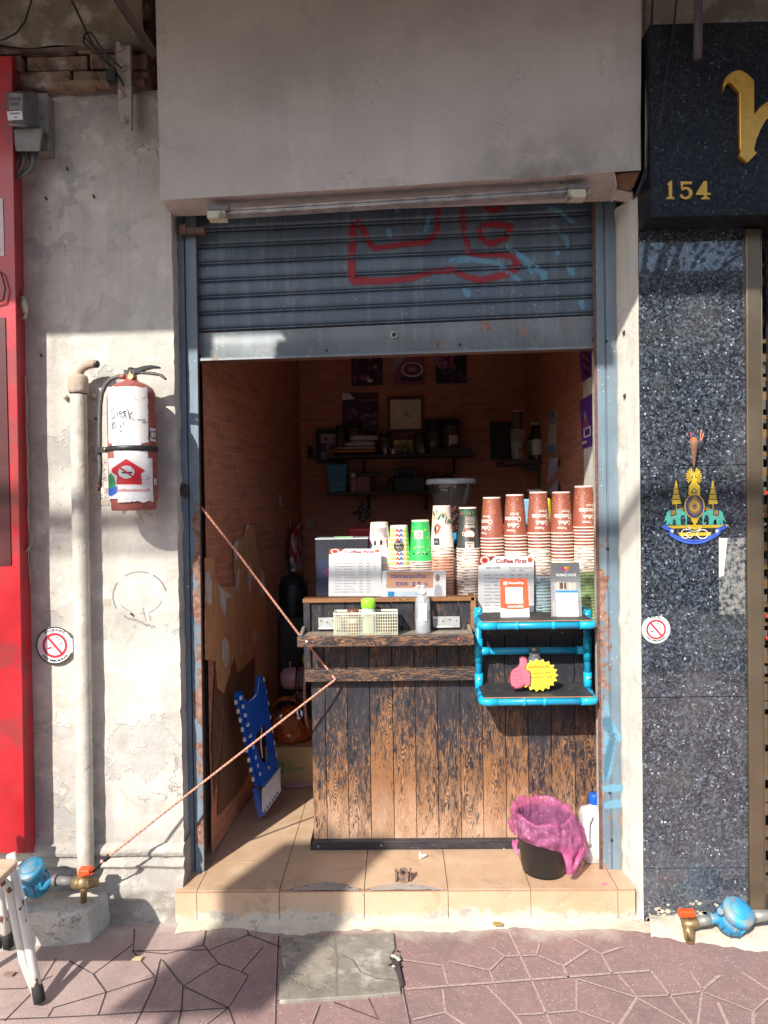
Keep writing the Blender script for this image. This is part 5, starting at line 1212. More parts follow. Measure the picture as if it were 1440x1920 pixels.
b = MB(); b.tube([P(137, 1654, -.065), P(150, 1655, -.065), P(166, 1656, -.063), P(185, 1655, -.05)], [.019, .022, .020, .012], 10, 0); b.tube([P(156, 1650, -.07), P(157, 1668, -.075), P(157, 1692, -.08)], [.014, .011, .0105], 12, 0); b.ball(P(155, 1655, -.068), .024, 12, 0); b.build('brass_tap', M_brass, wm)
b = MB(); a = P(145, 1645, -.09); c_ = P(167, 1632, -.09); b.box(a.x, c_.x, -.09, -.055, a.z, c_.z); b.box(c_.x, c_.x + .010, -.085, -.06, a.z + .004, c_.z - .004); b.build('tap_lever', M_orange, wm, bevel=.004, seg=2)
wm2 = thing('water_meter', 'bright blue round water meter with a brass tap below the granite', 'water meter', P(1380, 1755, -.13))
c0 = P(1374, 1722, -.13); T = Matrix.Rotation(R(30), 4, 'X') @ Matrix.Rotation(R(14), 4, 'Y')
M_wb2 = pm('meter light blue', (.03, .31, .58), .48, sc_=25, var=.25, dirt=.25, dirtc=(.22, .24, .24))
b = MB(); b.lathe([(.02, -.052), (.035, -.045), (.042, -.032), (.046, -.025), (.046, .020), (.042, .024)], c0, 28, 0, T); b.build('meter_body', M_wb2, wm2)
b = MB(); b.lathe([(.046, .020), (.051, .024), (.051, .044), (.047, .050), (.0, .052)], c0, 28, 0, T, cap=False); b.tube([c0 + T @ V((-.056, -.005, .03)), c0 + T @ V((-.066, -.005, .036))], .010, 8, 0); b.build('meter_lid', pm('lid light blue', (.05, .36, .62), .45, sc_=14, var=.3, dirt=.35, dirtc=(.3, .28, .22)), wm2)
b = MB(); b.tube([P(1352, 1722, -.12), P(1338, 1722, -.12), P(1330, 1722, -.12)], [.026, .014, .020], 14, 0); b.tube([P(1402, 1722, -.12), P(1412, 1718, -.12)], [.02, .012], 14, 0); b.build('meter_outlet', M_wb2, wm2)
b = MB(); b.tube([P(1308, 1728, -.12), P(1332, 1724, -.12)], .017, 8, 0); b.tube([P(1410, 1718, -.12), P(1428, 1716, -.12), P(1500, 1712, -.12)], [.021, .019, .012], 8, 0); b.build('coupling', pm('galvanised coupling', (.30, .30, .28), .5, .4, sc_=40, dirt=.25), wm2)
b = MB(); b.tube([P(1280, 1732, -.12), P(1296, 1732, -.12), P(1312, 1728, -.12)], [.016, .018, .015], 12, 0); q = P(1294, 1786, -.14); b.tube([P(1290, 1734, -.12), P(1293, 1762, -.13), V((q.x, q.y, max(.01, q.z)))], [.020, .0165, .012], 12, 0); b.build('brass_tap', M_brass, wm2)
b = MB(); b.box(P(1274, 1720, -.13).x, P(1306, 1720, -.13).x, -.13, -.105, P(1290, 1719, -.12).z, P(1290, 1706, -.12).z); b.build('tap_lever', M_orange, wm2, bevel=.006, seg=2)

for wm_, cc_, T_, rr_, zt__, m_ in ((wm, P(65, 1650, -.08), Matrix.Rotation(R(24), 4, 'X') @ Matrix.Rotation(R(-6), 4, 'Y'), .046, .066, M_wb), (wm2, P(1374, 1722, -.13), Matrix.Rotation(R(30), 4, 'X') @ Matrix.Rotation(R(14), 4, 'Y'), .049, .052, M_wb2)):
    for k in range(10):
        a = k * .628; b = MB(); b.tube([cc_ + T_ @ V((rr_ * .95 * math.cos(a), rr_ * .95 * math.sin(a), -.026)), cc_ + T_ @ V((rr_ * .95 * math.cos(a), rr_ * .95 * math.sin(a), .018))], .0035, 6, 0); b.build('rib', m_, wm_)
    b = MB(); b.text('WATER METER', (0, 0, 0), (1, 0, 0), (0, 0, 1), .006, 0, .01, width=.05, fn=lambda x, y: cc_ + T_ @ V((x, y, zt__ + .0012))) if False else b.tube([cc_ + T_ @ V((rr_ * .62 * math.cos(t * .3927), rr_ * .62 * math.sin(t * .3927), zt__ - .0005)) for t in range(16)], .0012, 5, 0, closed=True); b.build('lid_ring', m_, wm_)
# ---------------- stool cut by the left edge
st = thing('stool', 'wooden stool with chipped white tubular legs at the bottom left corner', 'stool', PZ(72, 1888, 0))
zf = 0.012; f1 = PZ(75, 1886, 0); sx = PZ(30, 1600, .455)
g = G('chipped white paint'); k_ = g.rng(g.noise(26, 5, .6, g.scale(g.pos, (1, 1, .6))), .585, .60)
c = g.mix(k_, g.mix(g.rng(g.noise(9, 4), .4, .7), (.74, .73, .68), (.60, .57, .50)), g.mix(g.rng(g.noise(60, 3), .4, .6), (.14, .05, .035), (.26, .13, .08)))
M_leg = g.end(c, g.rng(k_, 0, 1, .3, .85), 0, g.bump(g.math('MULTIPLY', k_, -1), .0015, .8))
r_ = .0135
def leg(foot, top, inner=None):
    b = MB(); b.tube([foot, foot.lerp(top, .5), top], r_, 14, 0); b.build('leg', M_leg, st)
    b = MB(); d = (top - foot).normalized(); b.tube([foot - d * .002, foot + d * .03, foot + d * .045], [r_ * 1.25, r_ * 1.25, r_ * 1.15], 14, 0); b.build('rubber_foot', pm('black rubber', (.02, .02, .02), .8), st)
leg(f1 + V((0, 0, .014)), P(20, 1600, -.34))
bb = MB(); tp = P(9, 1642, -.37)
f1b = f1 + V((-.018, .012, .03))
bb.tube([f1b, P(44, 1800, -.375), P(22, 1690, -.37), P(14, 1660, -.37), P(2, 1649, -.37), P(-12, 1646, -.37), P(-60, 1650, -.37), P(-75, 1670, -.37)], r_ * .95, 14, 0); bb.build('brace', M_leg, st)
f2 = PZ(16, 1782, 0); leg(f2 + V((0, 0, .014)), V((f2.x - .045, f2.y - .02, .43))); f2b = f2 + V((-.03, .005, .014)); leg(f2b, V((f2b.x - .04, f2b.y - .02, .43)))
f3 = V((f1.x - .33, f1.y - .02, .014)); leg(f3, V((f3.x + .02, f3.y + .05, .43)))
b = MB(); zs = .452; q = PZ(36, 1612, zs)
pts = []
def corner(cx, cy, r__, a0): return [V((cx + r__ * math.cos(R(a0 + k * 15)), cy + r__ * math.sin(R(a0 + k * 15)), zs)) for k in range(7)]
x1 = q.x; yf_ = q.y - .02; pts = corner(x1 - .03, yf_ + .27 - .03, .03, 0) + corner(x1 - .33, yf_ + .27 - .03, .03, 90) + corner(x1 - .33, yf_ - .03 + .03, .03, 180) + corner(x1 - .03, yf_, .03, 270)
for p in pts: p.y -= .24
b.ext(pts, (0, 0, -.022)); 
g = G('pale plywood'); wv = g.noise(1, 5, .6, g.scale(g.pos, (3, 60, 60))); c = g.mix(g.rng(wv, .4, .65), (.60, .46, .33), (.50, .35, .24)); c = g.mix(g.math('MULTIPLY', g.rng(g.noise(9, 4), .62, .66), .5), c, (.75, .35, .33)); g.end(c, .5)
b.build('seat', g.m, st, bevel=.006, seg=3)

# ---------------- rope tied from the valve over the counter shelf up to the rail
rope_l = [P(194, 1614, -.09), P(300, 1530, -.02), P(400, 1452, .06), P(500, 1374, .14), P(600, 1296, .225), P(629, 1274, .262)]
rope_r = [P(629, 1274, .262), P(612, 1252, .282), P(596, 1232, .285), P(582, 1214, .28), P(564, 1194, .25), P(520, 1136, .22), P(450, 1043, .19), P(400, 980, .165), P(379, 953, .15), P(370, 948, .19)]
def resample(pts, step=.004):
    out = [pts[0]]
    for a, c_ in zip(pts, pts[1:]):
        n = max(1, int((c_ - a).length / step)); out += [a.lerp(c_, k / n) for k in range(1, n + 1)]
    return out
ro = thing('rope', 'braided orange and purple rope stretched across the doorway and tied to the tap', 'rope', rope_l[0])
M_r1 = pm('rope orange', (.62, .22, .08), .8); M_r2 = pm('rope purple', (.10, .08, .42), .8); M_r3 = pm('rope pink', (.68, .40, .22), .8)
for pts in (rope_l, rope_r):
    b = MB(); pp = resample(pts); b.tube(pp, [.0042 + .0004 * (i % 2) for i in range(len(pp))], 8, 0, mats=lambda i, j: (1 if (i + j) % 4 == 0 and (i // 2) % 2 == 0 else (2 if (i - j) % 3 == 0 else 0)))
    b.build('cord', [M_r1, M_r2, M_r3], ro)
b = MB(); c0 = P(196, 1612, -.09); dd = (rope_l[1] - rope_l[0]).normalized()
for k in range(4): 
    q = c0 + dd * (k * .0055); x_ = dd.cross(V((0, 0, 1))).normalized(); u_ = x_.cross(dd); b.tube([q + (x_ * math.cos(t * .785) + u_ * math.sin(t * .785)) * .0065 for t in range(8)], .003, 6, 0, closed=True)
b.tube([c0 - dd * .004, P(183, 1624, -.09), P(170, 1636, -.085)], .0028, 6, 0); b.tube([c0 - dd * .002, P(184, 1628, -.08), P(168, 1640, -.075)], .0028, 6, 0)
b.build('wire_binding', M_black, ro)
b = MB(); b.ball(P(191, 1615, -.094), .006, 8); b.build('rope_end', pm('pink end', (.75, .35, .30), .8), ro)
# ================================================================ counter
YC = .31
ct = thing('counter', 'weathered plank counter with worn black paint filling the doorway', 'counter', P(750, 1598, YC))
M_wd = m_wood('worn plank'); M_wdt = m_wood('worn plank upper', bias=.16); M_wdr = m_wood('worn rail', bias=-.04, axis=0); M_wds = m_wood('worn edge', bias=.30, axis=0)
def prs(b, vals): return {'pr': vals}
def pbox(b, vals, pr, *a, mat=0):
    n = len(b.v); b.box(*a, mat); vals += [pr] * (len(b.v) - n)
zf_, zr = SILL, P(740, 1266, YC).z; ztop = P(740, 1121, .30).z
xe = [587, 613, 654, 696, 739, 781, 822.5, 865, 907, 950, 992, 1036, 1080, 1124]
xe = [P(x, 1500, YC).x for x in xe]; rr = random.Random(4)
zrt = .978
for i in range(13):
    b = MB(); vals = []; t_ = zr if i < 7 else zrt
    if i == 7: t_ = zr + .0
    pbox(b, vals, rr.random(), xe[i] + .0010, xe[i + 1] - .0010, YC + rr.uniform(0, .0025), YC + .018, zf_ + .004, (t_ if i < 7 else zrt - .02))
    b.build('plank', M_wd, ct, bevel=.0015, attr={'pr': vals})
# upper box, slightly wider, up to the display top
ux = [P(x, 1235, .298).x for x in (573, 607, 649, 692, 734.5, 777, 819, 861, 890)]
for i in range(8):
    b = MB(); vals = []; pbox(b, vals, rr.random(), ux[i] + .0010, ux[i + 1] - .0010, .298 + rr.uniform(0, .002), .312, zr - .004, ztop - .010)
    b.build('plank', M_wdt, ct, bevel=.0015, attr={'pr': vals})
b = MB(); vals = []
pbox(b, vals, .3, ux[0] - .004, ux[0] + .022, .286, .298, zr, ztop - .014); b.build('edge_post', M_wdt, ct, bevel=.002, attr={'pr': vals})
b = MB(); vals = []; pbox(b, vals, .7, ux[-1] - .014, ux[-1] + .008, .284, .42, zrt, ztop + .004); b.build('edge_post', M_wds, ct, bevel=.002, attr={'pr': vals})
b = MB(); vals = []; pbox(b, vals, .8, ux[0] - .006, ux[-1] + .002, .284, .345, ztop - .014, ztop + .002); b.build('top_ledge', M_wds, ct, bevel=.002, attr={'pr': vals})
zra, zrb = P(735, 1277, .268).z, P(735, 1255, .268).z
b = MB(); vals = []; pbox(b, vals, .1, P(572, 1266, .268).x, P(893, 1266, .268).x, .266, .298, zra, zrb); b.build('rail', M_wdr, ct, bevel=.003, seg=2, attr={'pr': vals})
b = MB(); vals = []; pbox(b, vals, .45, P(585, 1590, .284).x, P(1124, 1590, .284).x, .284, .31, SILL + .002, P(740, 1577, .284).z)
pbox(b, vals, .45, P(585, 1590, .284).x - .006, P(585, 1590, .284).x, .282, .60, SILL + .002, P(740, 1577, .284).z + .004); b.build('plinth', m_wood('painted plinth', bias=-.42, axis=0), ct, bevel=.0025, seg=2, attr={'pr': vals})
for x, y in ((597, 1587), (715, 1585), (945, 1591), (898, 1595)):
    b = MB(); b.lathe([(.0035, 0), (.003, .0015)], P(x, y, .2835), 8, 0, T90); b.build('screw', M_galv, ct)
b = MB(); b.box(P(589, 1500, YC).x + .001, xe[-1], .329, .345, SILL + .01, zrt - .02); b.box(P(589, 1500, YC).x + .001, P(589, 1500, YC).x + .02, .345, .62, SILL + .01, 1.0); b.build('carcass', pm('dark carcass', (.035, .022, .016), .7), ct)
b = MB(); vals = []; pbox(b, vals, .2, P(589, 1500, YC).x, .74, .330, .72, zrt - .02, zrt); pbox(b, vals, .2, P(893, 1187, .30).x, P(1125, 1187, .3).x, .30, .33, zrt - .02, zrt + .004)
b.build('worktop', m_wood('worktop wood', bias=-.2, axis=0), ct, bevel=.002, attr={'pr': vals})
for x, y in ((915, 1186), (1054, 1186)):
    b = MB(); b.lathe([(.003, 0), (.0025, .0012)], P(x, y, .2985), 8, 0, T90); b.build('screw', M_galv, ct)
# folding tray shelf
zt_ = P(720, 1193, .165).z; ty0 = .165
b = MB(); vals = []; pbox(b, vals, .15, P(557, 1202, ty0).x, P(889, 1202, ty0).x, ty0, ty0 + .018, P(720, 1212, ty0).z, zt_ + .002); b.build('tray_lip', M_wdr, ct, bevel=.003, seg=2, attr={'pr': vals})
g = G('grey weathered board'); f_ = g.noise(1, 5, .65, g.scale(g.pos, (3, 90, 90))); c = g.mix(g.rng(f_, .35, .65), (.30, .25, .20), (.13, .10, .08)); c = g.mix(g.math('MULTIPLY', g.rng(g.noise(18, 5), .5, .65), .5), c, (.38, .30, .22)); g.end(c, .8, 0, g.bump(f_, .001, .6)); M_tray = g.m
b = MB(); b.box(P(560, 1200, ty0).x, P(887, 1200, ty0).x, ty0 + .018, .297, zt_ - .018, zt_ - .003); b.build('tray_board', M_tray, ct)
for x0 in (P(559, 1200, ty0).x, P(887, 1200, ty0).x - .010):
    b = MB(); a = ty0 + .018; c_ = .285; b.ext([V((x0, a, zt_ - .018)), V((x0, a, zt_ + .002)), V((x0, c_, zt_ + .020)), V((x0, c_, zt_ - .018))], (.012, 0, 0)); b.build('tray_cheek', M_tray, ct, bevel=.001)
for x0, x1, y0, y1 in ((597, 640, 1158, 1181), (812, 862, 1156, 1178)):
    b = MB(); X0_, X1_, Z0_, Z1_ = rect(x0, y0, x1, y1, .294); b.box(X0_, X1_, .294, .297, Z0_ + .006, Z1_, 0); b.tube([(X0_, .291, Z0_ + .006), (X1_, .291, Z0_ + .006)], .0045, 10, 0)
    n = 4
    for k in range(n):
        xx = X0_ + (k + .5) * (X1_ - X0_) / n; b.lathe([(.0042, 0), (.003, .001), (.001, .0004)], (xx, .2935, Z1_ - .012 - .006 * (k % 2)), 8, 1, T90, cap=True)
    b.build('hinge', [M_galv, pm('rust screw', (.25, .14, .08), .6, .5)], ct, bevel=.0006)
for (x, y), m_ in (((575, 1203), M_white), ((588, 1204), M_rustm), ((860, 1198), pm('red pin', (.60, .06, .07), .3))):
    b = MB(); b.ball(P(x, y, ty0 - .003), .0052, 10, 0, (1, .5, 1)); b.build('stud', m_, ct)

# ---------------- blue pipe rack
rk = thing('pipe_rack', 'two tier rack of bright blue plastic pipe hung on the right of the counter', 'rack', P(1005, 1320, .1))
M_pb = pm('blue pvc', (.010, .30, .52), .32, sc_=30, var=.10, dirt=.04); M_pf = pm('blue fitting', (.01, .40, .62), .3, sc_=30, var=.08)
RP = .0135; Yf1, Yf2, Yb_ = .105, .095, .262
top_l, top_r = P(899, 1174, Yf1), P(1108, 1171, Yf1); lo_l, lo_r = P(910, 1315, Yf2), P(1120, 1315, Yf2)
bl, br_ = P(897, 1200, Yb_), P(1101, 1200, Yb_); zT = P(897, 1150, Yb_).z; zM = P(1000, 1220, Yb_).z; zL = P(1000, 1290, Yb_).z
zt1 = (top_l.z + top_r.z) / 2; zt2 = (lo_l.z + lo_r.z) / 2; x0_, x1_ = bl.x, br_.x; xa_, xb_ = (top_l.x + lo_l.x) / 2, (top_r.x + lo_r.x) / 2
def pipe(pts, r_=RP, mat=None, name='pipe', n=18): b = MB(); b.tube(pts, r_, n, 0); return b.build(name, mat or M_pb, rk)
def bend(a, c_, e, k=.03, n=6):   # path a -> corner c_ -> e with a rounded corner
    a, c_, e = V(a), V(c_), V(e); p = c_ + (a - c_).normalized() * k; q = c_ + (e - c_).normalized() * k
    return [p.lerp(c_, t / n).lerp(c_.lerp(q, t / n), t / n) for t in range(n + 1)]
pipe([(x0_, Yb_, zT + .005), (x0_, Yb_, zL)]); pipe([(x1_, Yb_, zT - .02), (x1_, Yb_, zL)])
pipe([(x0_, Yb_, zM), (x1_, Yb_, zM)]); pipe([(xa_ + .02, Yf1, zt1), (xb_ - .02, Yf1, zt1)]); pipe([(xa_ + .02, Yf2, zt2), (xb_ - .02, Yf2, zt2)])
for x in (x0_, x1_): 
    xx = xa_ if x == x0_ else xb_
    pipe([(x, Yb_ - .01, zt1), (xx, Yf1 + .03, zt1)]); pipe([(x, Yb_ - .01, zt2), (xx, Yf2 + .03, zt2)])
for (xx, x, Yf, z, s_) in ((xa_, x0_, Yf1, zt1, 1), (xb_, x1_, Yf1, zt1, -1), (xa_, x0_, Yf2, zt2, 1), (xb_, x1_, Yf2, zt2, -1)):
    pts = [V((xx, Yf + .05, z))] + bend((xx, Yf + .05, z), (xx, Yf, z), (xx + s_ * .06, Yf, z), .022) + [V((xx + s_ * .052, Yf, z))]
    pipe(pts, RP * 1.17, M_pf, 'elbow_fitting')
for x, s_ in ((x0_, 1), (x1_, -1)):
    b = MB(); b.tube([(x, Yb_, zM + .050), (x, Yb_, zM - .042)], RP * 1.2, 18, 0); b.tube([(x, Yb_, zM), (x + s_ * .042, Yb_, zM)], RP * 1.18, 18, 0); b.build('tee_fitting', M_pf, rk)
    b = MB(); b.tube([(x, Yb_, zt2 + .065), (x, Yb_, zt2 - .012)], RP * 1.18, 18, 0); b.build('elbow_fitting', M_pf, rk)
    b = MB(); b.tube([(x, Yb_, zt1 + .03), (x, Yb_, zt1 - .03)], RP * 1.2, 18, 0); b.build('tee_fitting', M_pf, rk)
b = MB(); b.box(x0_ - .014, x0_ + .012, Yb_ - .016, Yb_ + .02, zT - .02, zT + .022); b.build('hook_plate', M_pf, rk, bevel=.003)
b = MB(); q = P(1096, 1146, .27); b.box(q.x - .009, q.x + .009, .262, .28, q.z - .016, q.z + .018); b.build('hook_plate', pm('deep blue plate', (.01, .14, .26), .4), rk, bevel=.003)
for p in ((x0_ + .002, Yb_ - .018, zT + .010), (x0_, Yb_ - .018, zt2 + .045), (x1_ + .004, Yb_ - .018, zt2 + .045), (q.x, .260, q.z + .006)):
    b = MB(); b.ball(p, .0042, 8, 0, (1, .6, 1)); b.build('screw', M_galv, rk)
for x, z, Yf in ((P(969, 1174, Yf1).x, zt1, Yf1), (P(1037, 1174, Yf1).x, zt1, Yf1), (P(983, 1314, Yf2).x, zt2, Yf2), (P(1021, 1314, Yf2).x, zt2, Yf2)):
    b = MB(); b.tube([(x - .0065, Yf, z), (x + .0065, Yf, z)], RP * 1.16, 18, 0); b.box(x - .0065, x + .0065, Yf - .004, Yf + .02, z + RP, z + RP + .004); b.build('pipe_clip', M_pf, rk)
g = G('black laminate'); c = g.mix(g.math('MULTIPLY', g.rng(g.noise(16, 6, .7), .55, .72), .6), (.030, .029, .030), (.11, .095, .08)); g.end(c, g.rng(g.noise(30, 4), .3, .7, .45, .75)); M_lam = g.m; M_edge = pm('mdf edge', (.34, .20, .12), .7)
for z, Yf, in ((zt1 + RP + .002, Yf1), (zt2 + RP + .002, Yf2)):
    b = MB(); b.add([(xa_ + .002, Yf - .010, z + .004), (xb_ - .006, Yf - .010, z + .004), (xb_ - .006, Yf - .010, z), (xa_ + .002, Yf - .010, z)], [(0, 3, 2, 1)], 1)
    b.box(xa_ + .002, xb_ - .006, Yf - .0095, Yb_ + .025, z, z + .0045, 0); b.build('shelf_board', [M_lam, M_edge], rk)
ZR1, ZR2 = zt1 + RP + .0065, zt2 + RP + .0065

# ---------------- things on the tray shelf
def on(px, py, z): return PZ(px, py, z)
ZTR = zt_ - .003
bs = thing('plastic_basket', 'cream plastic lattice basket holding three jars on the folding tray', 'basket', (P(686, 1185, .2).x, .22, ZTR))
bx0, bx1 = P(626, 1170, .185).x, P(745, 1170, .185).x; by0, by1 = .187, .262; bz1 = P(686, 1150, .185).z; bz0 = ZTR + .002
b = MB(); M_bk = pm('cream plastic', (.68, .66, .52), .4, sc_=40, var=.06)
def lattice(b, p0, du, dv, nu, nv, th, nrm):
    p0, du, dv, nrm = V(p0), V(du), V(dv), V(nrm)
    for i in range(nu + 1):
        a = p0 + du * (i / nu); q = du.normalized() * th / 2; b.hexa([a - q, a + q, a + q + dv, a - q + dv, a - q + nrm, a + q + nrm, a + q + dv + nrm, a - q + dv + nrm])
    for j in range(nv + 1):
        a = p0 + dv * (j / nv); q = dv.normalized() * th / 2; n_ = nrm * .9; b.hexa([a - q, a + du - q, a + du + q, a + q, a - q + n_, a + du - q + n_, a + du + q + n_, a + q + n_])
h_ = (bz1 - bz0)
lattice(b, (bx0, by0, bz0), (bx1 - bx0, 0, 0), (0, 0, h_), 26, 7, .0024, (0, .0018, 0)); lattice(b, (bx0, by1, bz0), (bx1 - bx0, 0, 0), (0, 0, h_), 26, 7, .0024, (0, -.0018, 0))
lattice(b, (bx0, by0, bz0), (0, by1 - by0, 0), (0, 0, h_), 9, 7, .0024, (.0018, 0, 0)); lattice(b, (bx1, by0, bz0), (0, by1 - by0, 0), (0, 0, h_), 9, 7, .0024, (-.0018, 0, 0))
b.box(bx0, bx1, by0, by1, bz0, bz0 + .0015)
b.build('lattice_body', M_bk, bs)
b = MB()
for (a0, a1, c0, c1) in ((bx0 - .002, bx1 + .002, by0 - .002, by0 + .002), (bx0 - .002, bx1 + .002, by1 - .002, by1 + .002), (bx0 - .002, bx0 + .002, by0, by1), (bx1 - .002, bx1 + .002, by0, by1)): b.box(a0, a1, c0, c1, bz1 - .004, bz1 + .003)
b.build('rim', M_bk, bs)
def lathe_thing(name, label, cat, c, parts, group=None, n=24):
    t = thing(name, label, cat, c, group)
    for nm, prof, mat in parts:
        b = MB(); b.lathe(prof, c, n); b.build(nm, mat, t)
    return t
M_jar = m_clear('jar glass', (.82, .80, .74), .1, .10)
c = (P(662, 1150, .225).x, .225, bz0 + .002)
lathe_thing('spice_jar', 'small jar with a brown cap in the cream basket', 'jar', c, [('jar_body', [(.019, 0), (.021, .004), (.021, .062), (.019, .068)], pm('brown jar', (.28, .17, .09), .2)), ('label', [(.0214, .045), (.0216, .046), (.0216, .060), (.0214, .061)], pm('jar label', (.72, .55, .42), .5)), ('cap', [(.0215, .068), (.0225, .070), (.0225, .090), (.020, .093)], pm('brown cap', (.16, .055, .03), .4))])
c = (P(691, 1150, .228).x, .228, bz0 + .002)
t = lathe_thing('sweetener_bottle', 'white bottle with a bright green cap in the cream basket', 'bottle', c, [('bottle_body', [(.024, 0), (.027, .004), (.027, .085), (.025, .094), (.026, .098)], pm('pale green label', (.60, .70, .52), .4)), ('cap', [(.027, .098), (.028, .100), (.029, .124), (.027, .131), (.018, .134)], pm('lime cap', (.28, .66, .04), .35))])
b = MB(); cc = V(c); fnc = lambda x, y: V((cc.x + .0275 * math.sin(x / .0275), cc.y - .0275 * math.cos(x / .0275), cc.z + .078 + y)); b.text('ไลท์เบาๆ', (0, 0, 0), 0 and 0 or (1, 0, 0), (0, 0, 1), .012, 0, 0, fn=fnc)
b.build('lettering', pm('grey print', (.25, .30, .25), .5), t)
c = (P(723, 1150, .228).x, .228, bz0 + .002)
lathe_thing('spice_jar', 'squat glass jar with a flat black lid in the cream basket', 'jar', c, [('jar_body', [(.020, 0), (.024, .005), (.024, .050), (.021, .058)], pm('amber glass', (.30, .24, .16), .1, trans=.4)), ('lid', [(.0235, .058), (.0245, .060), (.0245, .071), (.022, .073)], M_black)])
# sanitiser
c = (P(793, 1180, .235).x, .232, ZTR)
sn = thing('sanitizer_bottle', 'clear pump bottle half full of clear gel on the folding tray', 'bottle', c)
M_clear = m_clear('clear plastic', (.94, .96, .97), .2, .30)  # white veil raised to paint in the bright refraction, gel likewise
b = MB(); b.lathe([(.026, 0), (.029, .003), (.029, .115), (.026, .135), (.016, .148), (.013, .150)], c, 28, 0, cap=False, squash=(1, .8)); b.build('bottle_body', M_clear, sn)
g = G('g'); g.m = m_clear('gel', (.80, .85, .95), .2, .40); b = MB(); b.lathe([(.024, .003), (.0275, .005), (.0275, .056), (.026, .0565)], c, 28, 0, squash=(1, .8)); b.build('gel', g.m, sn)
b = MB(); b.quad(V(c) + V((-.017, -.0245, .052)), V(c) + V((.015, -.0245, .052)), V(c) + V((.015, -.0245, .118)), V(c) + V((-.017, -.0245, .118))); 
b.build('label', pm('white label', (.80, .80, .80), .4), sn)
b = MB(); b.text('alcohol', V(c) + V((-.004, -.0252, .088)), (0, 0, -1), (1, 0, 0), .006, 0, .01); b.build('lettering', pm('grey print', (.25, .30, .25), .5), sn)
b = MB(); b.lathe([(.015, .150), (.015, .166), (.007, .168), (.007, .176), (.010, .178), (.010, .186)], c, 20, 0); b.tube([V(c) + V((0, 0, .183)), V(c) + V((-.018, -.012, .184)), V(c) + V((-.026, -.018, .178))], [.005, .004, .003], 8, 0); b.tube([V(c) + V((0, 0, .15)), V(c) + V((.003, 0, .008))], .003, 6, 0); b.build('pump', pm('white pump', (.80, .80, .80), .35), sn)

# ---------------- upright signs
M_card = pm('menu card', (.80, .80, .79), .35, sc_=20, var=.03, bump=0); M_pr1 = pm('menu red', (.30, .02, .03), .5, bump=0); M_pr2 = pm('menu print', (.12, .11, .11), .5, bump=0); M_pr3 = pm('menu orange', (.70, .16, .04), .5, bump=0); M_acr = m_clear('acrylic', (.85, .87, .9), .1, .2)
class Card:
    # a flat card given by its four picture corners; local u, v in 0..1 from top left
    def __init__(s, c, Y0, Y1=None):
        Y1 = Y0 if Y1 is None else Y1     # top leans back to Y1
        s.bl, s.br = P(c[0], c[3], Y0), P(c[2], c[3], Y0); s.tl, s.tr = P(c[4] if len(c) > 4 else c[0], c[1], Y1), P(c[5] if len(c) > 5 else c[2], c[1], Y1)
        s.n = (s.br - s.bl).cross(s.tl - s.bl).normalized(); s.w = (s.br - s.bl).length; s.h = (s.tl - s.bl).length
        if s.n.y > 0: s.n = -s.n
    def p(s, u, v, k=0): return s.tl.lerp(s.tr, u).lerp(s.bl.lerp(s.br, u), v) + s.n * k
    def quad(s, b, u0, v0, u1, v1, mat, k): b.add([s.p(u0, v1, k), s.p(u1, v1, k), s.p(u1, v0, k), s.p(u0, v0, k)], [(0, 1, 2, 3)], mat)
    def text(s, b, t, u, v, h, mat, k=.0006, bold=.01, width=None, align='C', rot=0):
        U = (s.br - s.bl).normalized(); W_ = (s.tl - s.bl).normalized(); b.text(t, s.p(u, v, k), U, W_, h * s.h, mat, bold, align, None if width is None else width * s.w)
    def body(s, b, th, mat): 
        b.hexa([s.bl, s.br, s.tr, s.tl] + [q - s.n * th for q in (s.bl, s.br, s.tr, s.tl)], mat)
    def poly(s, b, pts, mat, k): b.add([s.p(u, v, k) for u, v in pts], [tuple(range(len(pts)))], mat)
    def disc(s, b, u, v, ru, rv, mat, k, n=20, a0=0, a1=360): b.add([s.p(u + ru * math.cos(R(a0 + (a1 - a0) * i / n)), v + rv * math.sin(R(a0 + (a1 - a0) * i / n)), k) for i in range(n + 1)], [tuple(range(n + 1))], mat)
thai = ['เอสเปรสโซ่', 'คาปูชิโน่', 'ลาเต้', 'มอคค่า', 'อเมริกาโน่', 'ไวท์คาราเมล', 'คาราเมลมัคคิอาโต้', 'ลาเต้น้ำผึ้ง', 'วานิลลาลาเต้', 'โกโก้', 'โกโก้มิ้นท์', 'ชานมเย็น', 'ชาเขียวนม', 'ชามะนาว', 'ชาดำ']
eng = ['Espresso', 'Cappuccino', 'Latte', 'Mocha', 'Americano', 'Hot Caramel', 'Caramel Macchiato', 'Hazelnut Latte', 'Vanilla Latte', 'Cocoa', 'Choco Mint', 'Milk Brown Tea', 'Milk Green Tea', 'Lemon Tea', 'Black Tea']
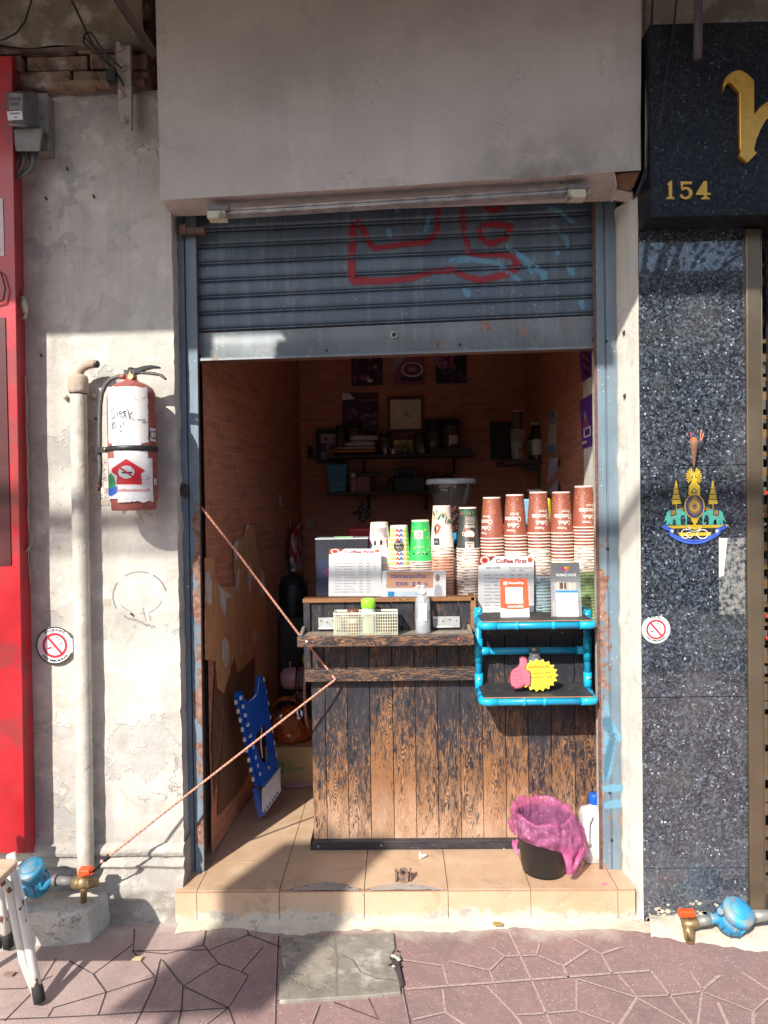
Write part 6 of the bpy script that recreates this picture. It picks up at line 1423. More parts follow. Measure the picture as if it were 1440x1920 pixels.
def menu(label, c, Y, rows):
    cd_ = Card(c, Y, Y + .02); t = thing('menu_sign', label, 'menu', (cd_.bl + cd_.br) / 2, 'coffee menus on the counter')
    b = MB(); cd_.body(b, .003, 0); b.build('card', M_card, t)
    b = MB(); k = .0008
    cd_.poly(b, [(0, 0), (.30, 0), (.24, .05), (.12, .10), (0, .12)], 0, k); cd_.disc(b, .115, .055, .085, .055, 4, k * 1.3); cd_.disc(b, .115, .055, .062, .040, 2, k * 1.6); cd_.disc(b, .115, .055, .045, .028, 0, k * 1.9)
    cd_.disc(b, .93, .045, .045, .035, 0, k); cd_.disc(b, .93, .03, .03, .014, 2, k * 1.4); cd_.disc(b, .93, .055, .028, .010, 2, k * 1.4)
    cd_.text(b, 'Coffee First', .59, .062, .062, 0, k, .035, .56)
    cd_.text(b, 'MENU COFFEE', .27, .155, .019, 1, k, .02, .25)
    cd_.text(b, 'ร้อน(Hot) เย็น(Ice) Frappe(ปั่น)', .76, .155, .022, 1, k, .01, .42); cd_.text(b, 'ราคา      ราคา', .70, .188, .016, 1, k, .01, .22)
    for i in range(rows):
        v = .25 + i * (.72 / rows); cd_.text(b, thai[i % 15], .11, v, .017, 1, k, .01, align='L', width=.11 + .04 * ((i * 7) % 3)); cd_.text(b, eng[i % 15], .29, v, .015, 1, k, .02, align='L', width=.10 + .010 * len(eng[i % 15]))
        cd_.text(b, '%d/%d' % (30 + 5 * (i % 3), 35 + 5 * (i % 3)), .61, v, .015, 1, k, .02, width=.07); cd_.text(b, '%d/%d' % (35 + 5 * (i % 3), 40 + 5 * (i % 2)), .75, v, .015, 1, k, .02, width=.07)
        if i < 4: cd_.text(b, '45.-', .88, v, .015, 1, k, .02, width=.05)
    b.build('print', [M_pr1, M_pr2, M_pr3, M_card, pm('cup white', (.75, .6, .5), .5)], t)
    b = MB(); q = Card(c, Y - .006, Y + .014); q.body(b, .0015, 0); 
    return t
ZW = ztop + .002
menu('left Coffee First menu card standing in front of the clear acrylic case', (616, 1029, 716, 1118, 617, 714), .325, 12)
menu('right Coffee First menu card behind the orange payment sign', (896, 1043, 1001, 1184, 897, 1001), .345, 16)
# wooden look sign with thai price
cd_ = Card((715, 1070, 836, 1119, 717, 836), .318, .328); t = thing('price_sign', 'small white card with a wood patterned panel reading 25 baht in Thai', 'sign', (cd_.bl + cd_.br) / 2)
b = MB(); cd_.body(b, .002, 0); b.build('card', M_card, t)
b = MB(); cd_.quad(b, .07, .04, .80, .66, 0, .0008)
for k in range(5): cd_.quad(b, .07, .14 + k * .11, .80, .15 + k * .11, 1, .001)
cd_.text(b, 'รายการขวดแก้วละ', .42, .20, .19, 2, .0016, .012, .56); cd_.text(b, 'ขวดละ', .32, .50, .15, 2, .0016, .02, .20); cd_.text(b, '2 5', .54, .51, .16, 2, .0016, .03, .14); cd_.text(b, 'บ.', .70, .50, .13, 2, .0016, .02, .06)
cd_.quad(b, .10, .80, .20, .99, 3, .001); cd_.quad(b, .20, .80, .66, .99, 4, .001); cd_.disc(b, .87, .28, .035, .14, 5, .001); cd_.poly(b, [(.82, .95), (.83, .60), (.87, .50), (.93, .60), (.95, .95)], 6, .0009)
b.build('print', [pm('wood print', (.66, .36, .22), .5, stretch=(4, 20, 60), sc_=4, var=.2, bump=0), pm('wood print line', (.50, .25, .15), .5), pm('navy print', (.03, .05, .30), .5), pm('cyan print', (.02, .28, .55), .5), pm('pale blue print', (.60, .72, .80), .5), pm('skin print', (.35, .22, .16), .5), pm('grey shirt print', (.5, .5, .52), .5)], t)
# clear acrylic case behind the left menu
ac = thing('acrylic_case', 'smoky clear acrylic case standing on the left of the counter ledge', 'case', (P(641, 1117, .36).x, .36, ZW))
ax0, ax1 = P(592, 1060, .362).x, P(690, 1060, .362).x; az1 = P(640, 1011, .362).z
M_sm = m_clear('smoky acrylic', (.70, .72, .82), .0, .03)
b = MB()
for q in ((ax0, ax1, .362, .365), (ax0, ax1, .465, .468)): b.box(*q, ZW, az1)
for q in ((ax0, ax0 + .003, .365, .465), (ax1 - .003, ax1, .365, .465)): b.box(*q, ZW, az1)
b.build('clear_walls', M_sm, ac)
b = MB(); b.box(ax0 - .001, ax1 + .001, .361, .470, az1, az1 + .004); b.build('lid', pm('acrylic lid', (.60, .63, .68), .15), ac)
b = MB(); b.box(ax0 + .006, ax1 - .006, .40, .46, ZW, ZW + .14, 0); b.ext([V((ax0 + .02, .399, ZW + .10)), V((ax1 - .03, .399, ZW + .17)), V((ax1 - .01, .399, ZW + .13)), V((ax0 + .05, .399, ZW + .06))], (0, .001, 0), 1); b.build('contents', [pm('dusk blue', (.06, .07, .15), .4), pm('dull magenta', (.40, .05, .13), .5)], ac)
b = MB(); b.box(P(627, 1010, .38).x, P(662, 1010, .38).x, .36, .39, az1 + .0045, az1 + .010); tag(b.build('green_packet', pm('green packet', (.25, .45, .22), .5)), 'small green packet lying on the acrylic case', 'packet')
# payment signs on the rack
def paysign(label, c, Y, kind):
    cd_ = Card(c, Y, Y + .028); t = thing('payment_sign', label, 'sign', (cd_.bl + cd_.br) / 2); t.location.z = ZR1; t['_w'] = list(t.location)
    b = MB(); cd_.body(b, .004, 0); b.hexa([cd_.bl, cd_.br, cd_.br + V((0, .05, .002)), cd_.bl + V((0, .05, .002))] + [q - V((0, 0, .003)) for q in (cd_.bl, cd_.br, cd_.br + V((0, .05, .002)), cd_.bl + V((0, .05, .002)))]); b.build('acrylic_stand', M_acr if kind else M_card, t)
    b = MB(); k = .0010
    if kind == 0:
        cd_.poly(b, [(0, 0), (1, 0), (1, .74), (.8, .765), (.5, .78), (.2, .765), (0, .74)], 0, k)
        cd_.quad(b, .13, .075, .26, .16, 1, k * 2); cd_.text(b, 'ShopeePay', .58, .115, .075, 1, k * 2, .02, .54); cd_.quad(b, .19, .22, .80, .63, 1, k * 2)
        cd_.text(b, 'สแกนจ่ายได้ที่นี่', .52, .70, .07, 1, k * 2, .02, .54); cd_.quad(b, .35, .83, .62, .836, 2, k * 2)
        b.build('print', [pm('orange print', (.72, .10, .035), .4, bump=0), M_card, pm('grey print2', (.5, .5, .5), .5)], t)
    else:
        cd_.quad(b, 0, 0, 1, .33, 0, k); cd_.text(b, 'ADAMAZ HOUSE', .52, .22, .050, 1, k * 2, .03, .66)
        for (p3, m_) in (([(.36, .075), (.45, .075), (.405, .13)], 2), ([(.45, .075), (.58, .075), (.515, .125)], 3), ([(.58, .075), (.67, .075), (.625, .13)], 4), ([(.41, .13), (.45, .08), (.50, .13), (.46, .175)], 2), ([(.53, .13), (.58, .08), (.62, .13), (.57, .175)], 4), ([(.515, .125), (.56, .18), (.47, .18)], 5)): cd_.poly(b, p3, m_, k * 2)
        cd_.quad(b, .16, .50, .88, .54, 6, k * 1.6); cd_.quad(b, .16, .54, .88, .96, 1, k * 1.4); cd_.quad(b, .12, .36, .86, .50, 7, k * .5); cd_.quad(b, .30, .36, .52, .47, 8, k * .8); cd_.quad(b, .34, .90, .70, .905, 7, k * 2); cd_.quad(b, .04, .70, .14, .96, 7, k * .6)
        for u_ in (.22, .42, .62): cd_.quad(b, u_, .345, u_ + .02, .50, 9, k * .9)
        b.build('print', [pm('slate print', (.20, .20, .21), .4, bump=0), M_card, pm('magenta print', (.70, .02, .30), .4), pm('yellow print', (.80, .65, .03), .4), pm('orange print3', (.75, .22, .03), .4), pm('sky print', (.10, .50, .70), .4), pm('blue print', (.03, .22, .48), .4), pm('photo grey', (.40, .38, .35), .4), pm('photo brown', (.12, .07, .05), .4), pm('photo white', (.65, .65, .63), .4)], t)
    return t
paysign('orange ShopeePay payment sign on the upper board of the blue rack', (939, 1085, 993, 1159, 937, 989), .170, 0)
paysign('grey Adamaz House payment stand on the upper board of the blue rack', (1034, 1055, 1092, 1160, 1032, 1086), .170, 1)
# ---------------- thumbs up price sign with the bottle behind it
tb = thing('thumb_sign', 'yellow starburst price card with a pink thumbs up on the lower rack board', 'sign', P(1004, 1300, .14)); tb.location.z = ZR2; tb['_w'] = list(tb.location)
YT = .135
b = MB(); cxs, cys = 1009, 1266; 
starp = []
for i in range(38):
    a = 2 * math.pi * i / 38; k = 1.0 if i % 2 == 0 else .84; starp.append((cxs + 38 * k * math.cos(a), cys + 31 * k * math.sin(a)))
b.ext([P(x, y, YT) for x, y in starp], (0, .003, 0), 0, 1); b.build('starburst', [pm('yellow card', (.82, .62, .05), .45, sc_=12, var=.12), M_card], tb)
oc = pm('outline pink', (.55, .30, .42), .5)
hand = [(967, 1290), (959, 1284), (957, 1272), (958, 1262), (962, 1256), (972, 1250), (975, 1243), (974, 1236), (979, 1233), (986, 1235), (988, 1241), (985, 1252), (986, 1257), (992, 1258), (994, 1268), (993, 1284), (988, 1287), (984, 1282), (978, 1288)]
hx, hy = 975, 1264; b = MB(); b.ext([P(hx + (x - hx) * 1.10, hy + (y - hy) * 1.09, YT - .003) for x, y in hand], (0, .003, 0), 1); b.ext([P(x, y, YT - .0045) for x, y in hand], (0, .002, 0), 0)
for pts in ([(959, 1268), (966, 1266), (976, 1268), (979, 1262), (974, 1257), (964, 1260)], [(959, 1275), (968, 1273), (978, 1274), (980, 1270)], [(961, 1281), (970, 1280), (979, 1281), (980, 1276)], [(965, 1287), (974, 1287), (980, 1284)]):
    b.stroke([P(x, y, YT - .0052) for x, y in pts], .0011, (0, -1, 0), 0, 1)
b.build('pink_thumb', [pm('pink card', (.72, .16, .22), .45), pm('maroon print', (.16, .03, .05), .5)], tb)
b = MB(); T_ = lambda t, x, y, h, w_: b.text(t, P(x, y, YT - .0008), (1, 0, .03), (0, 0, 1), h, 0, .012, width=w_)
T_('ของดีเมืองตรัง', 1010, 1250, .012, .078); T_('3 กะปุกทอด...50 ฿', 1013, 1262, .009, .070); T_('3 กะปุกหวาน...100 ฿', 1015, 1270, .009, .078)
b.build('lettering', pm('brown ink', (.06, .03, .02), .5), tb)
c = (P(1002, 1280, .2).x, .19, ZR2); hb_ = P(1002, 1214, .19).z - ZR2
lathe_thing('glass_bottle', 'clear bottle with a dark cap standing behind the starburst card', 'bottle', c, [('bottle_body', [(.024, 0), (.028, .004), (.028, hb_ - .055), (.024, hb_ - .040), (.019, hb_ - .030), (.019, hb_ - .020)], M_jar), ('cap', [(.0185, hb_ - .020), (.0195, hb_ - .018), (.0195, hb_ - .002), (.018, hb_)], M_black)])

# ---------------- floor items in front
bn = thing('waste_bin', 'black round waste bin lined with a crumpled pink plastic bag', 'bin', PZ(1022, 1642, SILL))
bc = PZ(1020, 1630, SILL); bc.z = SILL + .001; 
dbn = .5
Rb, Rt, Hb = .079, .102, .200
b = MB(); b.lathe([(Rb - .006, 0), (Rb, .003), (Rb + .001, .012), (Rb + .004, .016), (Rt, Hb - .01), (Rt + .004, Hb - .008), (Rt + .004, Hb), (Rt - .002, Hb), (Rb - .004, .006), (0, .005)], bc, 56, 0, cap=False); b.lathe([(0, .001), (Rb, .001)], bc, 40, 0, cap=False)
b.build('bin_body', pm('black bin plastic', (.016, .016, .018), .38, sc_=60, bump=.0004), bn)
g = G('pink film'); n1 = g.noise(11, 5, .6, dist=2.0); fold = g.rng(n1, .35, .62)
tr_ = g.n('BsdfTransparent', Color=(1, .80, .92, 1)); tl_ = g.n('BsdfTranslucent', Color=(.95, .42, .70, 1)); gl_ = g.n('BsdfPrincipled', Base_Color=(.86, .28, .56), Roughness=.16, Specular_IOR_Level=.8)
bp = g.bump(g.math('ADD', n1, g.math('MULTIPLY', g.noise(34, 3, .6, dist=1.5), .35)), .010, .8); g.put(gl_.inputs['Normal'], bp); g.put(tl_.inputs['Normal'], bp)
m1 = g.n('MixShader', i0=.6, i1=gl_.outputs[0], i2=tl_.outputs[0]); m2 = g.n('MixShader', i0=g.math('ADD', .24, g.math('MULTIPLY', g.math('SUBTRACT', 1, fold), .42)), i1=m1.outputs[0], i2=tr_.outputs[0])
g.t.links.new(m2.outputs[0], g.out.inputs[0]); M_pink = g.m
def bag(u, v):
    a = u * 2 * math.pi; rr_ = 1 + .0
    nz = noise.noise(V((math.cos(a) * 2.6, math.sin(a) * 2.6, v * 3.2))); n2 = noise.noise(V((math.cos(a) * 8, math.sin(a) * 8, v * 6 + 5))); n3 = noise.noise(V((math.cos(a) * 20, math.sin(a) * 20, v * 9)))
    # v 0: deep inside, .45 at the rim, 1 at the loose outer hem
    if v < .42: k = v / .42; r_ = Rb * .8 + (Rt - .008 - Rb * .8) * k; z = .03 + (Hb - .01 - .03) * k ** .8
    elif v < .55: k = (v - .42) / .13; r_ = Rt - .008 + .022 * k; z = Hb + .020 * math.sin(math.pi * k) + .012 * nz
    else:
        k = (v - .55) / .45; drop = .042 + .05 * max(0, math.cos(a - R(165))) ** 2 + .095 * max(0, math.cos(a - R(-22))) ** 2 + .016 * math.sin(a * 3 + 1)
        z = Hb - drop * k; r_ = Rt + .012 + .010 * math.sin(math.pi * k * .8) + .012 * nz - .006 * k + .028 * max(0, math.cos(a - R(-22))) ** 2 * math.sin(k * 2.3)
    r_ += .012 * n2 * (.4 + v) * (1 if v > .45 else .8) + .003 * n3; z += .006 * n2 + .002 * n3 + .022 * (-math.cos(a - R(-70)) * .5 + .2) * (1 if v > .3 else 0)
    return bc + V((r_ * math.cos(a), r_ * math.sin(a), z))
b = MB(); b.grid(bag, 150, 60, 0)
# knotted handles
def hand_(p0, p1, p2, w0, w1):
    def f(u, v):
        q = p0.lerp(p1, u).lerp(p1.lerp(p2, u), u); w_ = w0 + (w1 - w0) * u; a = v * 6.28
        return q + V((math.cos(a) * w_, math.sin(a) * w_ * .22 + .006 * math.sin(math.cos(a) * 6 + u * 3), 0)) + V((0, 0, .004 * noise.noise(q * 40 + V((v * 3, 0, 0)))))
    b.grid(f, 18, 10, 0)
YB_ = bc.y - Rt - .02
hand_(P(1058, 1588, YB_ + .03), P(1070, 1612, YB_ + .01), P(1067, 1641, YB_), .022, .009); hand_(P(1088, 1590, YB_ + .05), P(1086, 1620, YB_ + .03), P(1070, 1640, YB_), .014, .008)
hand_(P(967, 1575, YB_ + .06), P(962, 1590, YB_ + .04), P(973, 1601, YB_ + .03), .012, .005)
b.build('pink_liner', M_pink, bn)
# milk jug
jg = thing('milk_jug', 'translucent plastic milk jug with a blue cap beside the waste bin', 'jug', PZ(1115, 1628, SILL))
jx, jy = P(1117, 1560, .20).x, .225; jy = .215
def jz(y): return P(1110, y, jy).z
b = MB()
lv = [(0, .046, .0), (.006, .052, 0), (.06, .053, 0), (.09, .050, 0), (.12, .053, 0), (.20, .053, 0), (.225, .046, 0), (.240, .026, 0), (.248, .0185, 0), (.262, .0185, 0)]
N = 40; o = len(b.v); JH = (jz(1504) - SILL) / .262
for z, r_, _ in lv:
    for j in range(N):
        a = 2 * math.pi * j / N; e = 4.5 if r_ > .04 else 2; cc, s_ = math.cos(a), math.sin(a); k = (abs(cc) ** e + abs(s_) ** e) ** (-1 / e)
        b.v.append(V((jx + r_ * k * cc, jy + r_ * k * s_, SILL + .001 + z * JH)))
for i in range(len(lv) - 1):
    for j in range(N): b.f.append((o + i * N + j, o + i * N + (j + 1) % N, o + (i + 1) * N + (j + 1) % N, o + (i + 1) * N + j)); b.m.append(0); b.s.append(True)
b.f.append(tuple(o + j for j in reversed(range(N)))); b.m.append(0); b.s.append(False)
g = G('milky plastic'); g.end((.80, .82, .84), .35, Subsurface_Weight=.35, Subsurface_Radius=(.03, .03, .03), Transmission_Weight=.25); M_milk = g.m
b.build('jug_body', M_milk, jg)
b = MB(); xh = jx - .040; b.tube([V((xh + .012, jy - .054, jz(1518))), V((xh - .004, jy - .064, jz(1528))), V((xh - .006, jy - .064, jz(1556))), V((xh + .004, jy - .054, jz(1572)))], [.011, .010, .009, .009], 12, 0); b.build('handle', M_milk, jg)
b = MB(); b.lathe([(.020, jz(1506)), (.021, jz(1503)), (.021, jz(1490)), (.0185, jz(1487)), (.0, jz(1486.5))], (jx, jy, 0), 30, 0, cap=False)
b.build('cap', pm('blue cap', (.01, .10, .52), .35), jg)
# floor latch and litter
lt_ = thing('floor_latch', 'rusty steel latch lug standing in the broken doorstep edge', 'latch', PZ(757, 1665, SILL))
p = P(757, 1650, .045); b = MB(); zz0 = SILL - .002; wy = .045
b.slab([(p.x - .018, zz0 - .0), (p.x + .016, zz0), (p.x + .019, zz0 + .034), (p.x + .013, zz0 + .052), (p.x, zz0 + .058), (p.x - .013, zz0 + .052), (p.x - .019, zz0 + .034)], wy, wy + .006, 0); b.box(p.x - .032, p.x - .022, wy + .004, wy + .03, zz0, zz0 + .038, 0); b.box(p.x + .022, p.x + .028, wy + .004, wy + .03, zz0, zz0 + .042, 0); b.box(p.x - .03, p.x + .027, wy + .028, wy + .033, zz0, zz0 + .026)
b.build('lug', pm('latch rust', (.30, .20, .15), .7, .4, sc_=60, var=.6, bump=.001), lt_, bevel=.0015)
b = MB(); ring(b, V((p.x - .002, wy, zz0 + .040)), 0, .007, 0, .0008, 16); ring(b, V((p.x - .002, wy, zz0 + .040)), .007, .011, 1, .0016, 20); b.build('latch_eye', [M_dark, M_rustm], lt_)
b = MB(); rr = random.Random(11); p = PZ(792, 1610, SILL)
for k in range(7): 
    q = p + V((rr.uniform(-.010, .010), rr.uniform(-.008, .008), .006 + rr.uniform(0, .006))); b.ball(q, rr.uniform(.005, .009), 7, 0, (1.2, .8, .7))
b.tube([p + V((-.006, 0, .008)), p + V((-.010, 0, .026))], [.005, .003], 6)
tag(b.build('paper_scrap', pm('tissue', (.80, .79, .76), .9)), 'small crumpled white paper scrap on the tile before the counter', 'litter')
b = MB(); q = PZ(1134, 1657, SILL); b.add([q + V((.011 * math.cos(t * .5236), .007 * math.sin(t * .5236), .0012)) for t in range(12)], [tuple(range(12))]); tag(b.build('petal', pm('pink petal', (.80, .22, .32), .6)), 'single pink petal on the doorstep by the right rail', 'petal')
for k, (x, y, c_) in enumerate(((258, 1800, (.50, .38, .22)), (932, 1744, (.35, .24, .06)), (18, 1829, (.26, .17, .13)))):
    q = PZ(x, y, 0); b = MB(); z_ = .004 + (.018 if k == 1 else 0); b.hexa([q + V((-.016, -.008, z_)), q + V((.014, -.010, z_)), q + V((.014, -.010, z_ + .004)), q + V((-.016, -.008, z_ + .004)), q + V((-.012, .008, z_)), q + V((.017, .006, z_)), q + V((.017, .006, z_ + .004)), q + V((-.012, .008, z_ + .004))]); tag(b.build('litter', pm('litter%d' % k, c_, .8)), ('flat tan scrap of card on the paving near the stool', 'yellow brown scrap lying at the foot of the doorstep', 'small reddish stone chip on the paving behind the stool leg')[k], 'litter')
b = MB(); q = P(741, 1800, 0)
for k in range(9): 
    p = PZ(738 + rr.uniform(-8, 10), 1795 + rr.uniform(-12, 22), .012); b.ball(p, rr.uniform(.003, .008), 6, k % 2, (1.4, 1, .6))
tag(b.build('rubble', [pm('rubble grey', (.45, .42, .38), .9), M_dark]), 'bits of rubble in the broken edge of the grey slab', 'rubble', kind='stuff')
# ================================================================ paper cup stacks
ZC = zrt + .0005; YU = .43
CR, CT, CH = .0488, .0355, .172
M_cw = pm('cup white', (.80, .79, .75), .45, sc_=60, var=.05); M_cbr = pm('cup brown', (.27, .075, .045), .5, sc_=40, var=.12); M_cmk = pm('rim marks', (.05, .045, .05), .5)
def cup_bm(body, marks=None, H=CH, ph=0.0, rr_=CR, rt_=CT):
    b = MB(); prof = [(rr_ - .0012, 0), (rr_ + .0008, .0006), (rr_ + .0014, .0024), (rr_ + .0010, .0050), (rr_ - .0010, .0060), (rt_ + (rr_ - .0012 - rt_) * .04, H - .006), (rt_, H), (rt_ - .0022, H), (rt_ - .0024, H - .006), (0, H - .0062)]
    b.lathe(prof, (0, 0, 0), 32, 0, mats=[1, 1, 1, 1, 0, 1, 1, 1, 1], cap=False)
    if marks is not None:
        rnd = random.Random(int(ph * 100) + 1); n = 3
        for i in range(n):
            a0 = ph + i * 6.283 / n + rnd.uniform(-.2, .2); da = rnd.uniform(.30, .55)
            for k in range(4):
                p, q = a0 + da * k / 4, a0 + da * (k + 1) / 4; R1 = rr_ - .0006
                b.add([V((R1 * math.cos(p), R1 * math.sin(p), .0064)), V((R1 * math.cos(q), R1 * math.sin(q), .0064)), V(((R1 - .0002) * math.cos(q), (R1 - .0002) * math.sin(q), .0094)), V(((R1 - .0002) * math.cos(p), (R1 - .0002) * math.sin(p), .0094))], [(0, 1, 2, 3)], 2)
    return b
_protos = {}
RIM = {'cup orange': pm('rim orange', (.72, .38, .26), .45), 'cup cream': pm('rim cream', (.80, .68, .58), .45), 'cup sky': pm('rim sky', (.62, .78, .80), .45), 'cup pale pink': M_cw, 'cup pink': pm('rim pink', (.78, .55, .52), .45), 'cup lime green': pm('rim lime', (.50, .68, .30), .45), 'cup kraft': pm('rim kraft', (.74, .60, .52), .45)}
def cup_obj(name, body, marks, ph, H=CH, mk=None):
    key = (body.name, bool(marks), ph, H, mk.name if mk else '')
    if key not in _protos:
        _protos[key] = cup_bm(body, marks, H, ph).build(name, [body, RIM.get(body.name, M_cw), mk or M_cmk], origin=(0, 0, 0)); return _protos[key]
    o = _protos[key].copy(); col.objects.link(o); return o
def cupr(z, H=CH): return CR - .0012 + (CT - CR + .0012) * (z / H)
def onc(c, x, z, k=.0008, H=CH):
    r_ = cupr(z, H) + k; a = x / cupr(z, H) - math.atan2(c[0], 2.93); return V((c[0] + r_ * math.sin(a), c[1] - r_ * math.cos(a), c[2] + z))
def cup_text(b, c, t, x, z, h, mat, bold=.015, width=None, inv=True, H=CH, k=.0010):
    s_ = -1 if inv else 1
    b.text(t, (0, 0, 0), (1, 0, 0), (0, 0, 1), h, mat, bold, width=width, fn=lambda u, v: onc(c, x + s_ * u, z + s_ * v, k, H), res=2)
def cstroke(b, c, pts, w_, mat, H=CH, k=.0014):
    q = []
    for (a, e), (a2, e2) in zip(pts, pts[1:]):
        for i in range(4): q.append((a + (a2 - a) * i / 4, e + (e2 - e) * i / 4))
    q.append(pts[-1]); n = len(q); vs = []
    for i, (x, z) in enumerate(q):
        x1, z1 = q[min(i + 1, n - 1)]; x0, z0 = q[max(0, i - 1)]; d = math.hypot(x1 - x0, z1 - z0) or 1; nx, nz = -(z1 - z0) / d * w_ / 2, (x1 - x0) / d * w_ / 2
        vs += [onc(c, x + nx, z + nz, k, H), onc(c, x - nx, z - nz, k, H)]
    b.add(vs, [(2 * i, 2 * i + 1, 2 * i + 3, 2 * i + 2) for i in range(n - 1)], mat)
def cfill(b, c, x, z, rx_, rz_, mat, H=CH, k=.0010, n=16):
    vs = []; rings = 4
    for r_ in range(rings + 1):
        for i in range(n): vs.append(onc(c, x + rx_ * r_ / rings * math.cos(6.283 * i / n), z + rz_ * r_ / rings * math.sin(6.283 * i / n), k, H))
    b.add(vs, [(r_ * n + i, r_ * n + (i + 1) % n, (r_ + 1) * n + (i + 1) % n, (r_ + 1) * n + i) for r_ in range(rings) for i in range(n)], mat)
def cband(b, c, x0, x1, z0, z1, mat, H=CH, k=.0008):
    b.grid(lambda u, v: onc(c, x0 + (x1 - x0) * u, z0 + (z1 - z0) * v, k, H), 14, 3, mat)
M_lt = pm('cup lettering', (.78, .72, .66), .5, bump=0); M_go = pm('cup gold line', (.62, .24, .12), .5, bump=0); M_spk_ = pm('cup orange spark', (.80, .35, .10), .5, bump=0)
def deco_brown(b, c, rot):
    o = rot; ct_ = cup_text
    ct_(b, c, 'Premium', o - .006, .024, .012, 0, .015, .036); ct_(b, c, 'Coffee&', o + .004, .046, .018, 0, .022, .050); ct_(b, c, 'Chocolate', o, .071, .021, 0, .022, .074); ct_(b, c, 'Brand', o + .010, .092, .012, 0, .015, .034)
    for s_ in range(4):
        pts = [(o + -.05 + i * .006, .130 - s_ * .010 + .005 * math.sin(i * .9 + s_ * 1.7)) for i in range(18)]; cstroke(b, c, pts, .0014, 1)
    for k in range(9):
        x = o - .05 + k * .012; cfill(b, c, x, .112 + .03 * math.sin(k * 2.3) + .012, .0022, .0038, 2 if k % 3 == 0 else 1)
def deco_bear(b, c, rot):
    cband(b, c, -.034, .034, .112, .150, 3); 
    for i in range(12): cstroke(b, c, [(-.034 + i * .006, .112), (-.028 + i * .006, .150)], .001, 0); cstroke(b, c, [(-.028 + i * .006, .112), (-.034 + i * .006, .150)], .001, 0)
    cfill(b, c, -.006, .100, .026, .034, 0, k=.0016, n=24); cfill(b, c, -.018, .088, .0055, .011, 4, k=.0024); cfill(b, c, .006, .090, .0055, .011, 4, k=.0024); cfill(b, c, -.006, .072, .006, .004, 3, k=.0024)
    cstroke(b, c, [(.030, .09), (.036, .12)], .004, 5); cstroke(b, c, [(.034, .07), (.036, .1)], .004, 4)
def deco_chev(b, c, rot):
    cs_ = [6, 7, 5, 8]
    for j in range(8):
        for i in range(6):
            x = -.045 + i * .015; z = .012 + j * .0190; cstroke(b, c, [(x, z), (x + .0075, z + .012), (x + .015, z)], .0075, cs_[(i + 0) % 4] if True else 0)
    cfill(b, c, -.002, .088, .021, .023, 4, k=.0018, n=24); cstroke(b, c, [(-.016, .096), (-.012, .102), (-.010, .094), (-.004, .102), (-.002, .094), (.006, .102), (.012, .096)], .0015, 0, k=.0026); cstroke(b, c, [(-.014, .080), (-.008, .087), (-.004, .079), (.002, .087), (.008, .079), (.014, .086)], .0015, 0, k=.0026); cstroke(b, c, [(-.012, .072), (.012, .073)], .001, 0, k=.0026)
def deco_green(b, c, rot):
    cband(b, c, -.026, .010, .096, .130, 0, k=.0012); cup_text(b, c, 'meDeli', -.008, .118, .007, 9, .02, .026, False, k=.002); cup_text(b, c, 'fresh', -.008, .108, .005, 4, .02, .018, False, k=.002)
    for (x, z, m_) in ((-.034, .128, 7), (.020, .132, 7), (.028, .10, 7), (-.010, .038, 0), (.012, .040, 0), (-.024, .060, 7), (.030, .05, 7), (-.03, .036, 4), (.025, .035, 4)): cfill(b, c, x, z, .0045, .0045, m_, k=.0014)
    cup_text(b, c, 'Good Day', .0, .064, .006, 0, .02, .03, True, k=.0014); cfill(b, c, -.008, .036, .0025, .0035, 4, k=.0024); cfill(b, c, .010, .038, .0025, .0035, 4, k=.0024)
def deco_leaf(b, c, rot):
    rnd = random.Random(3)
    for k in range(16):
        x = -.040 + k * .005; z = .150 - rnd.uniform(0, .03) - (.02 if k > 10 else 0); cstroke(b, c, [(x, z + .008), (x + rnd.uniform(-.004, .004), z - .008)], .005, 10); 
    for (x, z) in ((-.02, .142), (.012, .138), (-.03, .125)): cfill(b, c, x, z, .006, .005, 2, k=.0022)
    cstroke(b, c, [(-.030, .085), (-.018, .095), (-.008, .086), (-.016, .068), (-.030, .056)], .010, 9); cfill(b, c, -.028, .075, .006, .012, 4, k=.002); cup_text(b, c, 'CO', -.020, .118, .008, 9, .01, .012, True); cband(b, c, -.036, -.010, .012, .040, 4, k=.0012); cup_text(b, c, 'CO', -.024, .026, .009, 0, .01, .014, True, k=.002)
def deco_black(b, c, rot):
    for k in range(10):
        x = -.03 + k * .006; cstroke(b, c, [(x, .158), (x + .003 * (-1) ** k, .140)], .0045, 10)
    for x in (-.026, .006): cfill(b, c, x, .146, .004, .004, 9, k=.0022)
    for i in range(5): cstroke(b, c, [(-.010, .132 - i * .005), (.030, .132 - i * .005)], .0010, 0)
    cup_text(b, c, 'ROASTERS', .008, .106, .005, 0, .02, .034, True); cup_text(b, c, 'COFFEE', .008, .094, .010, 0, .03, .044, True)
    cfill(b, c, .006, .062, .021, .016, 0, k=.0016, n=20); cfill(b, c, .006, .048, .015, .0045, 11, k=.0024, n=16); cstroke(b, c, [(-.012, .068), (-.022, .072), (-.022, .058), (-.013, .056)], .003, 0); cfill(b, c, -.014, .080, .006, .006, 9, k=.0024); cfill(b, c, .004, .082, .005, .004, 9, k=.0024)
    cband(b, c, -.012, .024, .006, .032, 0, k=.0014); cup_text(b, c, 'COFFEE', .006, .026, .007, 4, .02, .028, True, k=.002); cfill(b, c, .006, .014, .0045, .0045, 9, k=.0024)
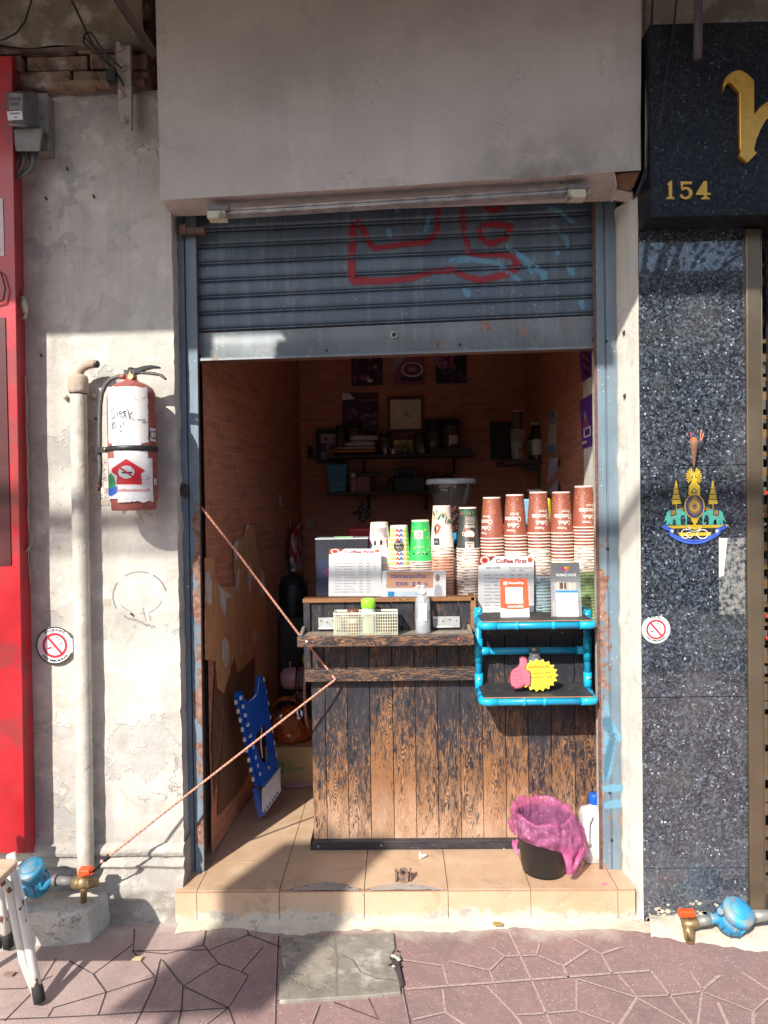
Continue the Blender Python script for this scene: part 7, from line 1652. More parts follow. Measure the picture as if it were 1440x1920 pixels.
DM = [M_cw, M_go, M_spk_, pm('cup grey', (.35, .35, .35), .5), pm('cup ink', (.03, .03, .03), .5), pm('cup red', (.60, .06, .05), .5), pm('cup yellow', (.78, .66, .08), .5), pm('cup lime', (.45, .62, .10), .5), pm('cup navy', (.10, .14, .42), .5), pm('cup red2', (.58, .09, .05), .5), pm('cup leaf', (.05, .17, .08), .5), pm('cup coffee', (.16, .05, .025), .4)]
DMB = [M_lt] + DM[1:]
MC_ = dict(w=M_cw, br=M_cbr, ch=pm('cup pale', (.78, .77, .70), .5), gr=pm('cup green', (.03, .42, .09), .45, var=.12), bk=pm('cup black', (.04, .045, .04), .45), bear=pm('cup bear', (.76, .76, .75), .5),
    kraft=pm('cup kraft', (.48, .32, .26), .6), org=pm('cup orange', (.60, .24, .14), .5), crm=pm('cup cream', (.70, .54, .44), .5), sky=pm('cup sky', (.42, .62, .66), .5), pnk=pm('cup pink', (.66, .36, .36), .5), lim=pm('cup lime green', (.36, .50, .20), .5), flo=pm('cup floral', (.68, .62, .50), .5))
M_mr = pm('mark red', (.50, .08, .08), .5); M_mg_ = pm('mark green', (.20, .40, .12), .5)
# centre px, top py, label, key of the top cup, decoration, rotation, then the cups below: (key, count, marks)
stacks = [
 (711, 979, 'white cup with a bear face printed on it', 'bear', deco_bear, 0, [('w', 26, 0, None)]),
 (748, 988, 'small cup with coloured chevrons and a black badge', 'ch', deco_chev, 0, [('kraft', 25, 1, M_mr)]),
 (788, 975, 'green cup with a white label', 'gr', deco_green, 0, [('kraft', 27, 0, None)]),
 (828, 948, 'cream cup with green leaves and a red heart', 'w', deco_leaf, 0, [('w', 3, 1, None), ('org', 24, 0, None)]),
 (877, 951, 'black cup printed with a white coffee cup', 'bk', deco_black, 0, [('w', 6, 1, None), ('crm', 21, 0, None)]),
 (922, 932, 'leftmost brown coffee and chocolate cup', 'br', deco_brown, -.036, [('br', 6, 0, None), ('w', 4, 1, None), ('crm', 18, 0, None)]),
 (965, 927, 'second brown coffee and chocolate cup from the left', 'br', deco_brown, -.012, [('br', 5, 0, None), ('w', 5, 1, None), ('crm', 18, 0, None)]),
 (1009, 922, 'middle brown coffee and chocolate cup', 'br', deco_brown, .010, [('br', 5, 0, None), ('w', 6, 1, None), ('flo', 3, 1, M_mr), ('sky', 15, 0, None)]),
 (1052, 922, 'fourth brown coffee and chocolate cup, over floral cups', 'br', deco_brown, .008, [('br', 8, 0, None), ('flo', 5, 1, M_mg_), ('pnk', 15, 0, None)]),
 (1094, 911, 'rightmost and tallest brown coffee and chocolate cup', 'br', deco_brown, .018, [('br', 6, 0, None), ('w', 8, 1, None), ('lim', 17, 0, None)])]
nick = ['bear face cup', 'chevron cup', 'green cup', 'leaf and heart cup', 'black coffee cup', 'leftmost brown cup', 'second brown cup', 'middle brown cup', 'fourth brown cup', 'rightmost brown cup']
ONES = 'zeroth first second third fourth fifth sixth seventh eighth ninth tenth eleventh twelfth thirteenth fourteenth fifteenth sixteenth seventeenth eighteenth nineteenth'.split()
ordn = lambda k: ONES[k] if k < 20 else ('twentieth' if k == 20 else ('thirtieth' if k == 30 else ('twenty-' if k < 30 else 'thirty-') + ONES[k % 10]))
rr = random.Random(8)
DL = dict(w='white paper cup', kraft='kraft paper cup', org='orange paper cup', crm='cream paper cup', br='brown paper cup', sky='light blue paper cup', pnk='pink paper cup', lim='light green paper cup', flo='floral rimmed paper cup')
for si, (px, py, lab, key, deco, rot, below) in enumerate(stacks):
    p = P(px, py, YU); zt0 = p.z; n = sum(q[1] for q in below); H = CH if si != 1 else .165
    z0 = zt0 - H; pitch = (z0 - ZC) / n
    grp = 'cups nested under the %s' % nick[si]
    cx0 = p.x; drift = rr.uniform(-.007, .009)
    root = thing('paper_cup', lab + ' on top of its upside down stack', 'cup', (cx0, YU, z0), None)
    b = cup_bm(MC_[key], None); b.v = [v + V((cx0, YU, z0)) for v in b.v]; b.build('cup_body', [MC_[key], M_cw, M_cmk], root)
    b = MB(); deco(b, (cx0, YU, z0), rot); b.build('print', DMB if deco is deco_brown else DM, root)
    k = 0
    for (kk, cnt, mk, mm) in below:
        for i in range(cnt):
            k += 1; o = cup_obj('paper_cup', MC_[kk], mk, float(i % 3) if mk else 0.0, mk=mm)
            f = k / n; o.location = (cx0 + drift * f + rr.uniform(-.0007, .0007), YU + rr.uniform(-.0007, .0007), z0 - k * pitch)
            o.rotation_euler = (rr.uniform(-.002, .002), rr.uniform(-.002, .002), rr.uniform(-.5, .5)); tag(o, '%s, %s down in the stack under the %s' % (DL[kk], ordn(k), nick[si]), 'cup', grp)
M_film = m_clear('sleeve film', (.99, .99, .99), .04, .02, .12)
for i, nm in ((3, 'orange'), (4, 'cream'), (7, 'light blue'), (8, 'pink'), (9, 'light green')):
    px, py = stacks[i][0], stacks[i][1]; cx0 = P(px, py, YU).x; zt0 = P(px, py, YU).z - CH; tot = stacks[i][6]; n = sum(q[1] for q in tot); up = n - tot[-1][1]; zz = ZC + (zt0 - ZC) * (tot[-1][1] - .5) / n
    b = MB(); b.grid(lambda u, v: V((cx0 + .003 + (CR + .0045 + .0015 * noise.noise(V((math.cos(u * 6.283) * 3, math.sin(u * 6.283) * 3, v * 8)))) * math.cos(u * 6.283), YU + (CR + .0045 + .0015 * noise.noise(V((u * 20, 0, v * 8)))) * math.sin(u * 6.283), ZC + .002 + (zz - ZC) * v)), 48, 14, 0)
    tag(b.build('plastic_sleeve', M_film), 'clear plastic sleeve round the %s cups at the bottom of their stack' % nm, 'sleeve')

# ================================================================ inside the shop
M_ink = pm('dark wood', (.050, .033, .026), .5, sc_=20, var=.3)
def canvas(name, label, x0, y0, x1, y1, draw, Y=YB, th=.018):
    X0_, X1_, Z0_, Z1_ = rect(x0, y0, x1, y1, Y - th); t = thing(name, label, 'picture', ((X0_ + X1_) / 2, Y - th / 2, Z0_))
    b = MB(); b.box(X0_, X1_, Y - th, Y - .002, Z0_, Z1_); b.build('canvas', M_ink, t)
    b = MB(); f = lambda u, v, k=1: V((X0_ + (X1_ - X0_) * u, Y - th - .0006 * k, Z1_ + (Z0_ - Z1_) * v)); draw(b, f); b.build('print', PM, t); return t
PM = [pm('pic plum', (.07, .035, .075), .4), pm('pic bean', (.05, .025, .03), .35), pm('pic grey', (.40, .37, .40), .5), pm('pic magenta', (.32, .08, .17), .45), pm('pic lilac', (.38, .26, .36), .5), pm('pic coffee', (.20, .07, .05), .5), pm('pic white', (.66, .62, .62), .5), pm('pic violet', (.14, .04, .30), .45), pm('pic black', (.015, .012, .015), .5)]
def fq(b, f, u0, v0, u1, v1, m_, k=1): b.add([f(u0, v1, k), f(u1, v1, k), f(u1, v0, k), f(u0, v0, k)], [(0, 1, 2, 3)], m_)
def fe(b, f, u, v, ru, rv, m_, k=2, rot=0, n=14): b.add([f(u + ru * math.cos(t * 6.283 / n) * math.cos(rot) - rv * math.sin(t * 6.283 / n) * math.sin(rot), v + ru * math.cos(t * 6.283 / n) * math.sin(rot) + rv * math.sin(t * 6.283 / n) * math.cos(rot), k) for t in range(n)], [tuple(range(n))], m_)
rb = random.Random(12)
def d_beans(b, f):
    fq(b, f, 0, 0, 1, 1, 1)
    for k in range(26):
        u, v, a = rb.uniform(.08, .92), rb.uniform(.08, .92), rb.uniform(0, 3); fe(b, f, u, v, .085, .055, (0, 4, 3, 0, 7, 0)[k % 6], 2 + k * .05, a); fe(b, f, u, v, .07, .008, 8, 4, a, 8)
    fe(b, f, .6, .86, .09, .06, 6, 5)
def d_cup(b, f):
    fq(b, f, 0, 0, 1, 1, 3); b.add([f(0, 0, 2), f(.55, 0, 2), f(0, .62, 2)], [(0, 1, 2)], 2)
    fe(b, f, .62, .55, .36, .24, 6, 3); fe(b, f, .62, .54, .30, .19, 5, 4); fe(b, f, .62, .54, .15, .08, 4, 5); fe(b, f, .60, .82, .42, .10, 0, 2.5)
    b.text('ANO', f(.36, .07, 7), (f(1, 0) - f(0, 0)).normalized(), V((0, 0, 1)), .018, 8, .01); b.text('ssi', f(.14, .38, 7), (f(1, .15) - f(0, 0)).normalized(), V((0, 0, 1)), .016, 8, .01)
def d_berry(b, f):
    fq(b, f, 0, 0, 1, 1, 8)
    for k in range(20): fe(b, f, rb.uniform(.05, .6), rb.uniform(.15, .5), .075, .07, 3 if k % 3 else 4, 2 + k * .05)
    for k in range(12): fe(b, f, rb.uniform(.1, .95), rb.uniform(.55, .95), .13, .05, (0, 7, 1)[k % 3], 2 + k * .05, rb.uniform(0, 3))
def d_pour(b, f):
    fq(b, f, 0, 0, 1, 1, 0); b.add([f(0, 0, 2), f(.2, 0, 2), f(.36, .16, 2), f(0, .2, 2)], [(3, 2, 1, 0)], 6)
    for k in range(150): fe(b, f, rb.uniform(.04, .98), rb.uniform(.42, .98), .028, .022, (5, 4, 3, 1)[k % 4], 2 + k * .01, 0, 6)
    fe(b, f, .76, .36, .24, .22, 1, 4, 0); fe(b, f, .76, .20, .22, .05, 5, 5); fe(b, f, .50, .44, .09, .09, 1, 4.5); fe(b, f, .50, .44, .05, .05, 0, 5)
canvas('canvas_picture', 'leftmost of the three upper canvases, showing dark coffee beans', 659, 664, 717, 722, d_beans)
canvas('canvas_picture', 'middle upper canvas showing a latte cup and lettering', 737, 661, 795, 720, d_cup)
canvas('canvas_picture', 'rightmost upper canvas with pink coffee berries', 817, 658, 875, 718, d_berry)
canvas('canvas_picture', 'canvas of coffee beans and a copper pot left of the clock', 642, 737, 709, 803, d_pour)
def d_set(b, f):
    fq(b, f, 0, 0, 1, 1, 8); fq(b, f, .18, .16, .80, .88, 0, 1.5); fq(b, f, .18, .16, .80, .42, 2, 2); fq(b, f, .18, .68, .80, .88, 2, 2)
    for (u, v, r_) in ((.34, .29, .11), (.65, .29, .11), (.52, .55, .17), (.34, .78, .10), (.65, .78, .10)): fe(b, f, u, v, r_, r_ * .8, 4, 3); fe(b, f, u, v, r_ * .6, r_ * .45, 5, 4)
    fq(b, f, .49, .16, .50, .42, 8, 3)
canvas('framed_picture', 'black framed picture of five cups left of the shelf', 592, 804, 648, 868, d_set, th=.03)
canvas('framed_picture', 'black panel behind the jars at the right of the upper shelf', 798, 785, 861, 838, lambda b, f: (fq(b, f, 0, 0, 1, 1, 8), fq(b, f, .25, .28, .30, .42, 2, 2)), th=.012)
canvas('framed_picture', 'black framed dark picture behind the corner shelf', 920, 791, 962, 861, lambda b, f: (fq(b, f, 0, 0, 1, 1, 8), fq(b, f, .25, .15, .85, .88, 1, 2)), th=.025)
# clock
X0_, X1_, Z0_, Z1_ = rect(727, 744, 794, 809, YB - .03); ck = thing('wall_clock', 'square cream faced clock with twenty four numbers in a brown wooden frame', 'clock', ((X0_ + X1_) / 2, YB - .02, Z0_))
b = MB(); fwid = .016
for q in ((X0_, X1_, Z0_, Z0_ + fwid), (X0_, X1_, Z1_ - fwid, Z1_), (X0_, X0_ + fwid, Z0_ + fwid, Z1_ - fwid), (X1_ - fwid, X1_, Z0_ + fwid, Z1_ - fwid)): b.box(q[0], q[1], YB - .035, YB - .002, q[2], q[3])
b.build('frame', pm('clock wood', (.14, .06, .035), .4, stretch=(4, 4, 30)), ck, bevel=.002)
b = MB(); b.box(X0_ + fwid, X1_ - fwid, YB - .026, YB - .004, Z0_ + fwid, Z1_ - fwid); b.build('face', pm('clock face', (.84, .76, .52), .45, var=.03), ck)
cc = V(((X0_ + X1_) / 2, YB - .0268, (Z0_ + Z1_) / 2)); b = MB()
for i in range(24):
    a = R(90 - i * 15); b.text(str(i if i else 24), cc + V((.080 * math.cos(a), 0, .080 * math.sin(a))), (1, 0, 0), (0, 0, 1), .0075, 0, .02)
    q = cc + V((.066 * math.cos(a), 0, .066 * math.sin(a))); b.stroke([q, q * 1.0 + V((.003 * math.cos(a), 0, .003 * math.sin(a)))], .0015, (0, -1, 0), 0, 0)
b.build('numerals', M_ink, ck)
for a, L, w_ in ((72, .062, .003), (-28, .044, .005), (228, .072, .0012)):
    b = MB(); d = V((math.cos(R(a)), 0, math.sin(R(a)))); b.stroke([cc - d * .01 + V((0, -.0015, 0)), cc + d * L + V((0, -.0015, 0))], w_, (0, -1, 0), 0, 0); b.build('hand', M_black, ck)
# shelves on the rear wall
def shelf(label, x0, x1, y, depth, brs, Y=YB, th=.02):
    p = P(x0, y, Y - depth); q = P(x1, y, Y - depth); t = thing('wall_shelf', label, 'shelf', ((p.x + q.x) / 2, Y - depth / 2, p.z - th))
    z = (p.z + q.z) / 2; b = MB(); b.box(p.x, q.x, Y - depth, Y - .002, z - th, z); b.build('shelf_board', M_ink, t, bevel=.002)
    for bx in brs:
        xx = P(bx, y, Y - depth / 2).x; b = MB(); b.box(xx - .008, xx + .008, Y - depth * .9, Y - .002, z - th - .012, z - th); b.box(xx - .008, xx + .008, Y - .014, Y - .002, z - th - .10, z - th - .012); b.tube([(xx, Y - depth * .8, z - th - .012), (xx, Y - .012, z - th - .09)], .006, 6); b.build('bracket', M_ink, t)
    return z
ZS1 = shelf('upper dark shelf on the rear wall crowded with jars and parcels', 612, 893, 851, .16, (681, 852)); ZS2 = shelf('lower dark shelf on the rear wall with a blue basket and a radio', 612, 872, 921, .16, (690, 800))
YSf = YB - .10
def sx_(px, Y=YSf): return P(px, 850, Y).x
M_ysk = pm('dim jar', (.10, .085, .06), .12, coat=.6)
def jar(label, px, w_, ytop, zb, group=None, mat=None, lid=True, Y=YSf):
    x = sx_(px, Y); r_ = w_ / 2 * (Y + 2.5) / F; h = P(px, ytop, Y).z - zb
    parts = [('jar_body', [(r_ * .9, 0), (r_, .006), (r_, h * .78), (r_ * .8, h * .86)], mat or M_ysk)]
    parts += [('lid', [(r_ * .9, h * .86), (r_ * .95, h * .87), (r_ * .95, h * .985), (r_ * .85, h)], M_black)]
    return lathe_thing('glass_jar', label, 'jar', (x, Y, zb), parts)
jar('tall dark jar directly below the bean canvas, left of the paper parcels', 640, 20, 800, ZS1, Y=YB - .03)
jar('dark glass jar showing above the paper parcels', 665, 28, 793, ZS1, Y=YB - .045); jar('lower dark jar beside it behind the parcels, toward the clock', 695, 24, 808, ZS1, Y=YB - .045)
jar('dark jar with a broad lid just right of the paper parcels', 722, 24, 813, ZS1); jar('dark jar right of the little lit picture', 787, 20, 812, ZS1); jar('tall greenish dark jar over the black tray', 813, 27, 802, ZS1 + .03)
t = jar('big dark jar with a white label at the right of the upper shelf', 846, 32, 789, ZS1 + .03)
b = MB(); x = sx_(846); r_ = 16 * (YSf + 2.5) / F + .0012; b.grid(lambda u, v: V((x + r_ * math.sin(-.3 + u * 1.1), YSf - r_ * math.cos(-.3 + u * 1.1), ZS1 + .055 + .055 * v)), 8, 2, 0); b.build('label', pm('dull label', (.62, .58, .55), .6), t)
b = MB(); a0, a1 = sx_(806), sx_(882); b.box(a0, a1, YSf - .055, YSf + .05, ZS1, ZS1 + .006); [b.box(*q) for q in ((a0, a1, YSf - .055, YSf - .050, ZS1 + .006, ZS1 + .03), (a0, a1, YSf + .045, YSf + .05, ZS1 + .006, ZS1 + .03), (a0, a0 + .005, YSf - .05, YSf + .045, ZS1 + .006, ZS1 + .03), (a1 - .005, a1, YSf - .05, YSf + .045, ZS1 + .006, ZS1 + .03))]
tag(b.build('black_tray', pm('green black tray', (.03, .04, .03), .5)), 'long blackish tray under the jars at the right of the upper shelf', 'tray')
def parcel(label, x0, x1, y0, y1, c_, seed, Y=YSf - .02, name='paper_parcel'):
    a = P(x0, y1, Y); d = P(x1, y0, Y); cx0, cz0 = (a.x + d.x) / 2, (a.z + d.z) / 2; w_, h_ = (d.x - a.x) / 2, (d.z - a.z) / 2
    b = MB(); b.ball((0, 0, 0), 1, 28, 0); 
    for v in b.v:
        q = V((abs(v.x) ** .6 * math.copysign(1, v.x), abs(v.y) ** .6 * math.copysign(1, v.y), abs(v.z) ** .7 * math.copysign(1, v.z))); nz = noise.noise(q * 2.4 + V((seed, 0, 0))) * .22
        v.x, v.y, v.z = cx0 + q.x * w_ * (1 + nz * .3), Y + q.y * .05, cz0 + q.z * h_ * (1 + nz * .5)
    return tag(b.build(name, pm('parcel%d' % seed, c_, .6, sc_=15, var=.25, bump=.003)), label, 'parcel')
parcel('long orange padded envelope under the paper bags', 618, 708, 843, 850, (.62, .27, .04), 1, name='padded_envelope'); parcel('flat cream envelope on the orange envelope', 630, 706, 837, 844, (.55, .48, .38), 2, name='envelope')
parcel('middle white paper bag folded on the cream envelope', 645, 703, 827, 838, (.55, .52, .53), 3, name='paper_bag'); parcel('topmost white paper bag of the pile on the shelf', 655, 710, 816, 828, (.58, .55, .56), 4, name='paper_bag')
b = MB(); a, d = P(736, 850, YSf), P(776, 822, YSf); b.box(a.x, d.x, YSf, YSf + .01, ZS1, d.z); pfm = thing('photo_frame', 'small picture frame with a glowing yellow corner on the upper shelf', 'picture', (a.x, YSf, ZS1)); b.build('frame', M_ink, pfm)
b = MB(); f = lambda u, v, k=1: V((a.x + (d.x - a.x) * u, YSf - .0006 * k, d.z + (ZS1 - d.z) * v)); fq(b, f, .06, .08, .94, .92, 0); fq(b, f, .08, .10, .34, .34, 1, 2); fq(b, f, .34, .1, .36, .9, 2, 2); fq(b, f, .66, .1, .68, .9, 2, 2); b.build('print', [pm('dim yellow print', (.40, .32, .12), .5), pm('painted lamp glint', (.85, .60, .06), .5), M_ink], pfm)  # the yellow corner is a lamp reflection painted into the print
b = MB(); b.ball((sx_(760, YSf - .03), YSf - .03, ZS1 + .030), .026, 16, 0); b.lathe([(.014, 0), (.012, .008)], (sx_(760, YSf - .03), YSf - .03, ZS1), 12, 0); tag(b.build('glass_globe', pm('globe glass', (.22, .22, .10), .1, coat=.8)), 'small round glass globe standing before the glowing picture frame', 'ornament')
for k, (x0, x1) in enumerate(((716, 728), (729, 745))):
    b = MB(); r_ = (x1 - x0) / 2 * 4.4 / F; b.lathe([(r_ * .8, 0), (r_, .03), (r_, .035), (r_ * .85, .034), (r_ * .7, .006), (0, .005)], (sx_((x0 + x1) / 2, YSf - .04), YSf - .04, ZS1), 16, 0, cap=False); tag(b.build('glass_bowl', m_clear('bowl glass%d' % k, (.8, .78, .8), .4, .25)), ('small clear glass cup right of the padded envelope', 'slightly wider clear glass cup beside it, before the dark jar')[k], 'glass')
lathe_thing('pepper_mill', 'tiny brass topped shaker below the dark jars on the upper shelf', 'shaker', (sx_(792, YSf - .05), YSf - .05, ZS1), [('mill_body', [(.016, 0), (.016, .03), (.011, .038)], pm('shaker glass', (.35, .28, .18), .3)), ('cap', [(.011, .038), (.011, .052), (.004, .060)], M_brass)])
# lower shelf
bsk = thing('blue_basket', 'blue perforated plastic basket on the lower shelf under the framed cups', 'basket', (sx_(632), YSf - .02, ZS2))
b = MB(); t0, t1, tb0, tb1 = sx_(613), sx_(652), sx_(618), sx_(648); h_ = P(632, 872, YSf).z - ZS2
g = G('perforated blue'); vo = g.n('TexVoronoi', _p={'feature': 'DISTANCE_TO_EDGE'}, Vector=g.pos, Scale=75).outputs['Distance']; k_ = g.rng(vo, .16, .19); z = g.xyz()[2]; k_ = g.math('MULTIPLY', k_, g.rng(z, ZS2 + h_ - .028, ZS2 + h_ - .022, 1, 0)); g.end(g.mix(k_, (.06, .32, .50), (.01, .02, .03)), .5); 
b.hexa([V((tb0, YSf - .07, ZS2)), V((tb1, YSf - .07, ZS2)), V((t1, YSf - .08, ZS2 + h_)), V((t0, YSf - .08, ZS2 + h_)), V((tb0, YSf + .03, ZS2)), V((tb1, YSf + .03, ZS2)), V((t1, YSf + .04, ZS2 + h_)), V((t0, YSf + .04, ZS2 + h_))]); b.build('basket_body', g.m, bsk, bevel=.004)
b = MB(); b.box(t0 - .004, t1 + .004, YSf - .085, YSf + .045, ZS2 + h_ - .014, ZS2 + h_); b.build('rim', pm('basket rim', (.05, .30, .46), .4), bsk, bevel=.003)
lathe_thing('pill_bottle', 'pinkish clear bottle with a white cap beside the blue basket', 'bottle', (sx_(662), YSf - .03, ZS2), [('bottle_body', [(.022, 0), (.024, .005), (.024, .075), (.016, .090)], pm('pink bottle', (.42, .22, .24), .3)), ('cap', [(.015, .090), (.016, .091), (.016, .110), (.014, .112)], M_white)])
b = MB(); b.box(sx_(668), sx_(693), YSf - .03, YSf + .04, ZS2, ZS2 + .092); tag(b.build('pink_box', pm('pink patterned box', (.42, .22, .24), .6, sc_=150, var=.6), bevel=.002), 'small pink patterned box on the lower shelf', 'box')
b = MB(); b.box(sx_(672), sx_(716), YSf + .035, YSf + .06, ZS2 + .095, ZS2 + .120); b.box(sx_(700), sx_(704), YSf + .04, YSf + .05, ZS2, ZS2 + .095); tag(b.build('grey_gadget', pm('dim grey', (.07, .075, .075), .5), bevel=.002), 'dim grey bar shaped gadget behind the pink box', 'gadget')
lathe_thing('sauce_bottle', 'thin dark bottle with a brown top in the middle of the lower shelf', 'bottle', (sx_(731), YSf - .02, ZS2), [('bottle_body', [(.013, 0), (.014, .004), (.014, .06), (.008, .085)], pm('dark sauce', (.05, .04, .03), .2)), ('cap', [(.011, .085), (.012, .088), (.012, .118), (.006, .135)], pm('brown top', (.30, .15, .09), .4))])
b = MB(); b.box(sx_(738), sx_(795), YSf - .06, YSf + .05, ZS2, ZS2 + .085); tag(b.build('black_box', pm('box black', (.02, .024, .028), .4), bevel=.004), 'wide black box on the lower shelf under the small radio', 'box')
rdt = thing('radio', 'small black radio resting on the wide black box', 'radio', (sx_(765), YSf, ZS2 + .0855)); b = MB(); b.box(sx_(738), sx_(782), YSf - .05, YSf + .04, ZS2 + .0855, ZS2 + .135); b.build('case', pm('radio case', (.028, .032, .038), .4), rdt, bevel=.005); b = MB(); b.tube([(sx_(746), YSf - .052, ZS2 + .105), (sx_(776), YSf - .052, ZS2 + .105)], .006, 8); b.build('handle', M_black, rdt)
b = MB(); b.lathe([(.028, 0), (.03, .004), (.03, .115), (.026, .12)], (sx_(805), YSf, ZS2), 20); tag(b.build('coffee_tin', pm('brown tin', (.16, .07, .045), .35, .3)), 'brown tin at the right of the lower shelf above the grinder lid', 'tin')
b = MB(); b.ball((sx_(838), YSf, ZS2 + .055), .055, 14, 0, (1, .8, .9)); tag(b.build('cloth_bundle', pm('plum cloth', (.10, .03, .05), .8)), 'dark plum bundle right of the brown tin on the lower shelf', 'bundle')
# hanging pot holder and switch box
b = MB(); q = P(680, 962, YB - .012); s_ = .068
g = G('patterned cloth'); k_ = g.rng(g.n('TexVoronoi', Vector=g.pos, Scale=70).outputs['Distance'], .35, .45); g.end(g.mix(k_, (.40, .30, .26), (.10, .06, .06)), .8)
b.ext([q + V((0, 0, -s_)), q + V((s_, 0, 0)), q + V((0, 0, s_)), q + V((-s_, 0, 0))], (0, .010, 0)); b.tube([q + V((0, .004, s_)), q + V((.004, .004, s_ + .03)), q + V((-.004, .004, s_ + .03)), q + V((0, .004, s_))], .003, 6); tag(b.build('pot_holder', g.m), 'diamond hung patterned pot holder on the rear wall below the shelves', 'pot holder')
b = MB(); X0_, X1_, Z0_, Z1_ = rect(573, 973, 590, 991, YB - .03); b.box(X0_, X1_, YB - .03, YB - .002, Z0_, Z1_); tag(b.build('switch_box', pm('old socket', (.40, .30, .20), .5), bevel=.004), 'small beige electrical box low in the left corner of the rear wall', 'switch box')
b = MB(); rnd = random.Random(1)
for k in range(14): p0 = P(582, 845, YB - .03); b.tube([p0, p0 + V((rnd.uniform(-.03, .03), rnd.uniform(-.01, .01), rnd.uniform(-.06, .05)))], [.008, .003], 5)
tag(b.build('dried_bunch', M_dark), 'dark dried bunch hanging in the left corner beside the framed cups', 'ornament')
# objects on the worktop inside: grinder, tubs, red things
gd = thing('coffee_grinder', 'coffee grinder with a wide clear hopper half full of beans behind the cups', 'grinder', (P(845, 1000, .78).x, .78, zrt))
gx0, gy0 = P(846, 950, .72).x, .72; kz = lambda y: P(846, y, gy0).z
tl = Matrix.Rotation(R(3), 4, 'Y')
b = MB(); b.lathe([(.026, kz(1004)), (.040, kz(978)), (.066, kz(958)), (.100, kz(918)), (.106, kz(906))], (gx0, gy0, 0), 36, 0, cap=False); b.build('hopper', m_clear('hopper plastic', (.90, .91, .90), .1, .02, .05), gd)
b = MB(); b.lathe([(.110, kz(908)), (.114, kz(906)), (.114, kz(901)), (.106, kz(898)), (0, kz(897))], (gx0, gy0, 0), 36, 0, cap=False); b.build('lid', pm('grey lid', (.33, .35, .38), .35), gd)
b = MB(); rnd = random.Random(6)
for k in range(230):
    zz = kz(1004) + (kz(950) - kz(1004)) * rnd.random() ** .7; rmax = .020 + (.052 - .020) * max(0, (zz - kz(1000)) / (kz(950) - kz(1000))); a = rnd.uniform(0, 6.28); r_ = rmax * rnd.random() ** .35 - .003
    b.ball((gx0 + .003 + r_ * math.cos(a), gy0 + r_ * math.sin(a), zz), .0058, 6, 0, (1.2, .8, .9))
b.build('coffee_beans', pm('roast bean', (.13, .035, .022), .3, sc_=60, var=.5), gd)['kind'] = 'stuff'
b = MB(); b.lathe([(.045, zrt), (.055, zrt + .02), (.05, kz(1012))], (gx0, gy0, 0), 24); b.build('grinder_body', pm('dark grinder', (.03, .03, .035), .35), gd)
b = MB(); b.box(P(845, 1005, .6).x, P(857, 1005, .6).x, .64, .67, P(850, 1020, .6).z, P(850, 1000, .6).z); b.build('blue_gate', pm('blue gate', (.02, .30, .55), .4), gd)
for nm, px0, px1, y0, c_, lb in (('plastic_tub', 972, 1000, 936, (.20, .42, .55), 'light blue plastic tub behind the brown cups'), ('plastic_tub', 1016, 1034, 934, (.68, .58, .04), 'yellow plastic tub behind the fourth brown cup')):
    Yq = .62; X0_, X1_ = P(px0, 1000, Yq).x, P(px1, 1000, Yq).x; b = MB(); b.box(X0_, X1_, Yq, Yq + .10, zrt, P(px0, y0, Yq).z); tag(b.build(nm, pm('tub %g' % c_[0], c_, .4), bevel=.008), lb, 'tub')
b = MB(); X0_, X1_ = P(940, 1000, .66).x, P(952, 1000, .66).x; b.box(X0_, X1_, .66, .70, zrt, P(945, 983, .66).z); tag(b.build('red_box', pm('red box', (.60, .04, .03), .4)), 'small red box glimpsed between the leftmost brown cups', 'box')
b = MB(); Yq = 1.2; X0_, X1_ = P(652, 1000, Yq).x, P(735, 1000, Yq).x; b.box(X0_, X1_, Yq, Yq + .03, .6, P(690, 989, Yq).z); tag(b.build('red_chair_back', pm('red chair', (.45, .015, .03), .4), bevel=.015, seg=3), 'red plastic chair back rising behind the acrylic case', 'chair')
b = MB(); b.box(-.30, .75, 1.2, 1.22, SILL, .62); 
# corner shelf on the right
YK = 1.62; XK = PR(1022, 860).x
zk = P(985, 861, YK - .12).z; cs_t = thing('corner_shelf', 'dark corner shelf on a triangular bracket with cups and syrup bottles', 'shelf', (P(985, 861, YK).x, YK, zk))
b = MB(); b.box(P(945, 861, YK - .12).x, P(1024, 861, YK - .12).x, YK - .12, YK + .2, zk - .028, zk); b.build('shelf_board', M_ink, cs_t, bevel=.002)
b = MB(); a = P(968, 875, YK - .08); c_ = P(1020, 868, YK - .08); d = P(1020, 942, YK - .08); e = P(1010, 905, YK - .08); b.ext([a, c_, d, P(1013, 925, YK - .08), P(1006, 888, YK - .08)], (0, .02, 0)); b.ext([P(975, 900, YK), P(1006, 925, YK), P(985, 908, YK)], (0, .02, 0)); b.build('bracket', M_ink, cs_t)
def kx(px, Y): return P(px, 860, Y).x
Yk = YK - .06
def kz2(y, Y=Yk): return P(985, y, Y).z
lathe_thing('plastic_cup', 'clear plastic cup of milky syrup on the corner shelf', 'cup', (kx(971, Yk), Yk, zk), [('cup_wall', [(.034, 0), (.043, kz2(808) - zk), (.044, kz2(808) - zk)], m_clear('frosted', (.85, .85, .95), .3, .28)), ('contents', [(.033, .002), (.039, (kz2(828) - zk))], pm('milky syrup', (.70, .62, .50), .5))])
b = MB(); zz = kz2(808) + .002; Hh = kz2(770) - zz
b.lathe([(.036, 0), (.037, .003), (.035, .005), (.031, Hh - .008), (.030, Hh), (.028, Hh), (0, Hh - .004)], (kx(971, Yk), Yk, zz), 24, 0, mats=[1, 1, 0, 1, 1, 1], cap=False); tag(b.build('paper_cup', [pm('dark brown cup', (.13, .065, .035), .5), M_cw]), 'dark brown paper cup upside down on the plastic cup on the corner shelf', 'cup')
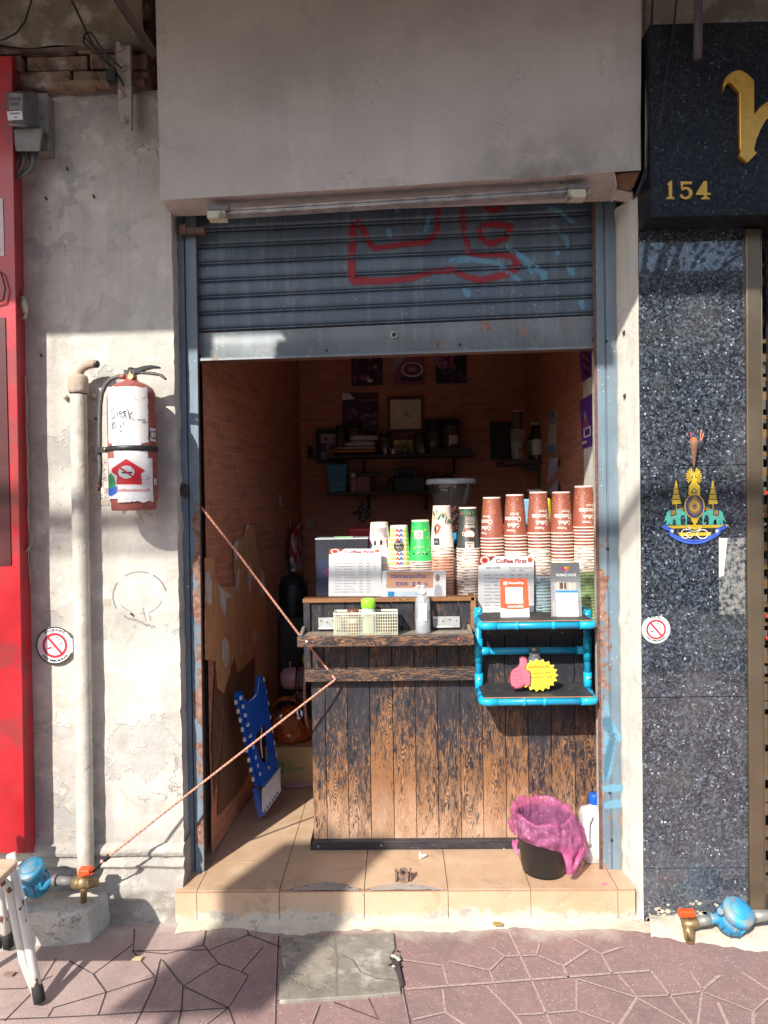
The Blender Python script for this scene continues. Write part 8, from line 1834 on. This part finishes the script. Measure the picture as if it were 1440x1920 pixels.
lathe_thing('salt_shaker', 'little metal capped shaker in front of the plastic cup on the corner shelf', 'shaker', (kx(978, Yk - .05), Yk - .05, zk), [('shaker_body', [(.014, 0), (.015, .03), (.011, .045)], pm('shaker brown', (.35, .25, .16), .3)), ('cap', [(.012, .045), (.013, .047), (.012, .068)], M_rustm)])
for k, (px, Y) in enumerate(((1008, Yk - .02), (1000, Yk + .08))):
    h_ = kz2(792, Y) - zk
    lathe_thing('syrup_bottle', ('front dark syrup bottle with a pale label on the corner shelf', 'syrup bottle half hidden behind the front one on the corner shelf')[k], 'bottle', (kx(px, Y), Y, zk), [('bottle_body', [(.030, 0), (.031, .005), (.031, h_ * .58), (.012, h_ * .78), (.012, h_ * .92)], pm('syrup glass', (.05, .035, .03), .1, coat=.7)), ('label', [(.0315, h_ * .12), (.0318, h_ * .13), (.0318, h_ * .52), (.0315, h_ * .53)], pm('syrup label', (.50, .48, .42), .5)), ('cap', [(.013, h_ * .92), (.0135, h_ * .93), (.013, h_)], M_white)])
# right wall: calendar, paper, purple boards
def wallcard(name, label, cat, pts, mats, draw=None, off=.004, th=.003):
    t = thing(name, label, cat, PR(*pts[3], off)); b = MB(); q = [PR(x, y, off) for x, y in pts]; b.ext(q, RN * -th, 0); b.build('card', mats[0], t)
    if draw:
        f = lambda u, v, k=1: q[0].lerp(q[1], u).lerp(q[3].lerp(q[2], u), v) + RN * .0008 * k; b = MB(); draw(b, f); b.build('print', mats, t)
    return t
def d_cal(b, f):
    fq(b, f, 0, 0, 1, .32, 1); fq(b, f, 0, .32, 1, .80, 0); fq(b, f, 0, .80, 1, 1, 1); 
    for i in range(5): fq(b, f, .1, .40 + i * .08, .9, .41 + i * .08, 2, 2)
    fe(b, f, .3, .9, .16, .04, 3); fe(b, f, .6, .12, .2, .05, 3); fe(b, f, .5, .24, .25, .03, 4)
cal = wallcard('wall_calendar', 'long wall calendar with a blue heading hanging above the corner shelf', 'calendar', [(1032, 772), (1042, 768), (1042, 850), (1026, 848)], [pm('calendar paper', (.55, .52, .48), .6), pm('calendar blue', (.16, .30, .42), .6), pm('calendar ink', (.30, .28, .28), .6), pm('calendar navy', (.06, .14, .32), .6), pm('calendar orange', (.60, .30, .10), .6)], d_cal)
b = MB()
def pap(u, v): p = PR(1029 + u * 17 - v * 4 * (1 - u), 858 + v * 70, .012 + .016 * math.sin(v * 6 + u * 2)); return p
b.grid(pap, 6, 14, 0); tag(b.build('hanging_paper', pm('lilac paper', (.46, .40, .52), .7)), 'curling lilac paper clipped to the right wall below the calendar', 'paper')
def d_p1(b, f):
    fq(b, f, 0, 0, 1, 1, 7)
    for k in range(6): fe(b, f, .5, .2 + k * .12, .3, .06, (3, 8)[k % 2], 2 + k * .2, .5); 
    for k in range(4): b.stroke([f(.2 + .15 * k, .1, 5), f(.35 + .15 * k, .45, 5), f(.2 + .15 * k, .8, 5)], .002, RN, 0, 4)
def d_p2(b, f):
    fq(b, f, 0, 0, 1, 1, 7); b.add([f(.45, .25, 2), f(.85, .62, 2), f(.1, .62, 2)], [(2, 1, 0)], 3); fe(b, f, .45, .36, .12, .08, 4, 3); fq(b, f, .25, .60, .95, .80, 6, 3); fq(b, f, .40, .64, .85, .76, 7, 4); fq(b, f, .05, .86, .55, .91, 6, 3)
wallcard('purple_board', 'upper purple drinks board at the front of the right wall, partly under the shutter', 'poster', [(1085, 645), (1112, 635), (1110, 705), (1091, 717)], PM, d_p1, .004, .014)
wallcard('purple_board', 'lower purple drinks board at the front of the right wall above the tall cup stack', 'poster', [(1087, 752), (1110, 738), (1110, 836), (1092, 842)], PM, d_p2, .004, .014)
lathe_thing('lidded_tumbler', 'pale lidded tumbler just behind the fourth brown cup', 'tumbler', (P(1004, 940, .9).x, .9, zrt), [('tumbler_body', [(.03, 0), (.036, P(1004, 922, .9).z - zrt)], pm('tumbler', (.12, .11, .10), .4)), ('lid', [(.038, P(1004, 922, .9).z - zrt), (.038, P(1004, 918, .9).z - zrt)], pm('tumbler lid', (.45, .42, .38), .5))])

# ---------------- left aisle: hooks, bag, fan, box, stool
b = MB(); q = PL(525, 940, .01); b.ball(q, .02, 10, 0, (.35, .5, 2.0)); tag(b.build('wall_hook', pm('dim white hook', (.35, .33, .33), .5)), 'small pale hook on the torn left wall, high up', 'hook')
hb = thing('hanging_bag', 'red and white plastic bag hanging on hooks at the rear of the left wall', 'bag', PL(552, 1072, .03))
b = MB()
def hbf(u, v):
    y = 985 + v * 87; w_ = (4 + 20 * math.sin(min(1, v * 1.25) * 1.7) ** .8) * (1 - .45 * max(0, v - .6)); x = 552 - (1 - u * 2) * -w_ / 1 + v * 3 - 2
    return PL(552 + (u - .5) * w_ * 1.1 + v * 4, y, .02 + .03 * math.sin(u * 3.14) + .008 * noise.noise(V((u * 5, v * 7, 0))))
b.grid(hbf, 16, 24, lambda i, j: 1 if (noise.noise(V((i * .22, j * .17, 3))) > .05 or j < 5) else 0); b.build('bag_body', [pm('bag white', (.55, .55, .58), .4), pm('bag red', (.45, .03, .02), .4)], hb, solid=.001)
b = MB(); b.tube([PL(544, 990, .02), PL(546, 974, .02), PL(551, 986, .02)], .003, 6); b.tube([PL(556, 992, .02), PL(562, 984, .03), PL(566, 990, .03)], .008, 8); b.build('handle', pm('bag handle', (.5, .4, .35), .6), hb)
# standing fan
fan = thing('standing_fan', 'pink bodied standing fan with a black cage behind the counter', 'fan', P(570, 1480, 1.15))
M_fp = pm('fan pink', (.48, .25, .27), .4); fy = 1.05
fc = P(584, 1285, fy); 
def mot(): return Matrix.Rotation(R(90), 4, 'Y')
b = MB(); m0 = P(526, 1272, fy + .02); m1 = P(556, 1274, fy); r_ = .042 * (fy + 2.5) / 2.5 * .95
b.lathe([(.0, 0), (.03, .003), (.050, .02), (.055, .05), (.055, .10), (.050, .115)], m0, 28, 0, mot(), cap=False); b.tube([m0 + V((.05, 0, .055)), m0 + V((.05, 0, .078))], [.004, .004], 8); b.ball(m0 + V((.05, 0, .082)), .008, 8, 0, (1, 1, .5)); b.ball(m0 + V((.09, -.02, -.085)), .025, 12, 0); b.build('motor_housing', M_fp, fan)
b = MB(); cx1 = m0.x + .13; RG = .20
for k in range(5):
    dx = (-.055, -.03, .0, .03, .055)[k]; rk_ = RG * (.62, .9, 1, .9, .62)[k]
    b.tube([(cx1 + .02 + dx, fc.y + rk_ * math.cos(t * .2618), fc.z + rk_ * math.sin(t * .2618)) for t in range(24)], .003 if k != 2 else .009, 6, 1 if k == 2 else 0, closed=True)
for k in range(60):
    a = k * .1047; ca, sa = math.cos(a), math.sin(a); pts = []
    for t in range(9):
        e = -1.57 + t * .3926; pts.append((cx1 + .02 + .062 * math.sin(e), fc.y + (RG * (.25 + .75 * math.cos(e))) * ca, fc.z + (RG * (.25 + .75 * math.cos(e))) * sa))
    b.tube(pts, .0013, 4, 0, cap=False)
b.build('cage', [M_black, M_fp], fan)
b = MB()
for k in range(3):
    a0 = k * 2.094; b.grid(lambda u, v: V((cx1 + .02 + .03 * (u - .5), fc.y + (.03 + .13 * v) * math.cos(a0 + u * .9), fc.z + (.03 + .13 * v) * math.sin(a0 + u * .9))), 6, 6, 0)
b.build('blade', pm('fan blade', (.10, .05, .06), .3), fan)
b = MB(); b.tube([(m0.x + .09, fc.y, fc.z - .08), (m0.x + .09, fc.y, SILL + .02)], .015, 10); b.lathe([(.16, 0), (.16, .012), (.04, .03)], (m0.x + .09, fc.y, SILL), 24); b.build('stand', M_fp, fan)
b = MB(); Yq = 1.30; X0_ = P(526, 1200, Yq).x; b.box(X0_, .6, Yq, 1.9, SILL, P(560, 1163, Yq).z); b.box(X0_ - .004, .6, Yq - .006, 1.9, P(560, 1163, Yq).z, P(560, 1158, Yq).z); tag(b.build('low_cabinet', pm('black cabinet', (.012, .012, .013), .5)), 'black low cabinet deep behind the counter and the fan', 'cabinet')
bf = thing('folded_fan', 'black ribbed tower standing in the dark corner beside the hanging bag', 'fan', (-.46, 1.6, 0)); b = MB(); q = P(548, 1130, 1.45); b.lathe([(.075, 0), (.085, .1), (.085, .40), (.06, .46), (0, .48)], (q.x, 1.45, P(548, 1235, 1.45).z), 20, 0, cap=False)
for k in range(22): b.tube([(q.x + .088 * math.cos(t * .524), 1.45 + .088 * math.sin(t * .524), P(548, 1225, 1.45).z + .04 + k * .017) for t in range(12)], .003, 4, 0, closed=True)
b.build('tower_body', M_black, bf); 
b = MB(); b.box(P(545, 1170, 1.45).x - .03, q.x + .03, 1.42, 1.48, P(548, 1163, 1.3).z + .002, P(548, 1235, 1.45).z + .01); b.build('tower_foot', M_black, bf)
b = MB(); q = P(571, 1236, .9); b.ball(q, .016, 8, 0, (.7, .5, 1.8)); b.tube([q + V((0, 0, .02)), q + V((0, 0, .10))], .003, 5); tag(b.build('yellow_tag', pm('yellow tag', (.32, .34, .03), .5)), 'small yellow green tag hanging in the dark beside the counter', 'tag')
# cardboard box with green print, orange bag of cups on it
YO = .93; X0_, X1_ = P(497, 1440, YO).x, P(600, 1440, YO).x; zbx = P(560, 1401, YO).z
bx_ = thing('cardboard_box', 'brown cardboard box with green All Online print behind the folded stool', 'box', ((X0_ + X1_) / 2, YO + .1, SILL))
b = MB(); b.box(X0_, X1_, YO, YO + .26, SILL + .001, zbx); b.build('carton', pm('cardboard', (.50, .34, .17), .75, sc_=12, var=.12), bx_, bevel=.003)
b = MB(); u, w_ = V((1, 0, 0)), V((0, 0, 1)); M_gp = pm('green print', (.03, .28, .10), .6)
o_ = lambda x, y: P(x, y, YO - .0012)
b.text('ALL', o_(545, 1432), u, w_, .016, 0, .012, width=.034); b.text('ONLINE', o_(554, 1441), u, w_, .016, 0, .012, width=.086); b.text('ที่ใจ ใช่เลย', o_(548, 1448), u, w_, .010, 0, .01, width=.052)
b.stroke([o_(534.5, 1426), o_(534.5, 1450)], .0012, (0, -1, 0), 0, 0)
for (x0, y0, x1, y1) in ((516, 1428, 532, 1432), (516, 1446, 532, 1450), (528, 1432, 532, 1446), (516, 1432, 519, 1446)): b.add([o_(x0, y1), o_(x1, y1), o_(x1, y0), o_(x0, y0)], [(0, 1, 2, 3)])
b.text('7', o_(524, 1439), u, w_, .022, 0, .03); b.build('print', M_gp, bx_)
ob = thing('orange_bag', 'orange see-through plastic bag of cup lids resting on the cardboard box', 'bag', P(545, 1400, YO + .08))
g = G('orange film'); n1 = g.noise(20, 5, .65, dist=1); tr_ = g.n('BsdfTransparent', Color=(1, .62, .35, 1)); gl_ = g.n('BsdfPrincipled', Base_Color=(.66, .20, .05), Roughness=.22, Normal=g.bump(n1, .012, .8)); m2 = g.n('MixShader', i0=g.rng(n1, .35, .65, .35, .65), i1=gl_.outputs[0], i2=tr_.outputs[0]); g.t.links.new(m2.outputs[0], g.out.inputs[0])
oc_ = P(546, 1362, YO + .10); b = MB(); b.ball((0, 0, 0), 1, 48, 0)
for v in b.v:
    q = v.copy(); nz = noise.noise(q * 2.2) * .18 + noise.noise(q * 6) * .07; sp_ = .75 + .3 * (q.z < 0) ; v.x = oc_.x + q.x * .112 * (1 + nz) * (1 - .15 * q.z); v.y = oc_.y + q.y * .09 * (1 + nz); v.z = max(zbx + .002, oc_.z + q.z * .105 * (1 + nz * .6))
b.build('bag_body', g.m, ob)
b = MB()
def bow(p0, p1, p2, w0):
    def f(u, v): q = p0.lerp(p1, u).lerp(p1.lerp(p2, u), u); return q + V((0, (v - .5) * w0, .4 * w0 * (v - .5)))
    b.grid(f, 14, 3, 0)
bow(P(506, 1330, YO + .02), P(530, 1290, YO), P(575, 1325, YO + .02), .03); bow(P(525, 1400, YO - .01), P(520, 1330, YO - .02), P(545, 1330, YO), .03); bow(P(545, 1330, YO), P(560, 1345, YO - .02), P(572, 1395, YO - .005), .02); b.build('handle', g.m, ob, solid=.0008)
b = MB()
for (x, y, r_) in ((560, 1340, .034), (530, 1350, .030), (540, 1385, .026)): b.lathe([(r_, 0), (r_, .01), (r_ * .8, .05), (r_ * .78, .052)], P(x, y, YO + .09), 20, 0, Matrix.Rotation(R(50 + x % 30), 4, 'X'))
b.build('cup_lid', m_clear('lid plastic', (.85, .85, .85), .5, .3), ob)
b = MB(); b.ball(P(541, 1378, YO + .02), .011, 10); b.build('white_cap', M_white, ob)

# folded step stool leaning on the torn wall
fs_ = thing('folding_stool', 'blue and white folding step stool leaning on the torn left wall', 'stool', P(488, 1532, .42))
M_sb = pm('stool blue', (.008, .085, .42), .38, sc_=30, var=.12); M_sw_ = pm('stool white', (.60, .60, .64), .45)
YFs, YFb = .42, .66
# the panel is a plane seen obliquely: left edge nearer the camera than the right
def fp(x, y, k=0): # k steps the layer outwards
    Y = .40 + (x - 437) * .0026 - (y - 1265) * .00012
    return P(x, y, Y - .0)
nF = V((.55, -.8, .1)).normalized()
pan = [(437, 1304), (442, 1299), (450, 1298), (462, 1316), (476, 1306), (479, 1272), (486, 1266), (491, 1265), (501, 1310), (509, 1372), (517, 1432), (505, 1450), (490, 1475), (482, 1474), (474, 1420), (462, 1360), (450, 1330)]
pan = [(452, 1300), (462, 1317), (478, 1306), (481, 1272), (489, 1265), (497, 1290), (505, 1348), (512, 1395), (520, 1440), (490, 1475), (478, 1440), (466, 1375), (456, 1330)]
b = MB()
hole = [(497, 1355), (488, 1364), (479, 1376), (477, 1392), (482, 1412), (490, 1428), (500, 1432), (503, 1425), (502, 1400)]
# panel with slot: two loops bridged by hand
outer = [fp(*q) for q in pan]; inner = [fp(*q) for q in hole]
import bmesh
bm = bmesh.new(); vo_ = [bm.verts.new(q) for q in outer]; vi_ = [bm.verts.new(q) for q in inner]
es = [bm.edges.new((vo_[i], vo_[(i + 1) % len(vo_)])) for i in range(len(vo_))] + [bm.edges.new((vi_[i], vi_[(i + 1) % len(vi_)])) for i in range(len(vi_))]
bmesh.ops.triangle_fill(bm, use_beauty=True, edges=es); bm.verts.index_update()
b.add([v.co.copy() for v in bm.verts], [tuple(v.index for v in f.verts) for f in bm.faces], 0); bm.free()
o = b.build('front_panel', M_sb, fs_); m = o.modifiers.new('s', 'SOLIDIFY'); m.thickness = .012; m.offset = 0
b = MB()   # white inner layer and second blue layer behind, shifted left
def sh_(q, dx, dy): return [(x + dx, y + dy) for x, y in q]
edge = [(437, 1304), (442, 1299), (451, 1300), (458, 1335), (470, 1390), (484, 1450), (490, 1475), (476, 1478), (462, 1415), (448, 1350)]
b.ext([fp(*q) + V((-.0, .014, 0)) for q in edge], (.003, .022, 0), 0); b.build('side_leg', M_sb, fs_)
b = MB(); b.stroke([fp(x, y) + nF * .004 for x, y in [(462, 1319), (474, 1309), (481, 1300), (484, 1272)]], .006, nF, .002, 0); b.stroke([fp(x, y) + V((0, .02, 0)) for x, y in [(494, 1358), (499, 1390), (500, 1425)]], .006, nF, .002, 0); b.stroke([fp(x, y) + V((0, .02, 0)) for x, y in [(489, 1364), (487, 1395), (490, 1424)]], .006, nF, .002, 0)
b.build('white_trim', M_sw_, fs_)
b = MB()   # white hinge teeth
for line, n_ in (([(440, 1312), (452, 1362), (464, 1420), (476, 1474)], 9), ([(449, 1304), (462, 1352), (476, 1415), (488, 1462)], 9), ([(492, 1268), (502, 1320), (511, 1380), (518, 1430)], 7)):
    for k in range(n_):
        t = (k + .3) / n_ * (len(line) - 1); i = int(t); f = t - i; x = line[i][0] * (1 - f) + line[i + 1][0] * f; y = line[i][1] * (1 - f) + line[i + 1][1] * f
        p = fp(x, y) + nF * .006; s_ = .0055 if n_ == 9 else .003; b = MB(); b.hexa([p + V((-s_, 0, -.009)), p + V((s_, 0, -.007)), p + V((s_, 0, .007)), p + V((-s_, 0, .009)), p + V((-s_, .01, -.009)), p + V((s_, .01, -.007)), p + V((s_, .01, .007)), p + V((-s_, .01, .009))]); b.build('hinge_tooth', M_sw_, fs_)
b = MB(); b.ext([fp(*q) for q in [(473, 1480), (479, 1478), (492, 1508), (497, 1528), (490, 1533), (484, 1532)]], (.004, .02, 0), 0); b.build('blue_foot', M_sb, fs_)
b = MB(); b.ext([fp(*q) - V((0, .006, 0)) for q in [(491, 1478), (498, 1472), (524, 1439), (525, 1484), (498, 1523), (491, 1521)]], (.004, .012, 0), 0); b.build('white_leg_panel', M_sw_, fs_, bevel=.002)
b = MB(); 
for k in range(6):
    x, y = 497 + k * 4.6, 1522 - k * 6.6; p = fp(x, y - 3) - V((0, .009, 0)); b.hexa([p + V((-.003, 0, -.006)), p + V((.004, 0, -.004)), p + V((.004, 0, .007)), p + V((-.003, 0, .005)), p + V((-.003, .006, -.006)), p + V((.004, .006, -.004)), p + V((.004, .006, .007)), p + V((-.003, .006, .005))])
for k in range(7):
    x, y = 497 + k * 4, 1472 - k * 5.2; p = fp(x, y) - V((0, .009, 0)); b.hexa([p + V((-.003, 0, -.004)), p + V((.003, 0, -.003)), p + V((.003, 0, .006)), p + V((-.003, 0, .005)), p + V((-.003, .006, -.004)), p + V((.003, .006, -.003)), p + V((.003, .006, .006)), p + V((-.003, .006, .005))])
b.build('blue_teeth', M_sb, fs_)
b = MB(); ring(b, fp(503.5, 1438) - V((0, .008, 0)), 0, .008, 0, .001, 18); ring(b, fp(503.5, 1438) - V((0, .0085, 0)), .0055, .0065, 1, .0015, 18); b.build('round_badge', [pm('copper badge', (.45, .18, .10), .4, .4), M_sw_], fs_)

# tidy helper properties
for o in bpy.data.objects:
    if '_w' in o: del o['_w']
bpy.context.view_layer.update()
